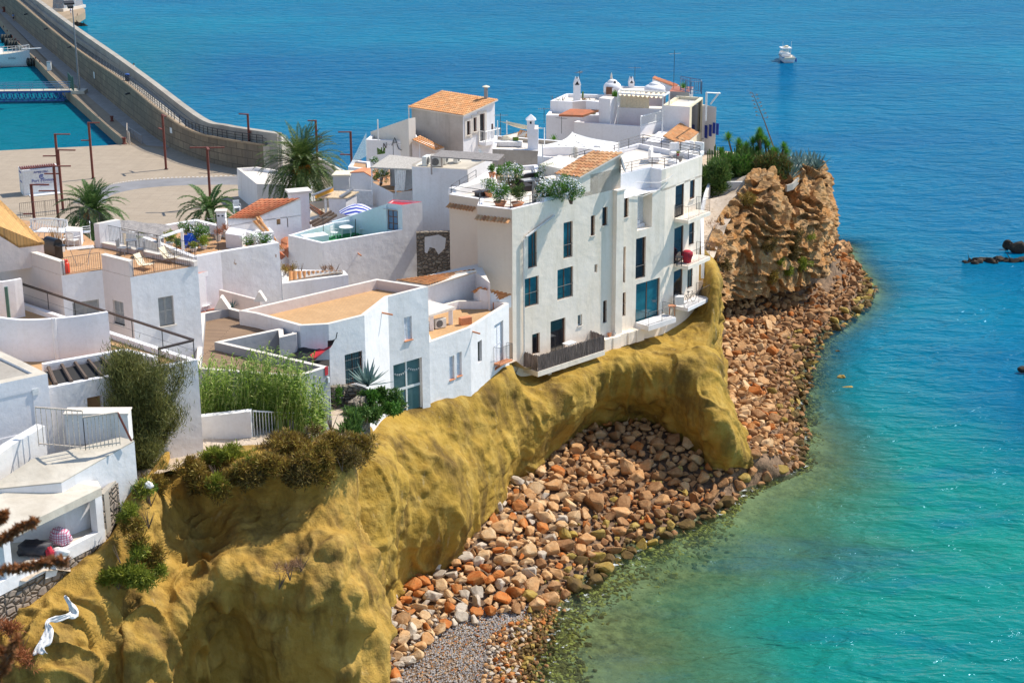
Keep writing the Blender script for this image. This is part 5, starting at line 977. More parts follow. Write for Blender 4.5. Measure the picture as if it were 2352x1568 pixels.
for k in range(6):a_=u0+(u1-u0)*k/6;b_=u0+(u1-u0)*(k+1)/6;zz=10.25;rect(hH.w,kA,uF,nF,a_,b_-.004,9.3,zz+.03*(k%2),.004,.5+.06*(k%3),hH.mi(hH.wm,'tall_plaster'))
hH.done();rt=hH.root
rl=[(k1+V(.15,.15)),(k2+V(.1,.15)),(k3+V(.15,.2)),kA+V(-.1,.2),kB+V(-.3,.1)];railing(rt,[V(p.x,p.y,ZT+.01)for p in rl],.62,r=.022,rails=(1,.45),post=2.0,bars=False);railing(rt,[V(k1.x+.15,k1.y+.15,ZT),V(bk[2].x,bk[2].y,ZT)],.62,r=.022,rails=(1,.45),post=2,bars=False)
railing(rt,[V(p.x,p.y,22.06)for p in(kC+V(.1,.2)+sh,kD+sh+V(.1,.1),kE+V(-.1,.1),kR+V(-.2,.1),kR+V(-4.3,4.6),kC+V(-3.6,5))],.75,r=.025,rails=(1,.7,.4),post=2,bars=False)
m=MB()
a=PW(6,790,312,kA,kE)+nF*.16;b=PW(6,592,462,kA,kE)+nF*.16;c=PW(6,578,480,kA,kE)+nF*.13;zb=PW(6,578,1265,kA,kE).z;m.tube([a,b],.085,8);m.tube([b,c,V(c.x,c.y,zb),V(c.x,c.y,zb)-uF*.9-V(0,0,1.6)],.06,8);m.build('downpipe','pipe_grey',rt)
def balcony(n,x0,x1,y0,A,B,depth,th,lab,fence='rail',h=1.05,z=None,mat='tall_plaster'):
    d=V(B.x-A.x,B.y-A.y).normalized();nn=V(d.y,-d.x);p=PW(n,x0,y0,A,B);q=PW(n,x1,y0,A,B);zf=z if z else p.z;u0=(V(p.x,p.y)-A).dot(d);u1=(V(q.x,q.y)-A).dot(d)
    m=MB();rect(m,A,d,nn,u0,u1,zf-th,zf,.004,depth);o=m.build('balcony',mat,rt);child(rt,o)
    a=A+d*(u0+.05)+V(0,0,zf);b=A+d*(u1-.05)+V(0,0,zf);ps=[a+nn*.02,a+nn*(depth-.06),b+nn*(depth-.06),b+nn*.02]
    if fence=='rail':railing(o,ps,h,.12,mat='dark_iron')
    else:
        for i,(s,e)in enumerate(zip(ps[:-1],ps[1:])):
            m=MB();L=(e-s).length;nk=int(L/.045);dd=(e-s).normalized()
            for k in range(nk):r_=random.random();c=s+dd*(k*.045)+V(0,0,0)+nn*.02*(r_-.5);m.tube([c,c+V(.02*(random.random()-.5),0,h+.12*random.random())],.022,4)
            m.build('reed_fence','brushwood',o)
        railing(o,ps,h,1.0,mat='dark_iron',bars=False)
    return o,ps,zf
u_,z_=fpt(6,773,1258);bal1,bp1,bz1=balcony(6,583,1052,1258,kA,kE,1.5,.38,'','reed',1.1,z=9.95)
for k in range(4):u=.25+.22*k;p=bp1[0].lerp(bp1[3],u);m=MB();rect(m,p-V(0,0,.38),uF,nF,0,.3,-.5,0,0,.8);m.build('bracket','tall_plaster',child(rt,bal1))
bal2,bp2,bz2=balcony(6,1368,1560,1055,kA,kE,1.35,.40,'','rail',1.0,z=PW(6,1374,1055,kA,kE).z-.05,mat='white_plaster')
for(y,nm)in((322,0),(640,0),(930,0)):balcony(6,1640,1795,y,kE,kR,1.25,.28,'','rail',1.05,z=PW(6,1670,y,kE,kR).z,mat='white_plaster' if y>800 else 'tall_plaster')
# ---- I: low tile roof between the houses
hI=House('low_tiled_house',P(3,1700,1200,15),'low tiled roof with plain white wall between the umbrella house and the tall building')
hI.tiles(P(3,1702,1122,17.4),P(3,2096,1010,17.4),P(3,2085,998,17.7),P(3,1450,1083,17.7),mat='orange_tile');hI.block([P(3,1702,1126,17.3),P(3,1940,1052,17.3),P(3,2080,1012,17.3),P(3,2200,1100,17.3),P(3,2120,940,17.3),P(3,1500,1085,17.3)],17.25,11);hI.done()
hI2=None
# ---- J: umbrella terrace house
hJ=House('parasol_terrace_house',P(3,863,1000,12),'white house with enclosed pale blue roof terrace and dark glazed door in the centre')
pJ=[P(3,x,y,17)for x,y in((593,725),(863,787),(1500,682),(1662,655),(1385,560),(945,622))]
hJ.block([(3,593,725),(3,863,787),(3,1500,682),(3,1662,655),(3,1385,560),(3,945,622)],17,10.5,par=1.0,t=.26,wall='white_plaster',roof='green_carpet',top='clean_white',inner='sky_blue_plaster')
tw=[P(3,x,y,18.95)for x,y in((1500,485),(1660,460),(1425,443),(1383,470))]
dT=(tw[1]-tw[0]);hJ.block(tw,18.95,15.5,par=.1,t=.12,wall='white_plaster',roof='cloth_red',top='sign_red',edges={3:'sky_blue_plaster'},wins={3:[(3,1378,520,1470,690,'gdoor',.08)]})
a=pJ[5];b=P(3,1110,600,17.0);c=V(tw[3].x,tw[3].y,18.9);wallstrip(hJ.w,[V(a.x,a.y),V(b.x,b.y),V(c.x,c.y)],15.9,[17.05,17.35,18.9],.24,hJ.mi(hJ.wm,'sky_blue_plaster'));hJ.done()
spout(hJ,3,1150,868,pJ[1],pJ[2],.5);a=P(3,770,735,16.9);m=MB();m.box(a+V(.3,.3,-.3),(1.9,1.1,.7),R(28));m.build('cupboard','clean_white',hJ.root)
m=MB();q=P(3,1425,506,18.3);flatbox('door_lintel',3,1358,508,1465,522,tw[3],tw[0],'coping',hJ.root,.25)
# ---- K: air conditioner block
hK=House('blind_white_block',P(4,1185,1400,13),'tall blind white block carrying four air conditioners on its flat roof','house')
pK=[P(4,645,1007,21),P(4,1185,1037,21),P(4,1420,925,21),P(4,1330,870,21),P(4,830,880,21),P(4,640,985,21)]
hK.block(pK,21,10,par=.14,t=.3,wall='white_plaster',roof='weathered_slab',top='rough_concrete');hK.done()
m=MB();a=[P(4,x,y,z)for x,y,z in((830,905,22.0),(1480,950,22.0),(1545,885,22.3),(930,843,22.3))];m.hexa([p-V(0,0,.08)for p in a],a);m.build('pergola_shade','reed_mat',hK.root)
for p in a:m=MB();m.box(V(p.x,p.y,21.3),(.12,.12,1.5));m.build('pergola_post','driftwood',hK.root)
t=thing('stone_wall',P(3,1770,1000,12.5),'old rubble wall with peeling plaster in the gap beside the tall house','wall');a=P(3,1665,700,16.9);b=P(3,1885,690,16.9);m=MB();wallstrip(m,[V(a.x-.5,a.y),V(b.x+.5,b.y)],11,16.9,.5);m.build('wall',['old_rubble'],t);
m=MB();q=[(1680,740),(1790,720),(1850,750),(1840,830),(1790,880),(1760,830),(1720,820),(1700,870),(1680,860)];A_=V(a.x-.5,a.y-.27);B_=V(b.x+.5,b.y-.27)
m.ngon([PW(3,x,y,A_,B_)for x,y in q]);m.build('plaster_patch','old_white_plaster',t)
# ---- L: woven-shade terrace left of K
hL=House('shaded_terrace_house',P(4,500,1300,15),'white house with grey woven canopy over a curtained terrace behind the palm')
hL.block([(4,455,1265,18),(4,645,1240,18),(4,640,1000,18),(4,200,1050,18),(4,200,1130,18)],18,12,wall='white_plaster',roof='terracotta_paving');
cv=[P(4,232,1012,20.3),P(4,655,1030,20.3),P(4,760,925,20.6),P(4,420,890,20.6)];slab(hL.r,cv,.12,hL.mi(hL.rm,'woven_shade'))
hL.block([V(cv[3].x,cv[3].y),V(cv[2].x,cv[2].y),V(cv[2].x,cv[2].y+.3),V(cv[3].x,cv[3].y+.3)],20.3,15,wall='grey_render')
hL.done()
for q in(cv[0],cv[1].lerp(cv[0],.45),cv[1]):m=MB();m.tube([V(q.x+.1,q.y+.1,18),V(q.x+.1,q.y+.1,20.2)],.06,6);m.build('post','white_metal',hL.root)
def cloth(n_,pts,mat,par,fold=.08,nf=9):
    m=MB();a,b,c,d=map(Vector,pts);nu,nv=nf*6,8;nn=(b-a).cross(d-a).normalized();vs=[]
    for j in range(nv+1):
        for i in range(nu+1):u=i/nu;v=j/nv;vs.append(a.lerp(b,u).lerp(d.lerp(c,u),v)+nn*fold*math.sin(u*nf*2*math.pi+v)*(1-.6*v))
    m.add(vs,[(j*(nu+1)+i,j*(nu+1)+i+1,(j+1)*(nu+1)+i+1,(j+1)*(nu+1)+i)for j in range(nv)for i in range(nu)]);return m.build(n_,mat,par,smooth=True)
a=PY(4,470,1240,cv[1].y+.3);b=PY(4,570,1245,cv[1].y+.3);cloth('curtain',[a,b,PY(4,582,1035,cv[1].y+.3),PY(4,490,1033,cv[1].y+.3)],'cloth_white',hL.root,.06,5)
a=PY(4,575,1245,cv[1].y+1.2);b=PY(4,645,1220,cv[1].y+1.2);m=MB();m.quad(a,b,PY(4,645,1040,cv[1].y+1.2),PY(4,580,1036,cv[1].y+1.2));m.build('back_panel','sign_grey',hL.root)
# ---- M: brown-roofed tower house by the sea
hM=House('tiled_tower_house',P(4,1135,850,15),'square house with orange tiled roof, stained left wall and chimney pipe, standing against the sea')
m1=P(4,1140,497,19.2);m0=P(4,636,418,19.2);m2=P(4,1452,352,20.0);m3=P(4,945,272,20.0);W=[(4,1176,565,1210,693,'dark',.12),(4,1240,530,1272,660,'dark',.12),(4,1303,495,1352,760,'dark',.12),(4,1419,588,1438,652,'dark',.12)]
hM.block([m0,m1,m2,m3],19.15,12,wall='stained_render',edges={1:'clean_white'},wins={1:W})
for a,b in((m0,m1),(m1,m2)):pass
hM.w.hexa([V(p.x,p.y,19.15)for p in(m0,m1,m2,m3)],[m0-V(0,0,.05),m1-V(0,0,.05),m2-V(0,0,.05),m3-V(0,0,.05)],hM.mi(hM.wm,'clean_white'))
ce=(m0+m1+m2+m3)/4;ex=lambda p:p+(p-ce).normalized()*.35;hM.tiles(ex(m0),ex(m1),ex(m2),ex(m3),'orange_tile',.3,.5);hM.done()
d=(m2-m1);d.z=0;d.normalize();nn=V(d.y,-d.x);fr=MB()
for w_ in W[:3]:
    p=PW(*w_[:3],m1,m2);q=PW(w_[0],w_[3],w_[4],m1,m2);u0=(p-m1).dot(d);u1=(q-m1).dot(d);z0_,z1_=q.z,p.z;o_=V(m1.x,m1.y)
    for r_ in((u0-.28,u0-.02,z0_-.3,z1_+.3),(u1+.02,u1+.28,z0_-.3,z1_+.3),(u0-.02,u1+.02,z1_+.03,z1_+.3),(u0-.02,u1+.02,z0_-.3,z0_-.03)):rect(fr,o_,d,nn,*r_,.004,.07)
fr.build('window_surrounds','coping',hM.root)
p=PW(4,1290,762,m1,m2);q=PW(4,1440,690,m1,m2);u0=(p-m1).dot(d);u1=(q-m1).dot(d);m=MB();rect(m,V(m1.x,m1.y),d,nn,u0,u1,p.z-.3,p.z,.004,1.0);bo_=m.build('balcony','clean_white',hM.root);child(hM.root,bo_);a=V(m1.x,m1.y,p.z);railing(bo_,[a+d*u0+nn*.1,a+d*u0+nn*.95,a+d*u1+nn*.95,a+d*u1+nn*.1],1.1,.22,mat='white_metal',r=.04,barr=.03)
p=P(4,1367,330,20.1);m=MB();m.tube([p-V(0,0,.3),p+V(0,0,1.0)],.2,10);m.build('chimney_pipe','zinc',hM.root);m=MB();m.lathe(p+V(0,0,1.05),[(.39,0),(.35,.05),(.05,.16)],14);m.build('chimney_cap','canvas_cream',hM.root)
# ---- N: graffiti wall house left of M
hN=House('graffiti_house',P(4,200,860,13),'low white house with scrawled black letters on its wall, beside the sea')
hN.block([(4,188,742,17),(4,720,760,17),(4,640,620,17),(4,275,668,17)],17.0,10,par=.3,t=.3,wall='white_plaster',roof='weathered_slab');n0=P(4,188,742,17);n1=P(4,720,760,17)
s0_,s1_=P(4,270,668,17.2),P(4,640,520,19.4);wallstrip(hN.w,[V(s0_.x,s0_.y),V(s1_.x,s1_.y)],14,[17.3,19.3],.9,hN.mi(hN.wm,'coping'))
hN.tiles(P(4,640,742,17.4),P(4,875,850,15.9),P(4,960,822,15.9),P(4,716,702,17.4),'orange_tile',.3,.5)
q_=[P(4,640,742,17.3),P(4,875,850,15.8),P(4,960,822,15.8),P(4,716,702,17.3)];hN.w.hexa([V(p.x,p.y,13)for p in q_],[p-V(0,0,.05)for p in q_],hN.mi(hN.wm,'blush_plaster'));hN.done()
nd=(n1-n0).normalized();nn=V(nd.y,-nd.x);m=MB()
def stroke(pts,w_=.17):
    P_=[PW(4,x,y,n0,n1)+nn*.03 for x,y in pts]
    for a,b in zip(P_[:-1],P_[1:]):m.beam(a,b,w_,.03)
stroke([(362,820),(365,775),(388,825),(392,770)]);stroke([(445,800),(472,722),(492,770)]);stroke([(452,770),(495,770)]);stroke([(492,775),(510,830),(540,845),(568,810)]);stroke([(560,850),(578,790),(592,845)]);stroke([(565,825),(590,825)]);stroke([(645,762),(655,775),(648,785)])
m.build('scrawl','dark_iron',hN.root)
for x,y0,y1 in((308,545,650),(612,402,520)):p=P(4,x,y1,18);t_=up(p,U(4,x,y0)[1]);m=MB();m.tube([p-V(0,0,1),V(p.x,p.y,t_)],.07,6);m.build('flue','white_metal',hN.root)
hN2=House('sea_edge_terrace',P(4,60,1020,14),'low white terrace wall with orange step and glass screen right of the big palm');hN2.block([(4,15,1010,16.5),(4,235,1035,16.5),(4,230,960,16.5),(4,60,940,16.5)],16.5,10,par=.15,t=.3,wall='clean_white',roof='terracotta_paving');hN2.done()
a=P(4,50,985,16.5);b=P(4,200,900,16.5);m=MB();m.hexa([a,b,b+V(0,.08,0),a+V(0,.08,0)],[a+V(0,0,.3),b+V(0,0,2.2),b+V(0,.08,2.2),a+V(0,.08,.3)]);m.build('glass_screen','clear_glass',hN2.root)
# ---- O: concrete-walled lounge terrace
hO=House('lounge_terrace_house',P(4,1500,900,14),'bare concrete wall with a white lounge terrace above it, centre of the village')
hO.block([(4,1430,833),(4,1872,850),(4,2180,865),(4,2200,760),(4,1450,700)],19.3,10,par=.35,t=.3,wall='rough_concrete',roof='coping',top='clean_white');hO.tiles(P(4,1640,742,19.0),P(4,1775,745,19.0),P(4,1775,662,19.8),P(4,1700,645,19.8),'orange_tile',.35,.5)
hO.tiles(P(4,1470,740,19.1),P(4,1640,742,19.1),P(4,1700,668,19.6),P(4,1560,700,19.6),'pale_tile',.4,.6)
hO.block([(4,1775,840,19.3),(4,1878,840,19.3),(4,1880,800,19.3),(4,1780,790,19.3)],21.1,18,wall='clean_white')
c_=P(4,1806,560,22.3);cb=P(4,1806,612,21.3);cz=21.1;q=V(cb.x,cb.y);hO.block([q+V(-.33,-.33),q+V(.33,-.33),q+V(.33,.33),q+V(-.33,.33)],21.9,20.5,wall='clean_white',wins={0:[(4,1796,565,1814,590,'hole',.1)]});hO.done()
m=MB();m.hexa([q+V(-.45,-.45,21.9),q+V(.45,-.45,21.9),q+V(.45,.45,21.9),q+V(-.45,.45,21.9)],[q+V(-.04,-.04,22.35),q+V(.04,-.04,22.35),q+V(.04,.04,22.35),q+V(-.04,.04,22.35)]);m.build('chimney_cap','clean_white',hO.root)
hO3=House('sail_terrace_house',P(4,1900,1040,16),'small house with lilac-shaded terrace wall under the white perforated sail');hO3.block([(4,1872,990,21.6),(4,2215,1030,21.6),(5,880,1010,22),(5,1040,900,22),(4,2170,890,21.6),(4,1890,900,21.6)],22.3,17,par=.7,t=.25,wall='clean_white',roof='coping');hO3.done()
# ---- P: small orange roof houses in the left middle
hP=House('orange_gable_house',P(3,330,700,15),'small white house with wide orange tiled roof left of centre')
t0,t1,t2,t3=P(3,112,590,18.6),P(3,322,592,18.2),P(3,692,432,19.3),P(3,370,437,19.3)
hP.tiles(t0,t1,t2,t3,'red_tile',.28,.45);i_=lambda p:V(p.x,p.y);hP.block([i_(t0),i_(t1),i_(t2),i_(t3)],18.0,13,wall='clean_white',wins={1:[(3,500,556,537,640,'plank'),(3,584,565,597,662,'dark')]});hP.w.hexa([V(p.x,p.y,17.9)for p in(t0,t1,t2,t3)],[p-V(0,0,.1)for p in(t0,t1,t2,t3)],hP.mi(hP.wm,'clean_white'))
hP.tiles(P(3,540,845,15.6),P(3,600,905,15.4),P(3,600,740,16.4),P(3,545,738,16.4),'red_tile')
hP.tiles(P(3,310,612,18.2),P(3,385,600,18.2),P(3,565,838,15.8),P(3,525,838,15.8),'orange_tile',.32,.45);hP.tiles(P(3,330,585,18.3),P(3,372,572,18.3),P(3,400,610,18.0),P(3,350,618,18.0),'orange_tile',.3,.4)
hP.block([(3,110,640,17.4),(3,345,700,17.4),(3,480,690,17.4),(3,400,600,17.4),(3,120,590,17.4)],17.3,13,wall='clean_white',roof='clean_white')
hP.block([(3,345,720,15.8),(3,540,870,15.8),(3,745,700,15.8),(3,600,660,15.8)],15.3,12,wall='clean_white',roof='red_tile');hP.done()
t=thing('box_chimney',P(3,700,690,15.3),'squat pink-white box chimney with tiny openings left of the parasol terrace','chimney');p=V(t['_o'][0],t['_o'][1],15.3)if 0 else Vector(t['_o']);m=MB();m.box(p+V(-.1,0,1.6),(1.5,1.0,3.2),R(20));m.build('shaft','clean_white',t);m=MB();m.box(p+V(-.1,0,3.3),(1.9,1.4,.18),R(20));m.build('cap','coping',t);m=MB();m.box(p+V(-.15,-.5,2.7),(.35,.12,.3),R(20));m.build('opening','painted_dark_interior',t)
# ---- Q: planter terrace wall left of centre
hQ=House('planter_terrace_house',P(3,300,1150,15),'big blank whitewashed wall with crumbling corner below a planted terrace')
hQ.block([(3,-160,900,20.6),(3,60,858,20.6),(3,524,785,20.6),(3,300,690,20.6),(3,150,665,20.6),(2,1560,385,20.6),(2,1000,480,20.6)],20.6,14,par=.7,t=.35,wall='old_white_plaster',roof='terracotta_paving',top='clean_white',inner='clean_white',edges={0:'clean_white'})
hQ.block([(3,100,790,20.2),(3,230,810,20.2),(3,260,760,20.2),(3,130,740,20.2)],20.9,19.8,wall='clean_white',roof='clean_white');hQ.done()
hR=House('pink_court_house',P(7,100,330,16),'small pink-washed court with lilac door and orange capped roof beside the blank wall')
hR.block([(2,1575,805,19.6),(2,1765,755,19.6),(2,1660,722,19.6),(2,1545,738,19.6)],19.5,15,wall='clean_white',roof='red_tile',wins={0:[(2,1632,840,1745,1085,'lilac',.06)]});hR.block([(2,1590,1115,17.3),(2,2060,1050,17.3),(2,1900,1000,17.3),(2,1600,1010,17.3)],16.9,14,wall='blush_plaster',roof='red_paving')
a=P(2,1748,945,18.2);b=P(2,2075,1030,18.2);wallstrip(hR.w,[V(a.x,a.y),V(b.x,b.y)],15.5,18.2,.2,hR.mi(hR.wm,'blush_plaster'));hR.done()
# ---- S: low wall with dried plants and tiles
hS=House('dry_plant_roof_house',P(3,560,1180,14),'low rounded white wall topped by old tiles and dried plants below the parasol terrace');hS.block([(3,548,1110,17),(3,1072,1040,17),(3,1040,1005,17),(3,740,1000,17),(3,540,990,17)],17.0,13,par=.1,t=.35,wall='old_white_plaster',roof='coping',edges={0:'white_plaster'});hS.tiles(P(3,600,1080,17.05),P(3,1035,1022,17.05),P(3,1030,1005,17.3),P(3,600,1010,17.6),'orange_tile',.34,.45);hS.done()
# ---- T: arched-roof house with box
hT=House('slanted_parapet_house',P(12,1100,700,15),'white house with a stepped slanting orange coping behind the striped parasol')
zz=18.8;pts=[P(12,1110,262,zz),P(12,1390,270,zz),P(12,1960,590,17.2)];o_=V(.0,.0)
a,b,c=pts;dirw=(V(c.x,c.y)-V(a.x,a.y)).normalized();b=V(a.x,a.y)+dirw*(V(b.x,b.y)-V(a.x,a.y)).dot(dirw);back=V(.8,1.6);c2=V(c.x,c.y)
hT.w.hexa([V(a.x,a.y,12),V(b.x,b.y,12),V(b.x,b.y,12)+back,V(a.x,a.y,12)+back],[V(a.x,a.y,zz),V(b.x,b.y,zz),V(b.x,b.y,zz)+back,V(a.x,a.y,zz)+back],hT.mi(hT.wm,'clean_white'));hT.w.hexa([V(b.x,b.y,12),V(c.x,c.y,12),V(c.x,c.y,12)+back,V(b.x,b.y,12)+back],[V(b.x,b.y,zz),V(c.x,c.y,c.z),V(c.x,c.y,c.z)+back,V(b.x,b.y,zz)+back],hT.mi(hT.wm,'clean_white'))
cz_=V(0,0,.09);slab(hT.r,[V(a.x,a.y,zz)+cz_,V(b.x,b.y,zz)+cz_,V(b.x,b.y,zz)+back+cz_,V(a.x,a.y,zz)+back+cz_],.08,hT.mi(hT.rm,'terracotta'));slab(hT.r,[V(b.x,b.y,zz)+cz_,V(c.x,c.y,c.z)+cz_,V(c.x,c.y,c.z)+back+cz_,V(b.x,b.y,zz)+back+cz_],.08,hT.mi(hT.rm,'terracotta'))
hT.block([(12,1100,700,17),(12,1580,740,17),(12,1920,740,17),(12,2100,660,17),(12,1900,600,17),(12,1100,560,17)],16.2,11,wall='clean_white');hT.block([(12,1570,705,16.4),(12,2300,800,16.4),(12,2400,640,16.8),(12,1950,600,16.6)],16.5,11,wall='blush_plaster');hT.done()
m=MB();q=P(12,930,610,17.0);a=P(12,775,310,18.7);b=P(12,1090,305,18.7);m.prism([(a.x,a.y),(b.x,b.y),(b.x+.2,b.y+1.5),(a.x+.2,a.y+1.5)],16,18.65);m.build('lattice_box','mesh_screen',hT.root);m=MB();m.prism([(a.x-.1,a.y-.1),(b.x+.1,b.y-.1),(b.x+.3,b.y+1.6),(a.x+.1,a.y+1.6)],18.66,18.78);m.build('box_lid','canvas_cream',hT.root)
m=MB();a=P(12,920,515,17.7);b=P(12,1565,600,17.4);m.prism([(a.x,a.y-.5),(b.x,b.y-.5),(b.x,b.y-.4),(a.x,a.y-.4)],14,17.5);m.build('white_panel','white_plastic',hT.root)
hU=House('bamboo_pergola_house',P(12,1000,900,14),'small house with bamboo shaded pergola, yellow beam and pale tiled lean-to','house')
q=[P(12,440,735,17.6),P(12,1050,745,17.6),P(12,1290,620,17.8),P(12,740,600,17.8)];m=MB();m.hexa([p-V(0,0,.08)for p in q],q);
hU.block([(12,840,960,15.8),(12,1040,960,15.8),(12,1250,830,15.8),(12,850,800,15.8)],15.6,11,wall='clean_white');hU.w.prism([(p.x,p.y)for p in[q[1]+V(-1.5,.2,0),q[1]+V(-.1,.1,0),q[2]+V(-.2,-.1,0),q[2]+V(-1.6,0,0)]],15,17.5,hU.mi(hU.wm,'clean_white'))
hU.tiles(P(12,420,950,15.8),P(12,770,900,15.8),P(12,770,770,16.6),P(12,330,830,16.6),'pale_tile',.3,.4);hU.tiles(P(12,560,1110,15.4),P(12,660,1060,15.4),P(12,250,815,17.4),P(12,160,830,17.4),'red_tile',.28,.42);hU.block([(12,170,900,16.8),(12,560,1130,15.3),(12,770,1000,15.3),(12,330,830,16.5)],15.25,11,wall='clean_white');hU.done()
m2=MB();m2.hexa([p-V(0,0,.08)for p in q],q);m2.build('bamboo_shade','bamboo_shade',hU.root);m=MB();m.beam(P(12,440,710,17.9),P(12,770,570,18.1),.2,.35);m.build('fascia_board','yellow_paint',hU.root);m=MB();m.beam(P(12,370,695,18.1),P(12,760,540,18.3),.2,.1);m.beam(P(12,920,725,17.8),P(12,1160,580,18.0),.2,.14);m.build('gutter_beam','zinc',hU.root)
m=MB();p=P(12,630,745,17.5);m.box(V(p.x,p.y,16.2),(.18,.18,2.5));m.build('post','white_metal',hU.root)
m=MB()
for k in range(3):a=P(12,330+50*k,1240+45*k,16.4);b=P(12,745+50*k,1010+35*k,16.9);m.beam(a,b,.14,.22)
m.build('sloping_timbers','dark_wood',hU.root)
hV=House('plaza_kiosk',P(3,345,450,1.5),'plain white flat-roofed building on the plaza behind the big palm','building');hV.block([(3,187,192),(3,345,318),(3,760,330),(3,800,250),(3,345,182)],5.0,1.4,par=.4,t=.35,wall='white_plaster',roof='coping',top='coping');hV.done()
# ---- W: far white houses by the point
hW=House('pergola_terrace_house',P(5,1285,900,10),'white house with cream pergola, red terrace and arched loggia near the point')
w=[P(5,x,y,17)for x,y in((560,632),(1285,682),(1600,600),(1590,470),(1010,520),(740,560))]
hW.block(w,17.0,9,par=.9,t=.3,wall='clean_white',roof='red_paving',top='clean_white');a=V(w[1].x,w[1].y);
b=V(w[2].x,w[2].y);dW=(b-a).normalized();nW=V(dW.y,-dW.x);pl2=a+nW*.5
aw=[(5,1385,830,1412,905,'white',.3),(5,1424,805,1450,880,'white',.3),(5,1465,780,1490,855,'white',.3),(5,1503,752,1530,930,'white',.3),(5,1542,725,1567,930,'white',.3)]
E2=PW(5,1640,640,a+nW*.6,b+nW*.6);E2=V(E2.x,E2.y);hW.block([a+nW*.6,E2,E2-nW*3,a],15.9,9,wall='clean_white',wins={0:aw},roof='coping')
s0_=P(5,790,702,15.8);s1_=P(5,950,712,15.8);s2_=P(5,1190,905,12.8);s3_=P(5,1300,915,12.8);off_=V(0,-1.1);wallstrip(hW.w,[V(s0_.x,s0_.y),V(s1_.x,s1_.y),V(s2_.x,s2_.y),V(s3_.x,s3_.y)],9,[15.8,15.8,12.9,12.8],.9,hW.mi(hW.wm,'white_plaster'))
hW.block([(5,832,372,19.4),(5,955,385,19.4),(5,1030,360,19.4),(5,880,350,19.4)],19.4,15,wall='clean_white');hW.block([(5,945,545,17.4),(5,1245,560,17.4),(5,1255,520,17.4),(5,950,500,17.4)],17.4,15.8,par=.1,t=.2,wall='blush_plaster',roof='dry_ground',top='clean_white')
hW.block([(5,1030,465,18.3),(5,1600,480,18.3),(5,1605,455,18.3),(5,1035,440,18.3)],18.2,15.5,wall='clean_white');hW.done()
zz=19.9;pq=[P(5,1040,318,zz),P(5,1530,352,zz),P(5,1600,310,zz),P(5,1060,288,zz)];m=MB()
for s,e in zip(pq,pq[1:]+pq[:1]):m.beam(s,e,.14,.14)
for p in pq:m.box(V(p.x,p.y,(16.1+zz)/2),(.13,.13,zz-16.1))
m.build('pergola_frame','white_metal',hW.root)
for r_ in range(2):
    m=MB();nu=60;vs=[]
    for j in range(2):
        for i in range(nu+1):u=i/nu;a_=pq[0].lerp(pq[1],u);b_=pq[3].lerp(pq[2],u);p=a_.lerp(b_,.5*r_+.48*j+.02);vs.append(p-V(0,0,.28*abs(math.sin(u*math.pi*10))-.02))
    m.add(vs,[(i,i+1,nu+2+i,nu+1+i)for i in range(nu)]);m.build('canopy','canvas_cream',hW.root,smooth=True)
a=pq[3]-V(0,0,.8);b=pq[3].lerp(pq[2],.6)-V(0,0,.8);cloth('blind',[a-V(0,0,1.1),b-V(0,0,1.1),b+V(0,.0,.3),a+V(0,0,.3)],'canvas_cream',hW.root,.05,6)
railing(hW.root,[V(w[1].x,w[1].y,17.01),V(w[2].x,w[2].y,17.01)],.0+1.0,.14,'white_metal',.06,barr=.03,post=2.6)
# ---- X: upper left of far cluster
hX=House('domed_roof_house',P(5,400,560,12),'white house with two low domes and a red roof strip at the village top')
hX.block([(5,302,402,18.5),(5,545,412,18.5),(5,690,400,18.5),(5,880,420,18.5),(5,905,335,18.5),(5,480,322,18.5)],18.5,10,par=.35,t=.3,wall='clean_white',roof='coping',edges={1:'blush_plaster',2:'clean_white'})
hX.block([(5,255,560,17.5),(5,560,560,17.5),(5,830,560,17.5),(5,830,500,17.5),(5,300,500,17.5)],17.5,10,par=.2,t=.3,wall='clean_white',roof='coping');a=[P(5,395,552,17.9),P(5,660,560,17.9),P(5,830,500,18.3),P(5,525,488,18.3)];slab(hX.r,a,.2,hX.mi(hX.rm,'red_tile'))
hX.block([(5,890,330,18.7),(5,1030,310,18.7),(5,1330,330,18.7),(5,1560,310,18.7),(5,1550,250,18.7),(5,900,240,18.7)],18.7,12,par=.1,wall='clean_white',roof='coping')
hX.block([(5,360,700,16),(5,572,712,16),(5,575,640,16),(5,380,640,16)],16,10,wall='clean_white');hX.done()
def dome(x,y,r,h,z,lab,lantern):
    c=P(5,x,y,z);m=MB();pr=[(r,-.6),(r,0)]+[(r*math.cos(a)*1.0,h*math.sin(a))for a in np.linspace(.05,1.35,8)];m.lathe(c,pr,24);m.build('dome','clean_white',hX.root,smooth=True);m=MB();m.lathe(c+V(0,0,h*.85),[(r*.52,0),(r*.52,.1),(r*.3,.22),(.05,.28)],20);m.build('dome_cap','clean_white',hX.root,smooth=True);return c
c=dome(978,250,.92,.62,19.3,'',1);c_=P(5,945,290,18.8);m=MB();m.box(P(5,948,322,18.75)+V(0,0,.3),(.75,.2,.75));m.build('door','brown_frame',hX.root);dome(1440,268,1.1,.5,19.2,'',1)
m=MB();p=P(5,967,175,22.5);m.lathe(P(5,967,165,20.2),[(.13,0),(.09,.35),(.03,.65)],10);m.build('finial','coping',hX.root)
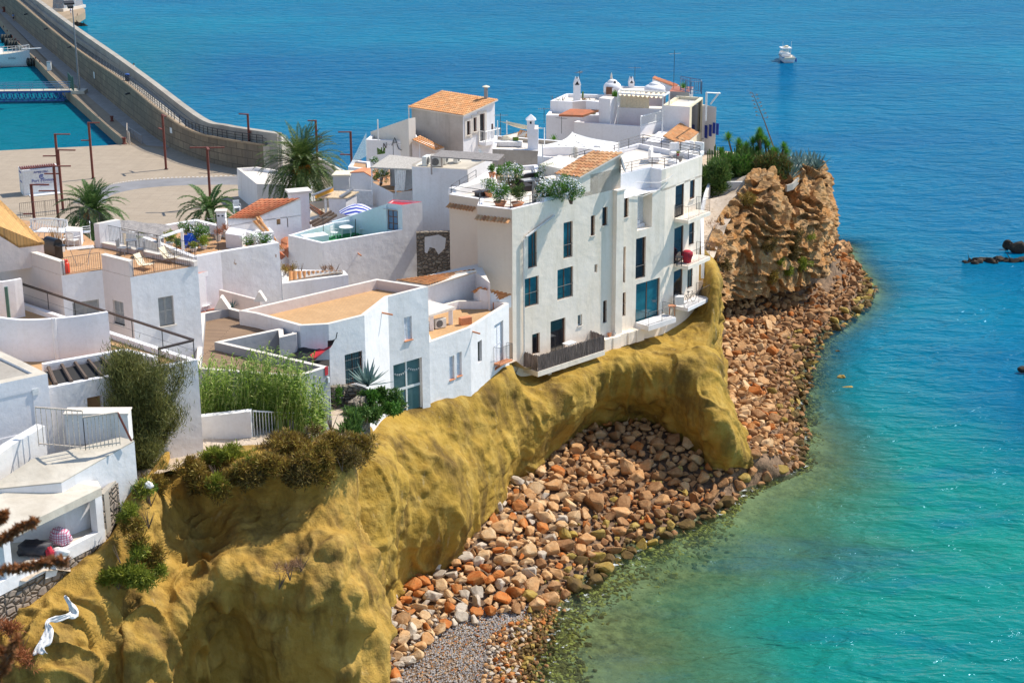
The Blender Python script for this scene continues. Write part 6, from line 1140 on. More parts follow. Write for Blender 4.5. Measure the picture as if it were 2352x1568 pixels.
def gchim(x0,x1,yb,yt,z,lab):
    a=P(5,x0,yb,z);b=P(5,x1,yb,z);c=(a+b)/2;w_=(b-a).length;zt=up(c,U(5,x0,yt)[1]);t=thing('gabled_chimney',c,lab,'chimney','white gabled chimneys');sh_=zt-(w_*1.1);m=MB();d=1.1
    m.prism([(c.x-w_/2,c.y),(c.x+w_/2,c.y),(c.x+w_/2,c.y+d),(c.x-w_/2,c.y+d)],z-1,sh_);m.build('shaft','clean_white',t);m=MB();z_=sh_
    for s_ in(-1,1):m.hexa([V(c.x+s_*w_*.55,c.y-.05,z_),V(c.x+s_*w_*.36,c.y-.05,z_),V(c.x+s_*w_*.36,c.y+d,z_),V(c.x+s_*w_*.55,c.y+d,z_)],[V(c.x+s_*.14,c.y-.05,zt),V(c.x,c.y-.05,zt-.35),V(c.x,c.y+d,zt-.35),V(c.x+s_*.14,c.y+d,zt)])
    m.hexa([V(c.x-w_*.5,c.y+d*.7,z_),V(c.x+w_*.5,c.y+d*.7,z_),V(c.x+w_*.5,c.y+d*.9,z_),V(c.x-w_*.5,c.y+d*.9,z_)],[V(c.x-.05,c.y+d*.7,zt-.1),V(c.x+.05,c.y+d*.7,zt-.1),V(c.x+.05,c.y+d*.9,zt-.1),V(c.x-.05,c.y+d*.9,zt-.1)],1);m.build('hood',['clean_white','painted_dark_interior'],t)
gchim(556,632,385,150,18.5,'tall white chimney with gabled hood, left of the two, beside a cactus');gchim(1157,1218,250,146,18.7,'shorter white chimney with gabled hood, between the two domes')
hY=House('red_roof_shed',P(5,1560,290,18),'narrow white shed with sloping red tiled roof at the back of the village','shed');a=[P(5,1415,160,19.6),P(5,1650,250,18.7),P(5,1705,232,18.7),P(5,1440,138,19.6)];hY.tiles(a[0],a[3],a[2],a[1],'red_tile',.35,.5);hY.w.hexa([V(p.x,p.y,18)for p in a],[p-V(0,0,.12)for p in a],hY.mi(hY.wm,'clean_white'));hY.done()
# ---- Z: end house with big window and blue shutters
hZ=House('end_house',P(5,1830,1000,10),'tall rust-edged cream and white end house with large window and blue shutters facing the garden')
z0p=P(5,1822,470,18.6);z1p=P(5,1965,365,18.6);z0p=V(z0p.x,z0p.y);z1p=V(z1p.x,z1p.y);dz=(z1p-z0p).normalized();bk_=V(-2.6,1.1)
hZ.block([z0p,z1p,z1p+bk_,z0p+bk_],18.6,9,wall='rust_cream_plaster',roof='coping',wins={0:[(5,1845,470,1950,735,'black',.25)]},par=.3,t=.3,edges={3:'clean_white'})
z2=P(5,2112,470,17.8);z2=V(z2.x,z2.y);z1b=z1p+V(dz.y,-dz.x)*.35;hZ.block([z1b,z2,z2+bk_+V(0,2),z1b+bk_],17.8,9,wall='clean_white',roof='canvas_cream',wins={0:[(5,1985,690,2020,815,'blue',.1),(5,2035,660,2075,790,'blue',.1)]})
z3=PW(5,1600,640,z0p-dz*5,z0p);z3=V(z3.x,z3.y)
zA=PW(5,1640,700,z0p,z1p);zA=V(zA.x,zA.y);hZ.block([zA+dz*.02,z0p-dz*.02,z0p+bk_,zA+bk_],16.2,9,wall='clean_white',roof='clean_white',wins={0:[(5,1665,650,1715,770,'white',.1),(5,1722,620,1785,880,'blue',.25)]})
nz=V(dz.y,-dz.x);hZ.tiles(zA+nz*.9+V(0,0,16.0),z0p+nz*.9+V(0,0,16.0)+dz*.3,z0p-nz*1.0+V(0,0,16.9)+dz*.3,zA-nz*1.0+V(0,0,16.9),'orange_tile',.34,.45)
hZ.block([(5,1600,300,18.9),(5,1815,310,18.9),(5,1860,250,18.9),(5,1640,240,18.9)],18.9,14,wall='grey_render',roof='red_paving');hZ.done()
for x,y0,y1 in((2003,668,808),(2050,660,790),(2090,640,760),(2128,645,775)):
    p=PW(5,x-12,y0,z1b,z2);q=PW(5,x+10,y1,z1b,z2);d=(z2-z1b).normalized();nn=V(d.y,-d.x);m=MB();rect(m,V(z1b.x,z1b.y),d,nn,(V(p.x,p.y)-z1b).dot(d),(V(q.x,q.y)-z1b).dot(d),q.z,p.z,.03,.1);m.build('shutter','blue_paint',hZ.root)
railing(hZ.root,[P(5,1720,290,18.92),P(5,1830,330,18.92),P(5,1950,330,18.92),P(5,1940,310,18.92),P(5,1720,270,18.92)],1.3,.3,'slate_blue',.05,barr=.025);m=MB()
for a,b in(((1995,620),(1998,310)),((2045,440),(2080,310))):p=P(5,*a,17.9);q=up(p,U(5,*b)[1]);m.tube([p,V(p.x+(.9 if a[0]>2000 else 0),p.y,q)],.1,5)
m.tube([V(m.v[5][0],m.v[5][1],m.v[5][2]-.05),V(m.v[-1][0],m.v[-1][1],m.v[-1][2]-.05)],.07,5);m.build('awning_frame','white_metal',hZ.root)
# ================================================================ ROCKS
def rockmat(name,c1,c2,c3):
    m=N(name);oi=m.n('ShaderNodeObjectInfo').outputs['Random'];rn=m.rnd();co=m.coord('World');r=m.math('FRACT',m.math('ADD',oi,m.math('MULTIPLY',rn,.999)))
    c=m.mix(m.ramp(r,[(0,0.0),(1,1.0)]),c1,c2);c=m.mix(m.ramp(m.noise(co,1.7,6,.7),[(.42,0.0),(.7,.85)]),c,c3);c=m.mix(m.ramp(m.noise(co,7,5,.75),[(.5,0.0),(.8,.6)]),c,tuple(q*.45 for q in c2));m.out(c,.92,0,.2);b1=m.bump(m.noise(co,3.5,6,.7),.7,.1);m.bump(m.noise(co,16,4,.7),.5,.03,b1)
rockmat('cream_rock',(.64,.40,.20),(.54,.31,.14),(.70,.52,.32));rockmat('pink_rock',(.58,.31,.13),(.46,.23,.09),(.66,.42,.22));rockmat('orange_rock',(.52,.16,.035),(.42,.12,.025),(.52,.27,.10));rockmat('brown_rock',(.36,.18,.075),(.26,.12,.05),(.46,.27,.13))
rockmat('grey_rock',(.56,.46,.35),(.46,.37,.28),(.62,.54,.44));rockmat('wet_rock',(.13,.085,.035),(.10,.06,.025),(.22,.14,.04));rockmat('sea_rock',(.035,.03,.028),(.06,.05,.04),(.09,.065,.04));rockmat('yellow_rock',(.40,.27,.06),(.30,.19,.04),(.46,.34,.12))
rockmat('pebble_grey',(.40,.37,.35),(.26,.24,.24),(.50,.47,.44));RM=['cream_rock','pink_rock','orange_rock','brown_rock','grey_rock','wet_rock','sea_rock','yellow_rock','pebble_grey']
def rock_shape(seed,n=16,flat=.72,cuts=1):
    rs=random.Random(seed);bm=bmesh.new();el=(1,rs.uniform(.62,.9),rs.uniform(.5,flat))
    for i in range(n):
        v=Vector((rs.gauss(0,1),rs.gauss(0,1),rs.gauss(0,1))).normalized()*rs.uniform(.82,1.0);bm.verts.new((v.x*el[0],v.y*el[1],v.z*el[2]))
    bmesh.ops.convex_hull(bm,input=bm.verts);bmesh.ops.delete(bm,geom=[v for v in bm.verts if not v.link_faces],context='VERTS')
    bmesh.ops.bevel(bm,geom=list(bm.edges),offset=.06,segments=1,affect='EDGES',profile=.6);bmesh.ops.triangulate(bm,faces=bm.faces)
    if cuts:bmesh.ops.subdivide_edges(bm,edges=bm.edges,cuts=1,use_grid_fill=True)
    for v in bm.verts:v.co+=v.co.normalized()*(.06*mn.noise(v.co*2.3+Vector((seed,0,0)))+.03*mn.noise(v.co*6))
    bm.verts.index_update();vs=[v.co[:]for v in bm.verts];fs=[tuple(v.index for v in f.verts)for f in bm.faces];bm.free();return vs,fs
SH_=[rock_shape(100+i)for i in range(10)];SL_=[rock_shape(200+i,12,.7,0)for i in range(8)]
RMESH={}
def rmesh(i,mat):
    if(i,mat)not in RMESH:
        me=bpy.data.meshes.new('boulder');vs,fs=SH_[i];me.from_pydata(vs,[],fs);me.materials.append(M[RM[mat]]);RMESH[(i,mat)]=me
        try:me.shade_smooth()if False else None
        except Exception:pass
    return RMESH[(i,mat)]
def bed(s,t):
    k=s*27.0;i=min(int(k),len(SHI)-2);f=k-i;a=SHI[i].lerp(SHI[i+1],f);b=SHO[i].lerp(SHO[i+1],f);return a.lerp(b,t)+V(0,0,.15*math.sin(math.pi*t)),(b-a).length
rocks=[];cell={}
def free(p,r):
    cx,cy=int(p.x//1.5),int(p.y//1.5)
    for i in(-1,0,1):
        for j in(-1,0,1):
            for q,rq in cell.get((cx+i,cy+j),()):
                if(q.x-p.x)**2+(q.y-p.y)**2<((r+rq)*.64)**2:return False
    cell.setdefault((cx,cy),[]).append((p,r));return True
rs=random.Random(5)
for rad,tries in((.85,160),(.64,2600),(.5,12000),(.38,42000),(.25,60000)):
    for _ in range(tries):
        s=rs.random();t=rs.uniform(-.12,1.06);p,L=bed(s,t);r=rad*rs.uniform(.8,1.2)
        pu=proj(p)
        if p.y<70 or pu[1]>1640:continue
        k=s*27.0
        if k>19.5:
            lim=np.interp(k,[19.5,21,22,23,24,25,27],[1.0,.80,.62,.50,.34,.16,.1])
            if t>lim and(rad>.3 or t<lim+.12 or(t<.7 and k>21)):continue
        if 7.5<k<11.5 and t>.62 and rad>.5:continue
        if s<.42 and rad>.8:continue
        if rad>.8 and not(14<k<22):continue
        if free(p,r):rocks.append((p,r,s,t,k))
def rock_mat(p,s,t,k):
    x=rs.random()
    if t>.86+.08*rs.random():return 5 if x<.6 else(7 if x<.8 else 3)
    if k<6:return 3 if x<(.35+.5*t)else(1 if x<.92 else 2)
    if k<12:return(1 if x<.55 else 0 if x<.72 else 2 if x<.82 else 3)if t<.62 else(3 if x<.6 else 1 if x<.85 else 7)
    if k<18:return(1 if x<.6 else 0 if x<.74 else 2 if x<.83 else 3)if t<.5 else(3 if x<.55 else 1 if x<.78 else 2 if x<.9 else 7)
    if k<21.5:return(0 if x<.42 else 1 if x<.62 else 2 if x<.85 else 4)if t<.6 else(1 if x<.35 else 3 if x<.7 else 2 if x<.88 else 7)
    return 4 if x<.3 else 0 if x<.62 else 2 if x<.8 else 1
show=sorted(rocks,key=lambda q:-q[1]/(Vector(q[0])-CAM).length)
indiv=show[:300];rest=show[300:]
words={0:'cream',1:'pinkish',2:'orange',3:'dark brown',4:'pale grey',5:'wet dark',7:'yellowish'}
ZN=[(1.5,'at the far tip of the crag'),(3,'under the right side of the crag'),(4.5,'under the middle of the crag'),(6,'under the left foot of the crag'),(8,'beyond the ochre cliff corner'),(10,'right of the ochre buttress'),(12.3,'at the end of the ochre buttress'),(13.5,'just left of the buttress foot'),(15,'at the back of the bay'),(16.5,'below the big glass door balcony'),
      (18,'below the reed fenced balcony'),(19.3,'where the bay cliff bends'),(20.3,'below the long low house'),(21.3,'below the four-pane window'),(22.5,'above the pebble beach'),(99,'beside the near bluff')]
def zone(k,t):return('against the cliff' if t<.25 else 'midway down' if t<.55 else 'low on the slope' if t<.85 else 'at the waterline')+' '+next(z for lim,z in ZN if k<lim)
def place_rock(p,r,mat,i,sink=.12):
    o=bpy.data.objects.new('boulder',rmesh(i,mat));COL.objects.link(o);o.location=p+V(0,0,r*sink+.05);o.rotation_euler=(rs.uniform(-.4,.4),rs.uniform(-.4,.4),rs.uniform(0,6.28));o.scale=(r*rs.uniform(.95,1.2),)*3;return o
for n_,(p,r,s,t,k)in enumerate(indiv):
    m_=rock_mat(p,s,t,k);o=place_rock(p,r,m_,rs.randrange(10),rs.uniform(.05,.35));zn=zone(k,t);sz_='huge' if r>.9 else 'large' if r>.68 else 'medium' if r>.5 else 'small'
    tag(o,'%s %s boulder %s'%(sz_,words[m_],zn),'boulder','%s %s boulders %s'%(sz_,words[m_],zn))
mb=MB()
for(p,r,s,t,k)in rest:
    vs,fs=SL_[rs.randrange(8)];R_=Matrix.Rotation(rs.uniform(0,6.28),3,'Z')@Matrix.Rotation(rs.uniform(-.5,.5),3,'X');c=p+V(0,0,r*rs.uniform(0,.35));b0=len(mb.f)
    mb.add([c+R_@(Vector(v)*r*1.08)for v in vs],fs,rock_mat(p,s,t,k));q=rs.random()
    for i in range(b0,len(mb.f)):mb.rv[i]=q
o=mb.build('boulders',RM,kind='stuff');o['label']='rubble of smaller boulders along the shore'
mb=MB();rs2=random.Random(9)
for _ in range(26000):
    s=rs2.uniform(.70,.99);t=rs2.uniform(.15,1.0);p,L=bed(s,t);k=s*27.0;lim=np.interp(k,[19.5,21,22,23,24,25,27],[1.0,.80,.62,.50,.34,.16,.1])
    if t<lim-.1 or proj(p)[1]>1620:continue
    r=rs2.uniform(.03,.09)*(2.2 if t>.78 and rs2.random()<.3 else 1);x=rs2.random();mt=8 if x<.72 else 4 if x<.86 else 1 if x<.96 else 2
    if t>.72+.1*rs2.random():mt=5 if x<.45 else 7 if x<.7 else 3 if x<.85 else 2
    c=p+V(0,0,-.2+r*.5);vs=[c+V(r,0,0),c+V(0,r,0),c+V(-r,0,0),c+V(0,-r,0),c+V(0,0,r*.8)];q0=rs2.random();b0=len(mb.f);mb.add(vs,[(0,1,4),(1,2,4),(2,3,4),(3,0,4)],mt)
    for i in range(b0,b0+4):mb.rv[i]=q0
for _ in range(8500):
    s=rs2.uniform(.2,.99);t=1+abs(rs2.gauss(0,.13));p,L=bed(s,t);r=rs2.uniform(.1,.34);vs,fs=SL_[rs2.randrange(8)];a=rs2.uniform(0,6.28);ca,sa=math.cos(a),math.sin(a);c=V(p.x,p.y,-.35-(t-1)*L*.12);q0=rs2.random();b0=len(mb.f)
    mb.add([c+Vector((v[0]*ca-v[1]*sa,v[0]*sa+v[1]*ca,v[2]))*r for v in vs],fs,5 if rs2.random()<.6 else 7)
    for i in range(b0,len(mb.f)):mb.rv[i]=q0
mb.build('pebbles',RM,kind='stuff')['label']='pebble beach and stones in the shallows'
def bigrock(n,x,y,r,z,lab,mat,cat='rock',sc=(1,1,.8),grp=None):
    p=P(n,x,y,0);vs,fs=rock_shape(int(x*7+y),22,.95,1);m=MB();m.add([Vector((v[0]*sc[0],v[1]*sc[1],v[2]*sc[2]))*r*(1+.16*mn.noise(Vector(v)*2.5))+p+V(0,0,z)for v in vs],fs);o=m.build('sea_rock',mat);return tag(o,lab,cat,grp)
bigrock(0,2338,580,1.0,.55,'black jagged rock rising from the sea at the right edge','sea_rock',sc=(1.2,.9,1.1));bigrock(0,2312,572,.7,.5,'smaller black rock just left of the tall one at the right edge','sea_rock',sc=(1,.8,1.1))
m=MB();rs3=random.Random(3)
for k in range(30):
    x=2215+k*6;vs,fs=SL_[k%8];p=P(0,x,604-(k*.35)+rs3.uniform(-4,4),0);r=rs3.uniform(.28,.62)*(.6 if k<4 else 1);a=rs3.random()*6;m.add([Vector((v[0]*math.cos(a)-v[1]*math.sin(a),v[0]*math.sin(a)+v[1]*math.cos(a),v[2]*.9))*r*1.5+p+V(0,0,.08)for v in vs],fs)
tag(m.build('rock_reef','sea_rock'),'long low black reef in the sea at the right edge','reef')
bigrock(0,2350,856,.62,.35,'black wet rock with foam cut by the right frame edge, lower down','sea_rock',sc=(1,1,1));bigrock(0,1933,866,.48,.05,'round mossy brown rock standing alone in the shallows','yellow_rock');bigrock(0,1925,806,.36,-.05,'small brown rock in the water above the mossy one','wet_rock');bigrock(0,1948,888,.55,-.12,'flat yellow rock barely above water below the mossy one','yellow_rock',sc=(1.5,.7,.5));bigrock(0,1860,888,.45,.0,'brown rock at the waterline beside the rubble point','wet_rock')
bigrock(0,1368,1290,1.0,.25,'large yellow algae covered rock half in the water at the bay shore','yellow_rock',sc=(1.2,.8,.75));bigrock(0,1295,1285,.8,.2,'ochre brown rock left of the large yellow shore rock','yellow_rock',sc=(1.3,.7,.6));bigrock(0,1215,1520,.5,.2,'pale yellow rock at the edge of the pebble beach near the bottom','yellow_rock',sc=(1.2,.8,.7));bigrock(0,1655,1048,1.3,1.6,'rusty orange boulder leaning on the end of the ochre buttress','orange_rock',sc=(1.2,.8,.8))
m=MB()
for k in range(14):p=P(14,1550+k*22,470+k*10+rs3.uniform(-25,25),0);vs,fs=SL_[k%8];m.add([Vector(v)*rs3.uniform(.6,1.5)+p for v in vs],fs)
tag(m.build('rock_pile','sea_rock'),'dark rocks in the water at the foot of the round pier head','rock pile')
m=MB();rs4=random.Random(11)
for _ in range(2600):
    x=rs4.gauss(1800,330);y=rs4.gauss(1330,170)
    if x<1380 or y>1600 or y<1060 or x>2390:continue
    p=P(0,x,y,-.12);a=rs4.gauss(.25,.5);L=rs4.uniform(.16,.30);d=V(math.cos(a),math.sin(a))*L;s_=V(-d.y,d.x)*.13;u=V(0,0,.03)
    m.add([p+d*.5,p+s_+d*.1,p-d*.35,p-s_+d*.1,p+u,p-d*.5+s_*.9,p-d*.5-s_*.9],[(0,1,4),(1,2,4),(2,3,4),(3,0,4),(2,5,6)])
simple('fish_skin',(.05,.06,.03),.6);m.build('fish_shoal','fish_skin',kind='stuff')['label']='shoal of small dark fish under the water of the bay'
# ================================================================ PLANTS
def clump_points(c,rad,n,k,rs=rng,shell=.55):
    u=rs.normal(size=(k,3));u/=np.linalg.norm(u,axis=1,keepdims=True);ce=u*(rs.random((k,1))**.45)*np.array(rad)*.82;s=rs.integers(0,k,n);v=rs.normal(size=(n,3));v/=np.linalg.norm(v,axis=1,keepdims=True)
    rr=np.array(rad).mean()*(.24+.22*rs.random(k));return np.array(c)+ce[s]+v*(rs.random((n,1))**.5)*rr[s][:,None],v
def leafy(mb,c,rad,n,L,W,k=18,upb=.3,mi=0,droop=0):
    p,v=clump_points(tuple(c),rad,n,k);d=v+rng.normal(size=v.shape)*.5;d[:,2]+=upb;d/=np.linalg.norm(d,axis=1,keepdims=True);d*=L*(.6+.8*rng.random((n,1)));s=np.cross(d,rng.normal(size=d.shape));s/=np.linalg.norm(s,axis=1,keepdims=True)+1e-9;mb.leaves(p,d,s*W*.5,mi,droop)
def shrub(name,c,rad,n,L,W,mat,lab,cat='shrub',k=18,stems=5,upb=.3,grp=None,flowers=0,fm='petal_white',base=None,stem='bark',droop=0):
    c=Vector(c);b=base or V(c.x,c.y,c.z-rad[2]);t=thing(name,b,lab,cat,grp);m=MB();leafy(m,c,rad,n,L,W,k,upb,0,droop)
    m.build('foliage',mat,t);m=MB()
    for i in range(stems):q=c+V(rs3.uniform(-.5,.5)*rad[0],rs3.uniform(-.5,.5)*rad[1],rs3.uniform(-.1,.5)*rad[2]);m.tube([b+V(rs3.uniform(-.1,.1),rs3.uniform(-.1,.1),-.05),b.lerp(q,.5)+V(rs3.uniform(-.1,.1),0,0),q],[.05*rad[2]+.012,.03*rad[2]+.01,.008],5)
    m.build('stem',stem,t)
    if flowers:m=MB();p,v=clump_points(tuple(c+V(0,-.02,rad[2]*.15)),tuple(r_*1.08 for r_ in rad),flowers,k*2);s=np.cross(v,rng.normal(size=v.shape));s/=np.linalg.norm(s,axis=1,keepdims=True)+1e-9;m.leaves(p,s*.11,np.cross(v,s)*.055);m.build('flowers',fm,t)
    return t
def frond(mb,b,az,el,L,nl=34,ll=.5,droop=.9,mi=0,w_=.03,rach=None):
    pts=[];d=V(math.cos(az)*math.cos(el),math.sin(az)*math.cos(el),math.sin(el));p=Vector(b);n_=14
    for i in range(n_+1):pts.append(p.copy());p=p+d*(L/n_);d=(d+V(0,0,-droop/n_*(1+i/n_))).normalized()
    A=np.array([list(q)for q in pts]);tt=np.linspace(.12,1,nl);idx=tt*n_;i0=np.minimum(idx.astype(int),n_-1);f=(idx-i0)[:,None];Pp=A[i0]*(1-f)+A[i0+1]*f;T=A[i0+1]-A[i0];T/=np.linalg.norm(T,axis=1,keepdims=True)
    sd=np.cross(T,[0,0,1.0]);sd/=np.linalg.norm(sd,axis=1,keepdims=True)+1e-9;up_=np.cross(sd,T);lw=(np.sin(np.clip(tt*1.05,0,1)*math.pi)**.6*.85+.15)[:,None]*ll
    for sg in(-1,1):D_=(sd*sg*.8+T*.55+up_*(.28+.12*rng.normal(size=(nl,1))));D_/=np.linalg.norm(D_,axis=1,keepdims=True);D_*=lw;mb.leaves(Pp,D_,np.cross(D_,up_)/(np.linalg.norm(D_,axis=1,keepdims=True)+1e-9)*w_,mi,.18)
    (rach or mb).tube(pts[::2],[.05,.04,.035,.03,.025,.02,.015,.01][:len(pts[::2])],4,mi)
def palm(c,zb,R_,nf,lab,mat,fruit=0,trunk_r=.35,el0=(-.5,1.35),w_=.04,ll=.6,nl=40):
    t=thing('palm_tree',V(c.x,c.y,zb),lab,'palm tree');m=MB();H=c.z-zb;pts=[V(c.x,c.y,zb+H*k/8)for k in range(9)];m.tube(pts,[trunk_r*1.25]+[trunk_r*(1+.05*(k%2))for k in range(7)]+[trunk_r*1.3],10);m.build('trunk','palm_bark',t)
    m=MB();ga=2.399
    for i in range(nf):u=(i+.5)/nf;frond(m,c+V(0,0,.1),i*ga+rs3.uniform(-.2,.2),el0[0]+(el0[1]-el0[0])*u**.8+rs3.uniform(-.1,.1),R_*rs3.uniform(.88,1.08)*(1-.25*max(0,u-.8)*5*.5),nl,ll,.9+.9*(1-u),w_=w_)
    m.build('crown',mat,t)
    if fruit:
        for k in range(fruit):
            m=MB();a=(-1.9+.5*k);b=c+V(math.cos(a)*.6,math.sin(a)*.6,.5);leafy(m,b+V(math.cos(a)*.6,math.sin(a)*.6,-.5),(.45,.45,.7),500,.16,.07,14,-.5);m.build('fruit_cluster','orange_fruit',t)
    return t
pc=P(0,694,388,8.2);palm(pc,1.5,6.0,140,'big date palm with orange fruit on the plaza behind the houses','palm_leaf',3,.5,(-.7,1.35),ll=.75,w_=.042,nl=46)
pc=P(2,735,335,5.3);palm(pc,1.5,4.7,80,'bushy palm on the plaza behind the left roof terrace','young_palm_leaf',2,.4,(-.75,1.4),.05,.6)
pc=P(2,1670,330,5.5);palm(pc,1.5,4.3,26,'young spreading palm in front of the plaza road, left of the red tiled roof','young_palm_leaf',0,.35,(-.05,1.2),.07,.65)
tc=P(8,640,420,20.3);bt=P(8,640,640,16.8);t=thing('tamarisk_tree',bt,'feathery olive green tamarisk tree in front of the terrace house','tree');tc=V(bt.x-.1,bt.y,20.2)
m=MB();
tips=[]
for i in range(48):
    a=rs3.uniform(0,6.28);r_=rs3.uniform(.4,2.7);z_=rs3.uniform(17.3,23.4);r_*=max(.45,1-((z_-20.2)/4.4)**4)*rs3.uniform(.6,1.1);q=V(bt.x+math.cos(a)*r_*1.0,bt.y+math.sin(a)*r_*.8,z_);mid_=bt.lerp(q,.45)+V(0,0,.3);m.tube([bt,mid_,q],[.13,.06,.012],5);tips.append(q)
m.build('trunk','bark',t);m=MB()
for q in tips:
    n=1500;u=rng.random((n,1));b=np.array([list(bt.lerp(q,.4))]);e=np.array([list(q)]);p=b+(e-b)*(u**.6)+rng.normal(size=(n,3))*(.12+.22*u);d=rng.normal(size=(n,3))*.45;d[:,2]+=.75;d/=np.linalg.norm(d,axis=1,keepdims=True);d*=.20+.26*rng.random((n,1));s=np.cross(d,rng.normal(size=d.shape));s/=np.linalg.norm(s,axis=1,keepdims=True);m.leaves(p,d,s*.015)
m.build('crown','tamarisk_leaf',t)
c=V(bt.x-.6,bt.y-.5,17.3);shrub('tamarisk_shrub',c,(2.0,1.5,1.6),9000,.3,.035,'tamarisk_leaf','dense dark green growth under the tamarisk tree',k=22,upb=.8)
t=MB();rs5=random.Random(2)
rp=[P(7,x,y,16.5)for x,y in((40,1265),(850,1250),(960,1150),(60,1150))];ra=np.array([[p.x,p.y]for p in rp])
cnt=0
while cnt<420:
    q=ra.min(0)+np.array([rs5.random(),rs5.random()])*(ra.max(0)-ra.min(0))
    if not inpoly(np.array([q]),ra)[0]:continue
    cnt+=1;ux=proj((q[0],q[1],16))[0];k=(ux-440)/320;hmax=np.interp(k,[0,.1,.35,.5,.75,.9,1.05],[3.6,3.9,3.7,4.5,4.2,3.1,2.5]);h=hmax*rs5.uniform(.5,1.06)*(1+.10*mn.noise(Vector((q[0]*1.3,0,0))));lean=rs5.gauss(.10,.07);b=V(q[0],q[1],gz(*q)-.1);tp=b+V(h*lean,-h*.04,h);t.tube([b,b.lerp(tp,.5)+V(-.04,0,0),tp],[.016,.013,.004],3)
    nl=17;u=np.linspace(.22,1,nl)[:,None];B_=np.array([list(b)]);T_=np.array([list(tp)]);pp=B_+(T_-B_)*u;az=rng.random((nl,1))*6.28;d=np.concatenate([np.cos(az)*.6+.35,np.sin(az)*.6,.75+.3*rng.random((nl,1))],1);d/=np.linalg.norm(d,axis=1,keepdims=True);d*=.45+.45*rng.random((nl,1));s=np.cross(d,[0,0,1.0]);s/=np.linalg.norm(s,axis=1,keepdims=True)+1e-9;t.leaves(pp,d,s*.036,0,.45)
t.build('reed_bed','reed_leaf',kind='stuff')['label']='thicket of tall green cane reeds in front of the timber deck house'
def scrubband(pts,n,mats,lab,name='scrub',L=.24,W=.045,cat='shrub',sz=(1.05,.85,.8),k=16,upb=.4):
    m=MB();base=Vector(pts[0]);t=thing(name,base,lab,cat)
    for i in range(len(pts)-1):
        a,b=Vector(pts[i]),Vector(pts[i+1]);q=max(1,int((b-a).length/.8))
        for j in range(q):
            c=a.lerp(b,j/q)+V(rs3.uniform(-.3,.3),rs3.uniform(-.5,.2),rs3.uniform(-.25,.25));s=rs3.uniform(.8,1.3)
            for _r in range(3):s2=s*rs3.uniform(.5,.85);leafy(m,c+V(rs3.uniform(-.7,.7)*sz[0],rs3.uniform(-.3,.3),rs3.uniform(-.75,.35)*sz[2]),(sz[0]*s2,sz[1]*s2,sz[2]*s2),n//3,L,W,k,upb,rs3.randrange(len(mats)))
    m.build('foliage',mats,t);m=MB()
    for i in range(12):a=Vector(pts[rs3.randrange(len(pts))]);m.tube([a-V(0,0,.5),a+V(rs3.uniform(-.5,.5),rs3.uniform(-.3,.1),.4)],[.03,.008],4)
    m.build('stem','bark',t);return t
scrubband([D(372,1110,77.3),D(430,1095,77.6),D(500,1085,77.6),D(560,1075,77.8),D(540,1050,79),D(440,1070,79)],4200,['scrub_leaf','green_scrub_leaf','dark_scrub_leaf','scrub_leaf'],'brownish olive scrub hanging over the left end of the bluff edge')
scrubband([D(560,1075,77.9),D(620,1070,77.8),D(680,1065,78.2),D(730,1060,78.4),D(690,1030,79.5),D(600,1040,79.5)],4200,['dark_scrub_leaf','scrub_leaf','scrub_leaf'],'dark rusty scrub in the middle of the bluff edge')
scrubband([D(730,1040,79),D(770,1015,80),D(795,1005,81.5),D(785,1060,79)],5200,['scrub_leaf','dark_scrub_leaf','scrub_leaf'],'tall rusty brown scrub at the right corner of the bluff',sz=(1.0,.8,1.05))
scrubband([D(640,1010,80.5),D(700,1000,81),D(760,970,82)],900,['scrub_leaf','dark_scrub_leaf'],'thin dark scrub behind the white fence foot',sz=(.8,.6,.45))
scrubband([D(270,1330,71),D(300,1300,71.5),D(275,1270,71.2)],3800,['green_scrub_leaf'],'bright olive green round bush on the cliff beside the stone wall',sz=(.85,.7,.85),k=14)
scrubband([D(290,1160,73.4),D(310,1200,72.6),D(320,1240,72),D(350,1290,72.2),D(340,1190,73)],1500,['green_scrub_leaf','scrub_leaf'],'yellow green scrub in the gully between lookout and bluff',sz=(.6,.5,.6))
scrubband([D(335,1100,76),D(320,1120,75),D(345,1140,75.5)],900,['green_scrub_leaf','oleander_leaf'],'small green shrub at the top of the gully behind the lookout',sz=(.5,.5,.5))
scrubband([D(20,1440,66.6),D(45,1480,66),D(10,1500,66)],800,['rust_twig'],'dry rust coloured bush at the left frame edge below the stone wall',L=.26,W=.035,sz=(.7,.5,.6))
scrubband([D(665,1310,73.4),D(690,1290,73.7),D(640,1330,73.4)],260,['dry_twig'],'dry tangled twigs clinging to the bluff face',L=.3,W=.02,sz=(.45,.3,.35))
scrubband([PY(7,1180,1020,93),PY(7,1250,975,94.3),PY(7,1320,960,95.2),PY(7,1375,1000,95.6),PY(7,1320,1050,94.3),PY(7,1220,1090,92.8)],1800,['oleander_leaf','cactus_leaf'],'green creeping plants spilling over the cliff by the low white house',sz=(.6,.5,.5),L=.22,W=.08)
scrubband([PY(7,1080,1120,90.5),PY(7,1150,1150,91.3)],1200,['cactus_leaf'],'dark green cactus clump at the bluff corner beside the fence',sz=(.55,.5,.8),L=.45,W=.09,upb=1.5)
shrub('euphorbia',onG(7,985,1040,.6),(.75,.6,.75),1600,.3,.07,'oleander_leaf','rounded green euphorbia bush beside the right end of the fence',upb=1)
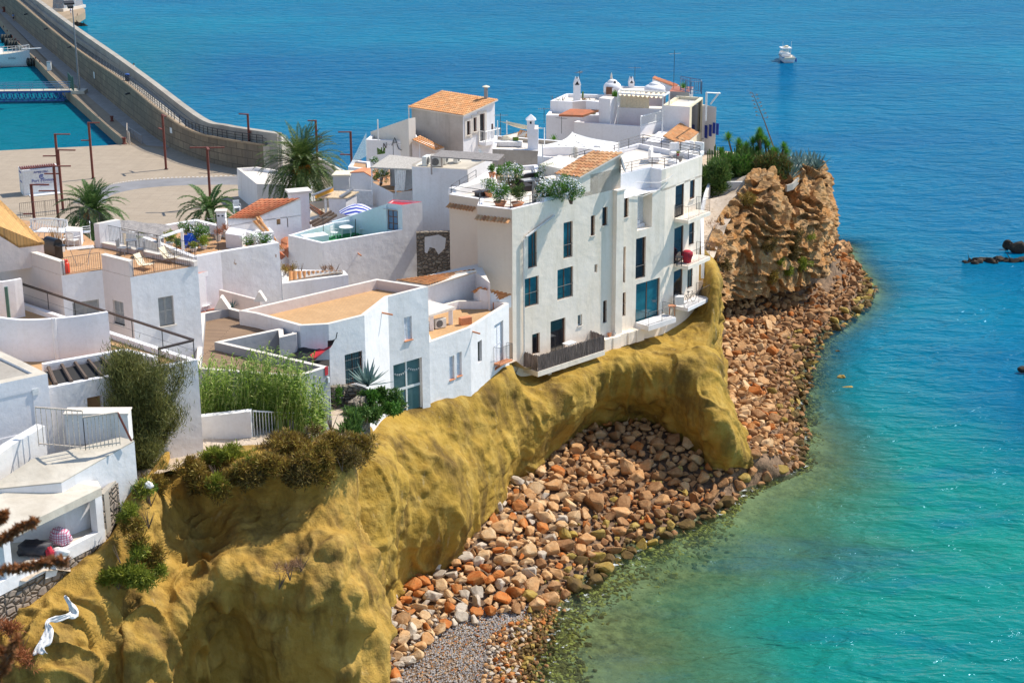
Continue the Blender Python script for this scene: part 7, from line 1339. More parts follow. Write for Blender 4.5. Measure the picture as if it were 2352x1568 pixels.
def rosette(name,c,n,L,W,mat,lab,cat='agave',grp=None,el=(.15,1.3),droop=.0,parent=None,pn='leaves',thick=True):
    t=parent or thing(name,c,lab,cat,grp);m=MB()
    for i in range(n):
        az=i*2.399;e=el[0]+(el[1]-el[0])*(i/n)**.8;l=L*rs3.uniform(.8,1.1);d=V(math.cos(az)*math.cos(e),math.sin(az)*math.cos(e),math.sin(e));s=V(-math.sin(az),math.cos(az))*W;u=d.cross(s).normalized()*W*.35;p0=Vector(c);p1=p0+d*l*.45;p2=p0+d*l-V(0,0,droop*l)
        m.add([p0-s*.5,p0+s*.5,p1+s-u*.4,p1-s-u*.4,p1+u*-1.2,p2],[(0,1,2,4),(0,4,3),(4,2,5),(3,4,5)])
    m.build(pn,mat,t);return t
rosette('agave',PY(7,1228,895,95),30,1.7,.11,'agave_leaf','large grey green agave beside the barred window of the low white house')
gp=[(4,5)]
def yucca(p,h,nr,lab,grp='yuccas in the garden on the point'):
    t=thing('yucca',p,lab,'yucca',grp);m=MB()
    heads=[]
    for k in range(nr):q=p+V(rs3.uniform(-1.2,1.2),rs3.uniform(-.7,.7),h*(1.0 if k==0 else rs3.uniform(.35,.95)));m.tube([p,p.lerp(q,.6)+V(rs3.uniform(-.15,.15),0,0),q],[.14,.10,.09],6);heads.append(q)
    m.build('trunk','bark',t)
    for q in heads:rosette('',q,80,rs3.uniform(.65,.9),.05,'yucca_leaf','',parent=t,pn='leaf_head',el=(-.6,1.45))
for(x,y,nr,lab)in((1745,304,9,'tallest yucca with several spiky heads in the middle of the garden'),(1772,328,8,'broad yucca right of the tallest one'),(1692,318,5,'narrow tall yucca left of the tallest one'),(1725,352,6,'yucca in front of the garden middle'),(1660,352,5,'yucca behind the low garden wall, left part'),(1695,378,4,'small yucca just above the low garden wall'),(1790,350,5,'yucca beside the agaves'),(1712,335,5,'yucca between the narrow one and the tallest one')):
    p_=P(0,x,404,13.1);yucca(p_,up(p_,y)-p_.z,nr,lab)
def cactus(p,h,n_,lab):
    t=thing('column_cactus',p,lab,'cactus','column cacti');m=MB()
    for k in range(n_):
        a=rs3.uniform(0,6.28);r_=rs3.uniform(.1,1.0)if n_>2 else .05;q=p+V(math.cos(a)*r_,math.sin(a)*r_);hh=h*rs3.uniform(.5,1);m.tube([p+V(0,0,.1*k),q+V(0,0,hh*.3),q+V(0,0,hh*.97),q+V(0,0,hh)],[.04,.07,.06,.02],6)
    m.build('stem','cactus_leaf',t)
for x,y,h,n_,lab in((1705,395,2.9,22,'clump of column cacti left of the tallest yucca'),(1640,395,2.8,18,'clump of column cacti beside the end house'),(1730,405,2.2,12,'lower column cactus clump in front of the tallest yucca')):cactus(P(0,x,y,13.2),h,n_,lab)
for(x,y,r_,lab,mt)in((1640,405,1.5,'dense dark green shrubs against the end house',['palm_leaf','cactus_leaf']),(1680,385,1.7,'dense green shrubs filling the garden middle',['yucca_leaf','cactus_leaf','palm_leaf']),(1730,380,1.6,'dense shrubs under the tallest yucca',['palm_leaf','cactus_leaf']),(1770,390,1.3,'shadowy shrub behind the rock spur',['palm_leaf','dark_scrub_leaf'])):
    c=P(0,x,y+5,14.2);t=thing('garden_shrub',c-V(0,0,.8),lab,'shrub');m=MB();leafy(m,c,(r_*1.5,r_,1.75),9000,.42,.09,30,.9);m.m=[rs3.randrange(len(mt))for _ in m.m];m.build('foliage',mt,t);m=MB();m.tube([c-V(0,0,1),c+V(.2,0,.5)],[.1,.03],5);m.build('stem','bark',t)
for i,(x,y)in enumerate(((1622,415),(1640,425),(1668,418),(1690,418),(1712,412))):
    t=thing('fan_palm_shrub',P(0,x,y,12.9),'small feathery palm shrub, %s behind the low garden wall'%['first from the tall house','second from the tall house','third from the tall house','fourth from the tall house','nearest the rock spur'][i],'palm shrub','palm shrubs behind the low garden wall');m=MB()
    for k in range(12):frond(m,Vector(t['_o']),k*2.4,rs3.uniform(.3,1.3),1.3 if i else 2.1,16,.32,.9,w_=.03)
    m.build('fronds','young_palm_leaf',t)
for i,(x,y)in enumerate(((1800,372),(1815,385),(1832,378),(1848,392),(1862,380),(1876,388),(1822,400),(1812,415))):
    rosette('agave',P(0,x,y,13.3),30,1.8,.11,'agave_leaf','grey blue agave on the rocky point, %s'%['leftmost of the row','second from the left','third from the left in the back','fourth from the left','third from the right','rightmost at the cliff edge','lowest by the small white wall','half hidden at the crag top'][i],grp='agaves on the rocky point')
a=P(0,1780,330,14);b=V(a.x,a.y);tpz=up(a,210);t=thing('agave_flower_stalk',V(a.x,a.y,13.3),'long bare leaning agave flower stalk against the sea','flower stalk');tp=PY(0,1728,212,a.y);m=MB();m.tube([V(a.x,a.y,13.3),V(a.x,a.y,13.3).lerp(tp,.5)+V(.1,0,0),tp],[.09,.06,.02],6);m.build('stalk','bark',t);m=MB()
for k in range(14):c=V(a.x,a.y,13.3).lerp(tp,.55+.032*k);s=(-1)**k;e=c+V(s*(.5-.02*k),0,.12);m.tube([c,e],.015,3);leafy(m,e,(.12,.12,.08),30,.08,.04,4)
m.build('side_branches','dry_twig',t)
for(x,y,r_,Yd,mt,lab)in((1815,540,1.3,155,'dark_scrub_leaf','large dark bush in the cleft of the rocky crag'),(1820,575,1.0,154.5,'dark_scrub_leaf','dark bush just below the large one in the crag cleft'),(1762,560,1.0,151.8,'dark_scrub_leaf','dark dead bush left of the crag cleft'),(1850,545,.9,158,'green_scrub_leaf','olive bush on the right of the crag cleft'),(1845,605,.8,156,'green_scrub_leaf','small bright green bush at the right foot of the crag'),(1810,618,.6,154.5,'green_scrub_leaf','bright green tuft at the foot of the crag, middle'),(1775,630,.9,152.5,'scrub_leaf','olive bush at the foot of the crag, left'),(1660,605,.9,141.5,'dark_scrub_leaf','dark green bush where the ochre cliff meets the crag'),(1715,455,.8,151.5,'scrub_leaf','low olive bush at the edge of the bare path'),(1790,600,.6,153,'green_scrub_leaf','small olive bush on the lower crag face')):
    shrub('crag_bush',D(x,y,Yd)+V(0,-.3,0),(r_,r_*.8,r_*.9),int(1500*r_),.24,.06,mt,lab,k=12)
for(x,y,lab)in((1625,560,'dry twiggy weed on the bare ground beside the tall house'),(1640,520,'dry grass tuft on the bare ground further back'),(1650,585,'olive weed at the lip of the ochre cliff')):
    shrub('dry_weed',P(0,x,y,12.9),(.8,.6,.5),260,.3,.02,'dry_twig',lab,k=6,upb=1.0)
t=thing('garden_wall',P(13,240,1060,12.4),'low weathered white wall in front of the garden on the point','wall');m=MB();wallstrip(m,[P(13,240,905,14.0),P(13,820,905,14.0),P(13,890,915,14.0)],12,14.0,.3);m.build('wall','old_white_plaster',t)
t=thing('path_wall',P(13,130,1400,12.4),'low white wall running beside the tall house along the bare path','wall');m=MB();wallstrip(m,[P(13,236,930,14.0),P(13,180,1080,13.6),P(13,128,1300,13.4),V(kR.x+.35,kR.y+.5)],12,[14,13.6,13.4,13.3],.25);m.build('wall','old_white_plaster',t)
t=thing('terrace_corner_wall',P(13,1460,1050,12.4),'small white angled wall at the cliff top near the agaves','wall');m=MB();wallstrip(m,[P(13,1370,930,13.8),P(13,1460,932,13.6),P(13,1540,845,13.6)],13.0,13.6,.2);m.build('wall','rough_concrete',t)
m=MB();vs,fs=rock_shape(77,26,.95,1);c=P(13,1070,900,13.2);m.add([Vector((v[0]*1.7,v[1]*1.6,v[2]*2.2))*(1+.2*mn.noise(Vector(v)*3))+c for v in vs],fs);tag(m.build('rock_spur','crag_rock',smooth=False),'pale jagged rock spur standing between garden wall and agaves','rock')
def twig(pts,lab,r_=.02,dens=90):
    t=thing('conifer_twig',pts[0],lab,'twig','brown conifer twigs hanging near the camera');m=MB();m.tube(pts,r_*.35,5);m.build('stem','bark',t);m=MB()
    A=catmull(np.array([list(p)for p in pts]),dens*6);d=rng.normal(size=A.shape);d/=np.linalg.norm(d,axis=1,keepdims=True);d*=r_*(1+.6*rng.random((len(A),1)));s=np.cross(d,rng.normal(size=d.shape));s/=np.linalg.norm(s,axis=1,keepdims=True);m.leaves(A,d,s*r_*.28);m.build('needles','conifer_brown',t)
tw_=lambda pts,Yd:[PY(11,x,y,Yd)for x,y in pts]
twig(tw_([(-150,370),(60,270),(180,190),(310,130)],6.5),'upper blurred brown conifer twig at the left edge',.024);twig(tw_([(-150,590),(100,560),(350,510),(580,480)],6.3),'lower long blurred brown conifer twig at the left edge',.026);twig(tw_([(-80,60),(0,120),(40,60)],6.5),'short brown twig stub touching the left frame edge',.022);twig(tw_([(-60,1560),(40,1420),(150,1170)],5.5),'brown blurred twig rising at the bottom left corner',.022);twig(tw_([(-60,1280),(20,1290),(60,1330)],5.6),'short blurred twig at the left edge near the bottom',.02)
# ================================================================ THINGS ON TERRACES, BALCONIES AND IN THE STREET
def place(m_,loc,rz):
    pass
def local(name,lab,cat,grp=None):t=thing(name,V(0,0,0),lab,cat,grp);return t
def put(t,p,rz=0,sc=1):t.location=p;t.rotation_euler=(0,0,rz);t.scale=(sc,)*3;return t
def ac(lab):
    t=local('air_conditioner',lab,'air conditioner','outdoor air conditioning units');m=MB();m.box((0,0,.36),(.88,.34,.66));m.build('casing','ac_casing',t,bevel=.02);m=MB();c=V(-.12,-.175,.36)
    for r_ in(.26,.2,.13):m.tube([c+V(math.cos(a)*r_,0,math.sin(a)*r_)for a in np.linspace(0,6.28,17)],.012,3)
    for a in np.linspace(0,6.28,9)[:-1]:m.tube([c,c+V(math.cos(a)*.26,0,math.sin(a)*.26)],.008,3)
    m.add([c+V(math.cos(a)*.27,.003,math.sin(a)*.27)for a in np.linspace(0,6.28,17)[:-1]],[tuple(range(16))]);m.build('fan_grille','ac_grille',t);m=MB();m.box((-.3,0,.015),(.08,.36,.03));m.build('foot','dark_iron',t);m=MB();m.box((.3,0,.015),(.08,.36,.03));m.build('foot','dark_iron',t);return t
ac0=put(ac('air conditioner facing forward on the blind white block, second from the left'),P(4,885,1005,20.87),R(4),1.15)
dup(ac0,P(4,785,995,20.87),R(70),'leftmost air conditioner turned sideways on the blind white block');dup(ac0,P(4,968,975,20.87),R(75),'third air conditioner from the left on the blind white block',1.1);dup(ac0,P(4,1085,965,20.87),R(75),'rightmost air conditioner on the blind white block',1.1)
dup(ac0,P(3,515,735,16.2),R(60),'cream air conditioner beside the orange roof tile gutters',1.0);dup(ac0,P(7,1718,505,15.26),R(35),'air conditioner under the flat white canopy on the narrow terrace',.95);dup(ac0,P(7,1640,520,15.26),R(35),'air conditioner half hidden behind the canopy pillar',.8)
def dish(p,face,r_,lab,pole=.8,mat='zinc'):
    t=thing('satellite_dish',p,lab,'satellite dish');m=MB();m.tube([p,p+V(0,0,pole)],.03,6);m.build('pole','dark_iron',t);d=Vector(face).normalized();c=p+V(0,0,pole)+d*.12;s=d.cross(V(0,0,1)).normalized();u=s.cross(d);m=MB();vs=[c]
    for k in(1,2,3):
        for i in range(18):a=2*math.pi*i/18;rr=r_*k/3;vs.append(c+(s*math.cos(a)+u*math.sin(a))*rr+d*(.22*(k/3)**2*r_))
    fs=[(0,1+i,1+(i+1)%18)for i in range(18)]+[(1+k*18+i,1+k*18+(i+1)%18,19+k*18+(i+1)%18,19+k*18+i)for k in range(2)for i in range(18)];m.add(vs,fs);m.build('reflector',mat,t,smooth=True);m=MB();m.tube([c-u*r_*.8,c+d*r_*.9],.015,4);m.build('feed_arm','dark_iron',t)
dish(kC+nF*.15+V(0,0,22.6)-uF*.25,(1,-.1,.35),.62,'grey satellite dish on the wall corner beside the gable tiles',.5);dish(P(4,1300,940,20.9),(.95,.5,.3),.5,'satellite dish on the right end of the blind block roof',.35,'white_metal')
def aerial(p,h,lab,n_=7,az=.3):
    t=thing('tv_aerial',p,lab,'aerial');m=MB();m.tube([p,p+V(0,0,h)],.025,5);m.build('mast','dark_iron',t);m=MB();b=p+V(0,0,h*.92);d=V(math.cos(az),math.sin(az));s=V(-d.y,d.x);m.tube([b-d*.6,b+d*.7],.018,4)
    for k in range(n_):q=b+d*(-.55+1.2*k/n_);L=.42-.03*k;m.tube([q-s*L,q+s*L],.011,3)
    m.build('antenna','grey_iron',t)
aerial(P(4,466,1170,18),3.6,'tv aerial mast on the woven canopy terrace');aerial(P(4,1510,700,19.2),2.0,'aerial in front of the sea right of the tiled tower house',9,0);aerial(P(5,1222,230,18.7),2.0,'dark aerial behind the shorter gabled chimney',6,3.1);aerial(P(5,620,300,18.6),2.2,'aerial beside the tall gabled chimney',7,1.2);aerial(P(5,425,760,16),1.7,'aerial with long boom above the white sail',9,2.6);aerial(P(5,1645,290,18.7),4.2,'thin white mast beside the red roof shed',2);aerial(P(3,878,770,16.2),2.0,'thin aerial pole inside the pale blue terrace',4);aerial(P(2,1742,745,19.5),3.4,'tall thin pole by the orange capped roof of the pink court',2);aerial(P(5,235,650,17.5),1.6,'small aerial left of the domed house',6,0)
def chair(lab,mat='white_metal',kind='arm',grp=None):
    t=local('chair',lab,'chair',grp);m=MB();m.box((0,0,.43),(.5,.48,.04));m.build('seat',mat,t);m=MB()
    for k in range(6):m.box((-.21+.084*k,.25,.68),(.045,.03,.42))
    m.box((0,.25,.9),(.5,.04,.07));m.build('backrest',mat,t)
    for sx in(-1,1):
        for sy in(-1,1):m=MB();m.tube([(sx*.22,sy*.21,.42),(sx*.25,sy*.24,0)],.022,5);m.build('leg',mat,t)
        if kind=='arm':m=MB();m.tube([(sx*.26,.24,.66),(sx*.27,-.22,.64),(sx*.26,-.22,.42)],.022,5);m.build('armrest',mat,t)
    return t
def table(lab,L,W_,mat='white_metal',rnd=False,h=.74):
    t=local('table',lab,'table');m=MB()
    if rnd:m.lathe((0,0,h),[(L/2,-.03),(L/2,0)],24)
    else:
        for k in range(8):m.box((0,-W_/2+W_*(k+.5)/8,h),(L,W_/8.8,.035))
    m.build('tabletop',mat,t)
    for sx in(-1,1):
        for sy in(-1,1):m=MB();k=.6 if rnd else .9;m.tube([(sx*L/2*k*.9,sy*(L if rnd else W_)/2*k*.9,h-.03),(sx*L/2*k,sy*(L if rnd else W_)/2*k,0)],.025,5);m.build('leg',mat,t)
    return t
def cross(lab,cat,name,mat,L=1.3,back=.8,ang=0.0):
    t=local(name,lab,cat);m=MB();m.add([(-.28,-L*.5,.32),(.28,-L*.5,.32),(.28,.1,.22),(-.28,.1,.22),(.28,.45,back),(-.28,.45,back)],[(0,1,2,3),(3,2,4,5)]);m.build('sling','canvas_cream' if mat=='wood' else 'white_plastic',t)
    for sx in(-1,1):m=MB();m.tube([(sx*.31,-L*.55,.36),(sx*.31,.35,.02)],.022,4);m.tube([(sx*.31,-.5,.02),(sx*.31,.48,back+.04)],.022,4);m.build('frame',mat,t)
    return t
zA_=24.01
t=local('bench','long white slatted garden bench with scrolled back on the left terrace','bench');m=MB()
for k in range(6):m.box((0,-.25+.1*k,.44),(2.3,.07,.03))
m.build('seat','white_metal',t);m=MB()
for k in range(22):m.box((-1.05+.1*k,.3,.75),(.05,.03,.55))
for i in range(12):m.box((-1.05+.19*i,.3,1.06+.09*math.sin(math.pi*(i+.5)/12)),(.2,.05,.1))
m.build('backrest','white_metal',t)
for sx in(-1,1):m=MB();m.box((sx*1.12,-.27,.33),(.07,.07,.66));m.box((sx*1.12,.3,.5),(.07,.07,1.0));m.box((sx*1.12,0,.66),(.08,.62,.05));m.build('arm','white_metal',t)
put(t,P(2,385,540,zA_),R(-6));put(table('long white slatted table in front of the white bench on the left terrace',2.1,1.0),P(2,450,570,zA_),R(-8))
c1_=put(chair('white slatted armchair at the front right of the long white table',grp='white armchairs on the left terrace'),P(2,590,605,zA_),R(150));dup(c1_,P(2,480,605,zA_),R(175),'white armchair at the near side of the long white table');dup(c1_,P(2,690,550,zA_),R(-75),'white armchair with high back by the square white pier',(1,1,1.15))
t=local('barbecue','black lidded gas barbecue beside the parapet of the left terrace','barbecue');m=MB();m.box((0,0,.45),(1.0,.5,.8));m.build('cabinet','bbq_black',t);m=MB();n_=10;lo=[];
for sx in(-1,1):lo+=[(sx*.48,-.3*math.cos(a),.86+.34*math.sin(a))for a in np.linspace(0,math.pi,n_)]
m.add(lo,[(i,i+1,n_+i+1,n_+i)for i in range(n_-1)]+[tuple(range(n_)),tuple(range(2*n_-1,n_-1,-1))]);m.build('lid','bbq_black',t);m=MB();m.box((.72,0,.86),(.45,.45,.04));m.build('side_shelf','bbq_black',t);put(t,P(2,430,700,zA_),R(-40),1.05)
t=local('gas_bottle','bright orange red gas bottle by the railing of the left terrace','gas bottle');m=MB();m.lathe((0,0,0),[(.15,0),(.16,.05),(.16,.42),(.1,.5),(.05,.52)],14);m.build('bottle','gas_red',t,smooth=True);m=MB();m.lathe((0,0,.5),[(.1,0),(.1,.1)],10);m.build('collar','gas_red',t);put(t,P(2,530,812,zA_),0,1.25)
t=local('drying_rack','folding clothes drying rack standing behind the terrace railing','drying rack');m=MB()
for k in range(9):m.tube([(-.75,-.3+.075*k,.95),(.75,-.3+.075*k,.95)],.01,3)
m.build('rack','white_metal',t);m=MB()
for s_ in(-1,1):m.tube([(s_*.6,-.3,.95),(s_*.3,.35,0)],.015,4);m.tube([(s_*.6,.3,.95),(s_*.3,-.35,0)],.015,4)
m.build('legs','grey_iron',t);put(t,P(2,650,740,zA_),R(20))
t=local('bamboo_pot','planter with dry yellow bamboo canes beside the barbecue','planter');m=MB();m.box((0,0,.2),(.9,.4,.4));m.build('pot','pipe_grey',t);m=MB()
for k in range(34):x=rs3.uniform(-.4,.4);m.tube([(x,rs3.uniform(-.12,.12),.3),(x*1.5+rs3.uniform(-.1,.1),rs3.uniform(-.2,.2),rs3.uniform(.9,1.5))],.016,4)
m.build('canes','bamboo',t);put(t,P(2,455,640,zA_),R(-30),1)
d1=put(cross('wooden deck chair with pale sling at the front corner of the left terrace','deck chair','deck_chair','wood'),P(2,1140,775,zA_),R(60));d1['group']='wooden deck chairs on the left terrace';dup(d1,P(2,1340,720,zA_),R(65),'wooden deck chair with white sling, right one near the terrace railing')
bt_=put(table('small grey folding bistro table at the back of the left terrace railing',.6,.6,'grey_iron'),P(2,1050,650,24.01),.3);bc=put(chair('grey folding bistro chair left of the bistro table','grey_iron','none','bistro chairs'),P(2,975,670,24.01),R(80));dup(bc,P(2,1120,680,24.01),R(-90),'dark folding bistro chair right of the bistro table')
z_=21.95;q=[P(2,960,470,z_),P(2,1260,520,z_),P(2,1440,460,z_),P(2,1150,372,z_),P(2,960,390,z_)];t=thing('reed_pergola',P(2,1150,600,19.9),'sagging grey reed roof on white posts over the planted terrace','pergola');m=MB();G_=22;vs=[]
for j in range(12):
    for i in range(G_):u=i/(G_-1);v=j/11;p=q[0].lerp(q[1],u).lerp(q[4].lerp(q[3].lerp(q[2],.8),u),v);vs.append(p+V(0,0,.10*mn.noise(p*1.3)+.05*rs3.random()))
m.add(vs,[(j*G_+i,j*G_+i+1,(j+1)*G_+i+1,(j+1)*G_+i)for j in range(11)for i in range(G_-1)])
m.build('reed_mat','reed_mat',t);m=MB()
for p in(q[1],q[2],q[0]):m.box(V(p.x,p.y+.15,20.9),(.16,.16,2.0))
m.beam(q[0]-V(0,-.1,.12),q[1]-V(0,-.1,.12),.12,.16);m.beam(q[1]-V(0,0,.12),q[2]-V(0,0,.12),.12,.16);m.build('post_frame','white_metal',t)
def potted(name,p,rad,n,mat,lab,pot='terracotta',fl=0,L=.14,W=.05,pr=.22,ph=.32,k=14,upb=.4):
    t=thing(name,p,lab,'potted plant');m=MB();m.lathe(p,[(pr*.7,0),(pr,ph),(pr*1.12,ph),(pr*1.12,ph+.05),(pr*.9,ph+.05)],14);m.build('pot',pot,t);m=MB();c=p+V(0,0,ph+rad[2]*.9);leafy(m,c,rad,n,L,W,k,upb);m.build('foliage',mat,t)
    if fl:m=MB();pp,v=clump_points(tuple(c+V(0,-.03,rad[2]*.15)),tuple(r_*1.12 for r_ in rad),fl,k*3);s=np.cross(v,rng.normal(size=v.shape));s/=np.linalg.norm(s,axis=1,keepdims=True);m.leaves(pp,s*.10,np.cross(v,s)*.05);m.build('flowers','petal_white',t)
zt=ZT-.31
potted('oleander',P(4,1505,1395,zt),(.85,.6,.75),1900,'oleander_leaf','white flowering oleander in a pot by the front railing, left',fl=260,pr=.42,ph=.3);potted('olive_bush',P(4,1675,1400,zt),(.62,.5,.8),1500,'palm_leaf','dark green bush in a bowl by the front railing, right of the oleander',pr=.42,ph=.28)
potted('oleander',P(4,1395,1300,zt),(.7,.5,.6),900,'oleander_leaf','white oleander leaning at the left part of the tall house terrace',fl=200,pr=.3)
t=local('planter','brick coloured square planter with a large white oleander on the tall house terrace','planter');m=MB();m.box((0,0,.45),(1.5,.9,.9));m.build('box','pale_tile',t);put(t,P(4,1590,1220,zt),R(20))
shrub('oleander',P(4,1610,1080,zt+1.2),(1.0,.7,.85),2200,.15,.05,'oleander_leaf','large white oleander growing from the brick coloured planter',flowers=420)
for i,(x,y,rx,n_)in enumerate(((1960,1230,1.0,2600),(2080,1215,1.1,3000),(2200,1230,1.0,2600))):shrub('oleander',P(4,x,y,zt+1.0),(rx,.75,1.0),n_,.15,.05,'oleander_leaf','dense white flowering oleander below the gable tiles, %s'%['leftmost of the hedge','middle of the hedge','rightmost of the hedge'][i],flowers=760,grp='oleander hedge on the tall house terrace')
shrub('oleander',P(4,1960,1065,zt+.9),(1.2,.6,.6),1800,.15,.05,'oleander_leaf','oleander against the lilac shaded wall behind the hedge',flowers=240)
for i,(x,y)in enumerate(((1425,1110),(1490,1125))):potted('shrub_pot',P(4,x,y,zt+.6),(.38,.35,.35),500,'oleander_leaf','small round green bush in a pot on the low wall, %s'%['left one','right one'][i],pr=.25)
t=local('sofa','black wicker corner sofa on the tall house terrace','sofa');m=MB();m.box((0,0,.2),(2.2,.85,.4));m.box((-.7,-.9,.2),(.8,1.0,.4));m.build('base','wicker_black',t);m=MB();m.box((0,.4,.55),(2.2,.12,.5));m.box((-1.1,-.45,.55),(.12,1.7,.5));m.build('backrest','wicker_black',t);m=MB();m.box((.1,0,.46),(1.9,.7,.1));m.build('cushion','sign_grey',t);put(t,P(4,1770,1200,zt),R(30),1.05)
t=local('white_bench','long white built-in bench block on the tall house terrace','bench');m=MB();m.box((0,0,.22),(3.2,.8,.44));m.build('base','clean_white',t);m=MB();m.box((0,0,.5),(3.1,.75,.1));m.build('cushion','cloth_white',t);put(t,P(4,2050,1345,zt),R(45));t2=dup(t,P(4,1180,1255,zt),R(50),'low white bench block at the left end of the tall house terrace')
t=local('low_table','low dark rimmed table at the left side of the tall house terrace','table');m=MB();m.box((0,0,.33),(1.3,.7,.06));m.build('tabletop','handrail_brown',t);m=MB();m.box((0,0,.15),(1.0,.5,.3));m.build('base','wicker_black',t);put(t,P(4,1330,1290,zt),R(35))
t=local('driftwood_canes','bundle of bare pale branches leaning on the tall house railing','branches');m=MB()
for k in range(26):x=rs3.uniform(-.3,.3);m.tube([(x*.7,0,0),(x+.1,rs3.uniform(-.05,.05),.9),(x*1.6+.35,0,rs3.uniform(1.4,1.9))],.02,4)
m.build('branches','driftwood',t);put(t,P(4,1840,1370,zt),R(40))
z3=22.05-.37
def wsofa(lab):
    t=local('white_sofa',lab,'sofa','white sofas on the upper terrace');m=MB();m.box((0,0,.25),(1.7,.85,.4));m.build('base','cloth_white',t,bevel=.1)
    for s_ in(-1,1):m=MB();m.box((s_*.42,.33,.75),(.8,.25,.7));m.build('back_cushion','cloth_white',t,bevel=.1)
    return t
ws=put(wsofa('white rounded sofa at the left corner of the upper white terrace'),P(5,1440,1060,z3),R(80));dup(ws,P(5,1720,1010,z3),R(10),'white rounded sofa at the back of the upper white terrace');dup(ws,P(5,1850,1000,z3),R(-30),'white rounded sofa at the right of the upper white terrace')
t=local('side_table','small dark side table with a bright flower pot between the white sofas','table');m=MB();m.lathe((0,0,0),[(.3,0),(.42,.4),(.42,.44)],14);m.build('body','ac_grille',t);m=MB();m.lathe((0,0,.44),[(.08,0),(.13,.2)],10);m.build('flower_pot','sign_red',t);m=MB();leafy(m,(0,0,.75),(.16,.16,.14),120,.1,.05,6);m.build('flower','lime_leaf',t);put(t,P(5,1690,1060,z3))
t=local('pouf','round white pouf at the front of the upper white terrace','pouf');m=MB();m.lathe((0,0,0),[(.4,0),(.46,.12),(.46,.3),(.38,.4),(.1,.43)],18);m.build('cushion','cloth_white',t,smooth=True);m=MB();m.lathe((0,0,0),[(.36,-.01),(.36,.03)],14);m.build('base','sign_grey',t);put(t,P(5,1640,1100,z3))
def sail(pts,lab,mat,sag=.5,holes=0):
    t=thing('shade_sail',mid(pts),lab,'shade sail');m=MB();n_=26;A,B,C_,D_=[Vector(p)for p in pts];vs=[];hs=[(rs3.uniform(.1,.9),rs3.uniform(.12,.88),rs3.uniform(.018,.05))for _ in range(holes)]
    for j in range(n_+1):
        for i in range(n_+1):u=i/n_;v=j/n_;k=.10*math.sin(math.pi*u);l=.10*math.sin(math.pi*v);v2=v+(.5-v)*2*k*abs(1-2*v)*1.0;u2=u+(.5-u)*2*l*abs(1-2*u);p=A.lerp(B,u2).lerp(D_.lerp(C_,u2),v2);p.z-=sag*math.sin(math.pi*u)*math.sin(math.pi*v);vs.append(p)
    fs=[]
    for j in range(n_):
        for i in range(n_):
            u=(i+.5)/n_;v=(j+.5)/n_
            if any((u-a)**2+(v-b)**2<r_**2 for a,b,r_ in hs):continue
            fs.append((j*(n_+1)+i,j*(n_+1)+i+1,(j+1)*(n_+1)+i+1,(j+1)*(n_+1)+i))
    m.add(vs,fs);m.build('fabric',mat,t,smooth=True);
    for q in pts:m=MB();m.tube([V(q.x,q.y,q.z-2.2),V(q.x,q.y,q.z+.05)],.055,6);m.build('post','white_metal',t)
sail([P(5,215,885,23.4),P(5,1045,975,23.2),P(5,1050,858,23.2),P(5,540,745,23.8)],'white shade sail with round holes over a roof terrace in the village centre','canvas_cream' if 0 else 'graphite_sofa',.3,15)
a=P(4,1480,560,20.8);b=P(4,1800,655,20.4);c=P(4,1940,632,20.6);d=P(4,1570,562,20.9);sail([a,b,c,d],'yellow cream triangular shade sail hung near the little white chimney','canvas_cream',.25)
t=thing('parasol',P(3,1140,600,15.6),'blue and white striped parasol behind the pale blue terrace','parasol');stripes('parasol_stripe',(.78,.78,.80),(.03,.06,.42),7,1);c=P(12,1250,960,17.3);m=MB();n_=24;vs=[];uv=[]
for k in range(9):
    r_=.09+1.35*k/8
    for i in range(n_):a=2*math.pi*i/n_;vs.append(c+V(math.cos(a)*r_,math.sin(a)*r_,.42-.6*(k/8)**1.5+.03*math.cos(a*8)*k/8));uv.append((0,math.sin(a)*r_/1.4*.5+.5+k*0))
m.add(vs,[(k*n_+i,k*n_+(i+1)%n_,(k+1)*n_+(i+1)%n_,(k+1)*n_+i)for k in range(8)for i in range(n_)]);o=m.build('canopy','parasol_stripe',t,smooth=True);uv_along(o,uv);m=MB();m.tube([V(c.x,c.y,15.3),V(c.x,c.y,c.z+.4)],.025,6);m.build('pole','white_metal',t)
t=thing('closed_parasol',P(5,575,1065,21.6),'closed grey parasol on the sail terrace','parasol');p=Vector(t['_o']);m=MB();m.lathe(p,[(.03,0),(.2,.5),(.22,1.0),(.08,1.8),(.02,2.0)],10);m.build('canopy','pipe_grey',t);m=MB();m.tube([p-V(0,0,.3),p+V(0,0,2.1)],.025,5);m.build('pole','dark_iron',t)
put(table('round white plastic table on the pale blue terrace',1.15,0,'white_plastic',True),P(3,1060,730,16.02));pc_=put(chair('white armchair left of the round white table','white_plastic',grp='white chairs on the pale blue terrace'),P(3,965,745,16.02),R(70));dup(pc_,P(3,1062,700,16.02),R(0),'white chair behind the round white table');dup(pc_,P(3,1195,715,16.02),R(-15),'white chair right of the round white table, under the wall lamp');dup(pc_,P(3,1275,705,16.02),R(-25),'white wire chair nearest the dark glazed door')
t=thing('parasol_pole',P(3,1130,730,16.02),'bare black parasol pole standing beside the round white table','pole');p=Vector(t['_o']);m=MB();m.tube([p,p+V(.04,0,1.35)],.035,6);m.build('pole','dark_iron',t);m=MB();m.lathe(p,[(.2,0),(.2,.06)],12);m.build('base','dark_iron',t)
zq=19.92
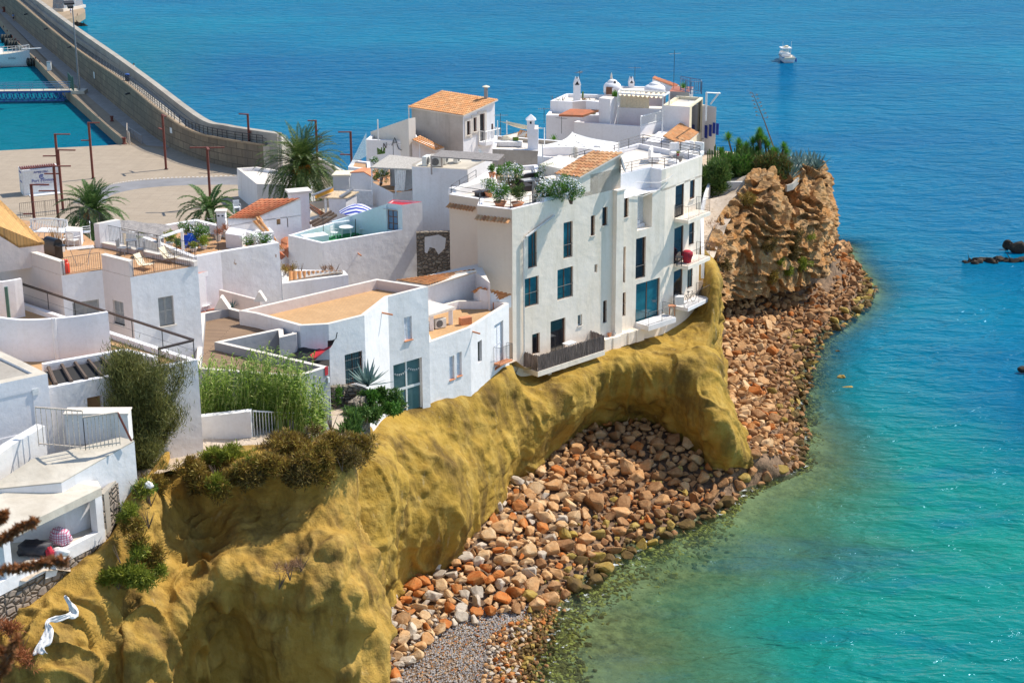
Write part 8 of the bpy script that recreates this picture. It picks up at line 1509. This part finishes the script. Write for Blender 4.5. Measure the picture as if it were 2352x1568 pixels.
for i,(x,y,rx,rz_,mt,fl,lb)in enumerate(((1500,545,.9,.6,'oleander_leaf',200,'white oleander under the right side of the reed pergola'),(1600,590,.75,.65,'oleander_leaf',140,'green oleander left of the white chimney'),(1620,620,.55,.4,'lime_leaf',0,'bright lime green bush in a wide white pot'),(1540,640,.3,.25,'lime_leaf',0,'small spiky yellow green plant beside the white pot'),(1350,600,.6,.5,'lime_leaf',0,'yellow green plants beneath the reed pergola'),(1150,590,.5,.4,'lime_leaf',0,'low green plants left of the dark round chimney'))):
    potted('terrace_plant',P(2,x,y,zq),(rx,.5,rz_),int(1500*rx),mt,lb,'white_plastic',fl,pr=.25,ph=.22)
potted('terrace_plant',P(2,1430,650,zq),(.35,.3,.4),500,'cactus_leaf','dark leaved plant in front of the pergola post',pr=.2)
for i,(x,y)in enumerate(((1470,605),(1530,590))):put(cross('blue plastic garden chair on the planted terrace, %s'%['left one','right one'][i],'chair','blue_chair','blue_plastic'),P(2,x,y,zq),R(-20+30*i),.9)
for o in COL.objects:
    if o.name.startswith('sling')and o.parent and o.parent.name.startswith('blue_chair'):o.data.materials.clear();o.data.materials.append(M['blue_plastic'])
t=thing('round_flue',P(2,1278,640,zq),'grey metal flue with a dark domed cap on the planted terrace','flue');p=Vector(t['_o']);m=MB();m.tube([p,p+V(0,0,1.0)],.24,12);m.build('pipe','zinc',t);m=MB();m.lathe(p+V(0,0,1.0),[(.32,0),(.3,.15),(.2,.28),(.05,.34)],14);m.build('cap','ac_grille',t)
t=thing('pillar_chimney',P(2,1765,470,20.5),'slim white square chimney with arched slots above the planted terrace','chimney');p=Vector(t['_o']);m=MB();m.box(p+V(0,0,.55),(.62,.55,1.5));m.build('shaft','clean_white',t);m=MB();m.box(p+V(0,0,1.36),(.78,.7,.1));m.build('cap','coping',t);m=MB();m.box(p+V(-.14,-.28,1.05),(.14,.02,.1));m.build('slot','painted_dark_interior',t);m=MB();m.box(p+V(.14,-.28,1.05),(.14,.02,.1));m.build('slot','painted_dark_interior',t)
for x,y,lb in((1800,530,'ornate stone urn with a spiky plant on the white steps'),(1735,560,'ornate stone urn beside the spiky plant urn')):
    potted('stone_urn',P(2,x,y,20.3),(.3,.3,.25),220,'rust_twig',lb,'coping',pr=.22,ph=.4,L=.22,W=.03)
shrub('oleander',P(2,2060,555,20.6),(1.35,.45,.45),1500,.13,.05,'oleander_leaf','white flowering creeper spilling over the top of the big blank wall',flowers=230,k=22)
shrub('oleander',P(4,268,945,17.6),(.35,.3,.35),600,.13,.05,'oleander_leaf','small white flowered bush left of the woven canopy',flowers=120);shrub('vine',P(4,330,1090,18.9),(.85,.4,.8),1600,.12,.05,'oleander_leaf','flowering vine hanging under the left side of the woven canopy',flowers=260)
put(chair('white metal frame chair left of the red tiled roof','white_metal','arm'),P(3,190,545,18.0),R(20));scrubband([P(3,560,1010,17.3),P(3,620,1000,17.3),P(3,690,990,17.3)],500,['dry_twig','scrub_leaf'],'dried brown plants growing from the tiles of the rounded wall',sz=(.45,.3,.4),L=.2,W=.03)
scrubband([P(3,900,1000,17.2),P(3,960,990,17.2)],260,['dry_twig'],'small dried plant at the right end of the rounded wall tiles',sz=(.35,.3,.25),L=.2,W=.03)
rosette('aloe',P(7,312,372,17.35),22,.65,.035,'agave_leaf','spiky aloe plant in the little pink court','aloe');put(cross('white plastic sun chair folded in the pink court','chair','plastic_chair','white_plastic',1.0,1.0),P(2,1610,1100,16.92),R(60))
lg0=put(cross('white sun lounger in front of the raised planter, left one','sun lounger','sun_lounger','white_plastic',1.0,.95),P(5,1028,665,16.12),R(0),.95);lg0['group']='white sun loungers';dup(lg0,P(5,1135,665,16.12),0,'white sun lounger in front of the raised planter, right one')
t=thing('bonsai_tree',P(5,990,540,17.35),'cloud-pruned small tree with twisted trunk beside the cream pergola','tree');p=Vector(t['_o']);m=MB();m.tube([p,p+V(.1,0,.6),p+V(-.05,0,1.2),p+V(.1,0,1.7)],[.09,.08,.06,.04],6);m.tube([p+V(.05,0,.5),p+V(.45,0,1.1)],[.06,.03],5);m.build('trunk','bark',t);m=MB();leafy(m,p+V(.05,0,1.65),(.8,.6,.6),2400,.12,.06,14);m.build('crown','yucca_leaf',t)
shrub('round_bush',P(5,1468,520,17.4),(.6,.5,.42),1500,.1,.06,'yucca_leaf','round clipped green bush by the cream pergola railing');shrub('planter_hedge',P(5,1110,520,17.55),(1.3,.25,.2),1000,.12,.05,'oleander_leaf','low green plants in the raised white planter');rosette('palm_shrub',P(5,765,590,16.9),40,.7,.05,'yucca_leaf','small green cycad at the left end of the far terrace','cycad')
scrubband([P(5,1625,480,16.6),P(5,1625,440,17.5)],700,['yucca_leaf','oleander_leaf'],'climbing green plants between the pergola and the end house',sz=(.35,.3,.5));scrubband([P(5,345,385,18.5),P(5,430,385,18.5)],260,['oleander_leaf','dry_twig'],'low plants along the top of the left white parapet',sz=(.35,.2,.15),L=.12)
cactus(P(5,655,390,18.3),1.6,2,'tall cactus beside the tall gabled chimney');scrubband([P(5,590,400,18.3),P(5,680,400,18.3),P(5,760,400,18.3)],220,['lime_leaf','dry_twig'],'potted succulents under the tall gabled chimney',sz=(.3,.2,.18),L=.14)
rosette('palm_shrub',P(5,1750,265,19.4),34,.8,.04,'yucca_leaf','spiky plant on the highest railed terrace','yucca');cactus(P(4,300,885,16.6),.8,7,'small row of cacti on the low wall left of the woven canopy');rosette('palm_shrub',P(4,2030,750,19.1),30,.65,.04,'yucca_leaf','spiky green plant under the white sail posts','yucca');rosette('palm_shrub',P(4,1610,1200-0,18.1)if 0 else P(4,618,1190,18.1),30,.6,.05,'lime_leaf','small green palm in a pot inside the curtained terrace','potted palm')
put(local('x','x','x'),V(0,0,0));bpy.data.objects.remove(bpy.data.objects['x'])
t=local('lounge_sofa','white lounge sofa with pale green cushion on the concrete walled terrace','sofa');m=MB();m.box((0,0,.2),(2.4,.8,.4));m.build('base','cloth_white',t);m=MB();m.box((-.3,.3,.6),(.5,.2,.4));m.build('cushion','canvas_cream',t);m=MB();m.box((.6,.25,.55),(.5,.2,.3));m.build('cushion','lime_leaf',t);put(t,P(4,1590,800,19.0),R(-5));t=local('cat_statue','small dark animal figure sitting by the cream pergola','figure');m=MB();m.lathe((0,0,0),[(.16,0),(.2,.3),(.13,.7),(.12,.95),(.05,1.1)],10);m.build('body','wicker_black',t,smooth=True);m=MB();m.box((0,0,0.02),(.4,.4,.04));m.build('base','wicker_black',t);put(t,P(5,1005,300,18.9))
p=PW(5,1975,815,V(z1b.x,z1b.y),V(z2.x,z2.y));d=(V(z2.x,z2.y)-V(z1b.x,z1b.y)).normalized();nn=V(d.y,-d.x);t=thing('lantern',p,'black wall lantern on a bracket on the end house','street lantern');m=MB();m.tube([p,p+nn*1.3],.03,5);m.build('bracket','dark_iron',t);c=p+nn*1.2+V(0,0,.1);m=MB();m.lathe(c,[(.14,0),(.26,.5)],6);m.build('glass','canvas_cream',t);m=MB();m.lathe(c+V(0,0,.5),[(.32,0),(.1,.25),(.03,.42)],6);m.build('cap','dark_iron',t)
p=PW(3,1237,560,V(pJ[4].x,pJ[4].y),tw[3]);t=thing('wall_lamp',p,'dark round wall lamp on the sloping pale blue wall','wall lamp');m=MB();m.lathe(p+V(0,-.25,-.15),[(.14,0),(.16,.12),(.06,.22)],12);m.build('shade','bbq_black',t);m=MB();m.tube([p,p+V(0,-.25,.05)],.03,5);m.build('bracket','coping',t)
p=bp1[1].lerp(bp1[2],.55)-nF*.55;t=put(table('small white folding table on the reed fenced balcony',.95,.6,'white_metal'),V(p.x,p.y,bz1),R(48));t.scale=(1,1,1.55)
dch=put(chair('folded wooden chair at the left end of the reed fenced balcony','driftwood','none'),V(*(bp1[0]+nF*.7+uF*.9)[:2],bz1),R(100))
p=bp2[0]+nF*.65+uF*3.4;t=put(table('small round orange topped table on the glass door balcony',.62,0,'terracotta',True),V(p.x,p.y,bz2));
def bp(x,y,zf):q=PW(6,x,y,kE+V(nF.x,nF.y)*.6,kR+V(nF.x,nF.y)*.6);return V(q.x,q.y,zf)
zz2=PW(6,1670,640,kE,kR).z;t=thing('covered_grill',bp(1730,640,zz2),'red covered barbecue on the middle balcony','covered barbecue');p=Vector(t['_o']);m=MB();m.lathe(p,[(.3,0),(.36,.35),(.46,.6),(.42,.82),(.25,.95),(.05,1.0)],16);m.build('cover','cloth_red',t,smooth=True);m=MB();m.lathe(p,[(.25,-.0),(.25,.04)],10);m.build('foot','dark_iron',t)
put(table('small dark round table on the middle balcony left of the red cover',.6,0,'dark_iron',True),bp(1675,645,zz2));
zz3=PW(6,1670,930,kE,kR).z;t=thing('laundry_rack',bp(1675,930,zz3),'drying rack with grey white laundry on the lowest right balcony','drying rack');p=Vector(t['_o']);m=MB();m.hexa([p+V(-.35,-.25,.3),p+V(.35,-.25,.3),p+V(.35,.25,.3),p+V(-.35,.25,.3)],[p+V(-.35,-.25,.95),p+V(.35,-.25,.95),p+V(.35,.25,.95),p+V(-.35,.25,.95)]);m.build('laundry','cloth_white',t);m=MB();m.tube([p+V(-.4,-.2,0),p+V(-.3,.2,1)],.02,4);m.tube([p+V(.4,-.2,0),p+V(.3,.2,1)],.02,4);m.build('legs','grey_iron',t)
t=thing('bicycle',bp(1745,930,zz3),'dark bicycle parked upright on the lowest right balcony','bicycle');p=Vector(t['_o'])
for s_ in(-1,1):m=MB();c=p+uF*.5*s_+V(0,0,.34);m.tube([c+uF*math.cos(a)*.32+V(0,0,math.sin(a)*.32)for a in np.linspace(0,6.28,17)],.025,4);m.build('wheel','tyre_rubber',t)
m=MB();a=p+V(0,0,.34)-uF*.5;b=p+V(0,0,.34)+uF*.5;c=p+V(0,0,.9)-uF*.15;d=p+V(0,0,.92)+uF*.35;e=p+V(0,0,.3);m.tube([a,c,d,b],.02,4);m.tube([a,e,d],.02,4);m.tube([e,c],.02,4);m.build('frame','cloth_dark',t);m=MB();m.box(c+V(0,0,.05),(.2,.14,.05));m.build('saddle','bbq_black',t)
for i,(x,y,lb,mt)in enumerate(((1187,1128,'orange square flower pot on the ledge by the pilaster foot','terracotta'),(1222,1125,'grey stone flower pot beside the orange one on the ledge','pipe_grey'))):
    p=PW(6,x,y,kA+nF*.25,kE+nF*.25);p.z=10.3;t=thing('flower_pot',p,lb,'flower pot');m=MB();m.lathe(p,[(.13,0),(.17,.28)],4 if i==0 else 10);m.build('pot',mt,t);m=MB();m.lathe(p+V(0,0,.24),[(.12,0),(.1,.05)],8);m.build('soil','bark',t)
t=thing('torn_tarp',P(7,850,640,18),'torn black and red tarpaulin stretched across the sunken court','tarpaulin');ps=[P(7,640,690,18.0),P(7,830,740,18.2),P(7,960,645,18.2),P(7,1012,580,18.7),P(7,850,625,18.3),P(7,700,670,18.1)];m=MB();G_=16;vs=[]
for j in range(9):
    for i in range(G_):u=i/(G_-1);v=j/8;lo_=catmull(np.array([list(ps[0]),list(ps[1]),list(ps[2]),list(ps[3])]),G_)[i];hi_=catmull(np.array([list(ps[0]),list(ps[5]),list(ps[4]),list(ps[3])]),G_)[i];p=Vector(lo_).lerp(Vector(hi_),v);vs.append(p+V(0,0,.14*mn.noise(p*2.5)-.3*math.sin(math.pi*v)*math.sin(math.pi*u)))
m.add(vs,[(j*G_+i,j*G_+i+1,(j+1)*G_+i+1,(j+1)*G_+i)for j in range(8)for i in range(G_-1)]);m.m=[1 if 8<=(k%(G_-1))<=11 and k//(G_-1)<5 else 0 for k in range(len(m.f))];m.build('sheet',['bbq_black','sign_red'],t,smooth=True);m=MB();m.tube([ps[3],ps[3]+V(.1,0,.4)],.03,4);m.build('rope','dark_iron',t)
t=thing('stone_ramp_wall',P(7,1120,930,14),'curved rough stone wall beside the agave below the barred window','wall');m=MB();cv_=curve([PY(7,975,905,94),PY(7,1060,895,95),PY(7,1160,905,95.2),PY(7,1210,945,94.4),PY(7,1120,1010,92.6)],14);wallstrip(m,cv_,12,[p.z for p in cv_],.5);m.build('wall','old_rubble',t)
pr_=P(7,1000,862,15.4);t=thing('parked_car',V(pr_.x,pr_.y,14),'white van roof just visible behind the grey wall corner','van');m=MB();q=V(pr_.x,pr_.y);m.hexa([q+V(-1,-1,14.2),q+V(.8,-1,14.2),q+V(.8,2.6,14.2),q+V(-1,2.6,14.2)],[q+V(-.85,-.6,15.5),q+V(.65,-.6,15.5),q+V(.65,2.4,15.5),q+V(-.85,2.4,15.5)]);m.build('body','white_plastic',t,bevel=.12);m=MB();m.quad(q+V(-.8,-.93,14.6),q+V(.62,-.93,14.6),q+V(.52,-.70,15.3),q+V(-.72,-.70,15.3));m.build('windscreen','slate_blue',t)
# ---- white fences on the bluff
def bars(t,a,b,h,n_,slope=0,mat='rusty_white'):
    m=MB();a=Vector(a);b=Vector(b);m.beam(a+V(0,0,h),b+V(0,0,h+slope),.07,.07);m.beam(a+V(0,0,.12),b+V(0,0,.12),.05,.05)
    for k in range(n_+1):p=a.lerp(b,k/n_);m.beam(p,p+V(0,0,h+slope*k/n_-.03),.035,.02)
    m.build('bars',mat,t)
g0_=P(7,462,1275,16.7);g1_=P(7,900,1235,16.7);
def hgt(p,n,x,y):return up(p,U(n,x,y)[1])-p.z
t=thing('white_fence',g0_,'white barred metal fence in front of the reeds','fence','white barred fences');g1_=PY(7,935,1150,g0_.y+4.0);h_=hgt(g0_,7,462,1068);g1_.z=up(V(g1_.x,g1_.y,0),U(7,935,1095)[1])-h_;bars(t,g0_,g1_,h_,24,mat='white_metal')
t=thing('white_fence',g1_,'white barred fence returning downhill from the far corner','fence','white barred fences');g2_=PY(7,650,1285,g0_.y-.6);g2_.z=g1_.z-1.0;bars(t,g1_,g2_,h_*.75,16,0,'white_metal')
t=thing('fence_wall',P(7,250,1290,16.5),'low rough whitewashed wall joining the white fence behind the tamarisk','wall');a=PY(7,60,1290,g0_.y);m=MB();wallstrip(m,[V(a.x,a.y),V(g0_.x-.1,g0_.y)],15,[up(V(a.x,a.y,0),U(7,60,1105)[1]),up(V(g0_.x,g0_.y,0),U(7,450,1062)[1])],.45);m.build('wall','old_white_plaster',t);m=MB();p=PY(7,168,1257,g0_.y-.24);m.box(p,(.35,.04,.2));m.build('vent','pipe_grey',t)
t=thing('gate',P(8,240,525,20.35),'white barred gate and fence on top of the ruined lookout, rusty at the right end','fence');a=P(8,175,505,20.3);b=P(8,385,523,20.35);c=P(8,540,500,20.4);ha=hgt(a,8,170,340);bars(t,a,b,hgt(b,8,385,348),9);bars(t,b,c,hgt(c,8,535,355),9);e=P(8,590,490,20.3);m=MB();m.beam(c+V(0,0,hgt(c,8,535,355)),e+V(0,0,.1),.1,.06);m.build('sloping_rail','corten',t)
t=thing('block_seat',P(8,425,510,20.2),'pale rendered block behind the lookout fence','block');p=P(8,430,500,20.0)+V(0,.9,0);m=MB();m.box(p+V(0,0,.6),(3.0,.8,1.5));m.build('body','old_white_plaster',t);m=MB();m.box(p+V(0,0,1.38),(3.1,.9,.06));m.build('coping','coping',t)
# ---- lookout: bags and cloths
zf_=16.77
def blob(name,p,rad,mat,lab,cat,seed=1,rough=.3):
    m=MB();bm=bmesh.new();bmesh.ops.create_icosphere(bm,subdivisions=3,radius=1);vs=[v.co.copy()for v in bm.verts];fs=[tuple(v.index for v in f.verts)for f in bm.faces];bm.free();m.add([p+Vector((v.x*rad[0],v.y*rad[1],max(-.6,v.z)*rad[2]))*(1+rough*mn.noise(v*2.2+V(seed,0,0))+rough*.5*mn.noise(v*5))for v in vs],fs);o=m.build(name,mat,smooth=True);return tag(o,lab,cat)
def lk(x,y,z=zf_):return P(11,x,y,z)
blob('bin_bag',lk(320,420)+V(0,0,.25),(.85,.45,.38),'black_bag','large black plastic bag lying on the lookout sill','bag',2,.35);m_=N('plaid');co=m_.coord('Object',(9,9,9));s_=m_.n('ShaderNodeSeparateXYZ');m_.l(co,s_.inputs[0]);f=m_.math('MAXIMUM',m_.math('GREATER_THAN',m_.math('FRACT',s_.outputs[0]),.72),m_.math('GREATER_THAN',m_.math('FRACT',s_.outputs[2]),.72));m_.out(m_.mix(f,(.62,.55,.62),(.45,.08,.16)),.7)
blob('plaid_bag',lk(545,335)+V(0,0,.35),(.5,.4,.48),'plaid','purple checked laundry bag in the lookout opening','bag',5,.2);blob('red_cloth',lk(455,440)+V(0,-.1,.2),(.18,.2,.3),'cloth_red','crumpled red cloth between the black and checked bags','cloth',8,.4);blob('clothes_heap',lk(540,425)+V(0,-.1,.12),(.38,.2,.25),'cloth_white','crumpled white cloth hanging over the lookout sill','cloth',3,.5);blob('book_pile',lk(600,235)+V(0,.3,.2),(.2,.15,.25),'sign_grey','small pile of things at the back of the lookout room','clutter',4,.4)
nr=NR;A_,B_=LR1+nr*.05,LR0+nr*.05;q=[PW(11,x,y,V(A_.x,A_.y),V(B_.x,B_.y))for x,y in((415,510),(400,640),(495,610),(510,560),(480,520))];m=MB();m.hexa(q,[p+nr*.04 for p in q]);tag(m.build('white_sheet','cloth_white'),'flat white cloth draped down the lookout wall','cloth')
def rag(pts,w_,lab,mat='cloth_white'):
    A=[Vector(q)for q in catmull(np.array([list(p)for p in pts]),40)];m=MB();vs=[]
    for i,p in enumerate(A):
        t_=(A[min(i+1,39)]-A[max(0,i-1)]).normalized();s=t_.cross(V(0,-1,.6)).normalized();ww=float(np.interp(i/39,np.linspace(0,1,len(w_)),w_));
        for k in range(7):u=-1+k/3;vs.append(p+s*ww*u+V(0,-.10-.06*math.sin(u*7+i*.9)-.09*mn.noise(p*4+V(k,0,0)),.1))
    m.add(vs,[(i*7+k,i*7+k+1,(i+1)*7+k+1,(i+1)*7+k)for i in range(39)for k in range(6)]);o=m.build('cloth',mat,smooth=True);sd=o.modifiers.new('thick','SOLIDIFY');sd.thickness=.02;return tag(o,lab,'cloth')
rp_=lambda x,y,Yd:PY(11,x,y,Yd)
rag([rp_(585,800,68.1),rp_(632,880,67.9),rp_(668,960,67.7),rp_(600,985,67.4),rp_(500,1010,67.2),rp_(430,1035,67.0),rp_(440,1110,66.7),rp_(420,1190,66.4),rp_(365,1260,66.1),rp_(360,1320,65.9)],[.05,.12,.22,.10,.14,.07,.2,.26,.16,.36],'long twisted white sheet lying on the cliff below the stone wall')
blob('litter',D(342,1115,75),(.2,.15,.2),'cloth_white','small white plastic bag caught in the gully shrub','bag',9,.5)
t=thing('cable',P(5,1090,1390,20),'slack white cables looping across the facade below the upper terrace','cable')
for pts in(((1090,1390),(1170,1330),(1230,1285),(1330,1290),(1480,1290),(1570,1250),(1640,1200)),((1080,1400),(1150,1430),(1300,1440),(1450,1380),(1560,1290),(1640,1200))):m=MB();m.tube([PW(5,x,y,kA,kE)+nF*.08 for x,y in pts],.022,4);m.build('strand','pipe_grey',t)
for o in list(COL.objects):
    if '_o' in o:del o['_o']
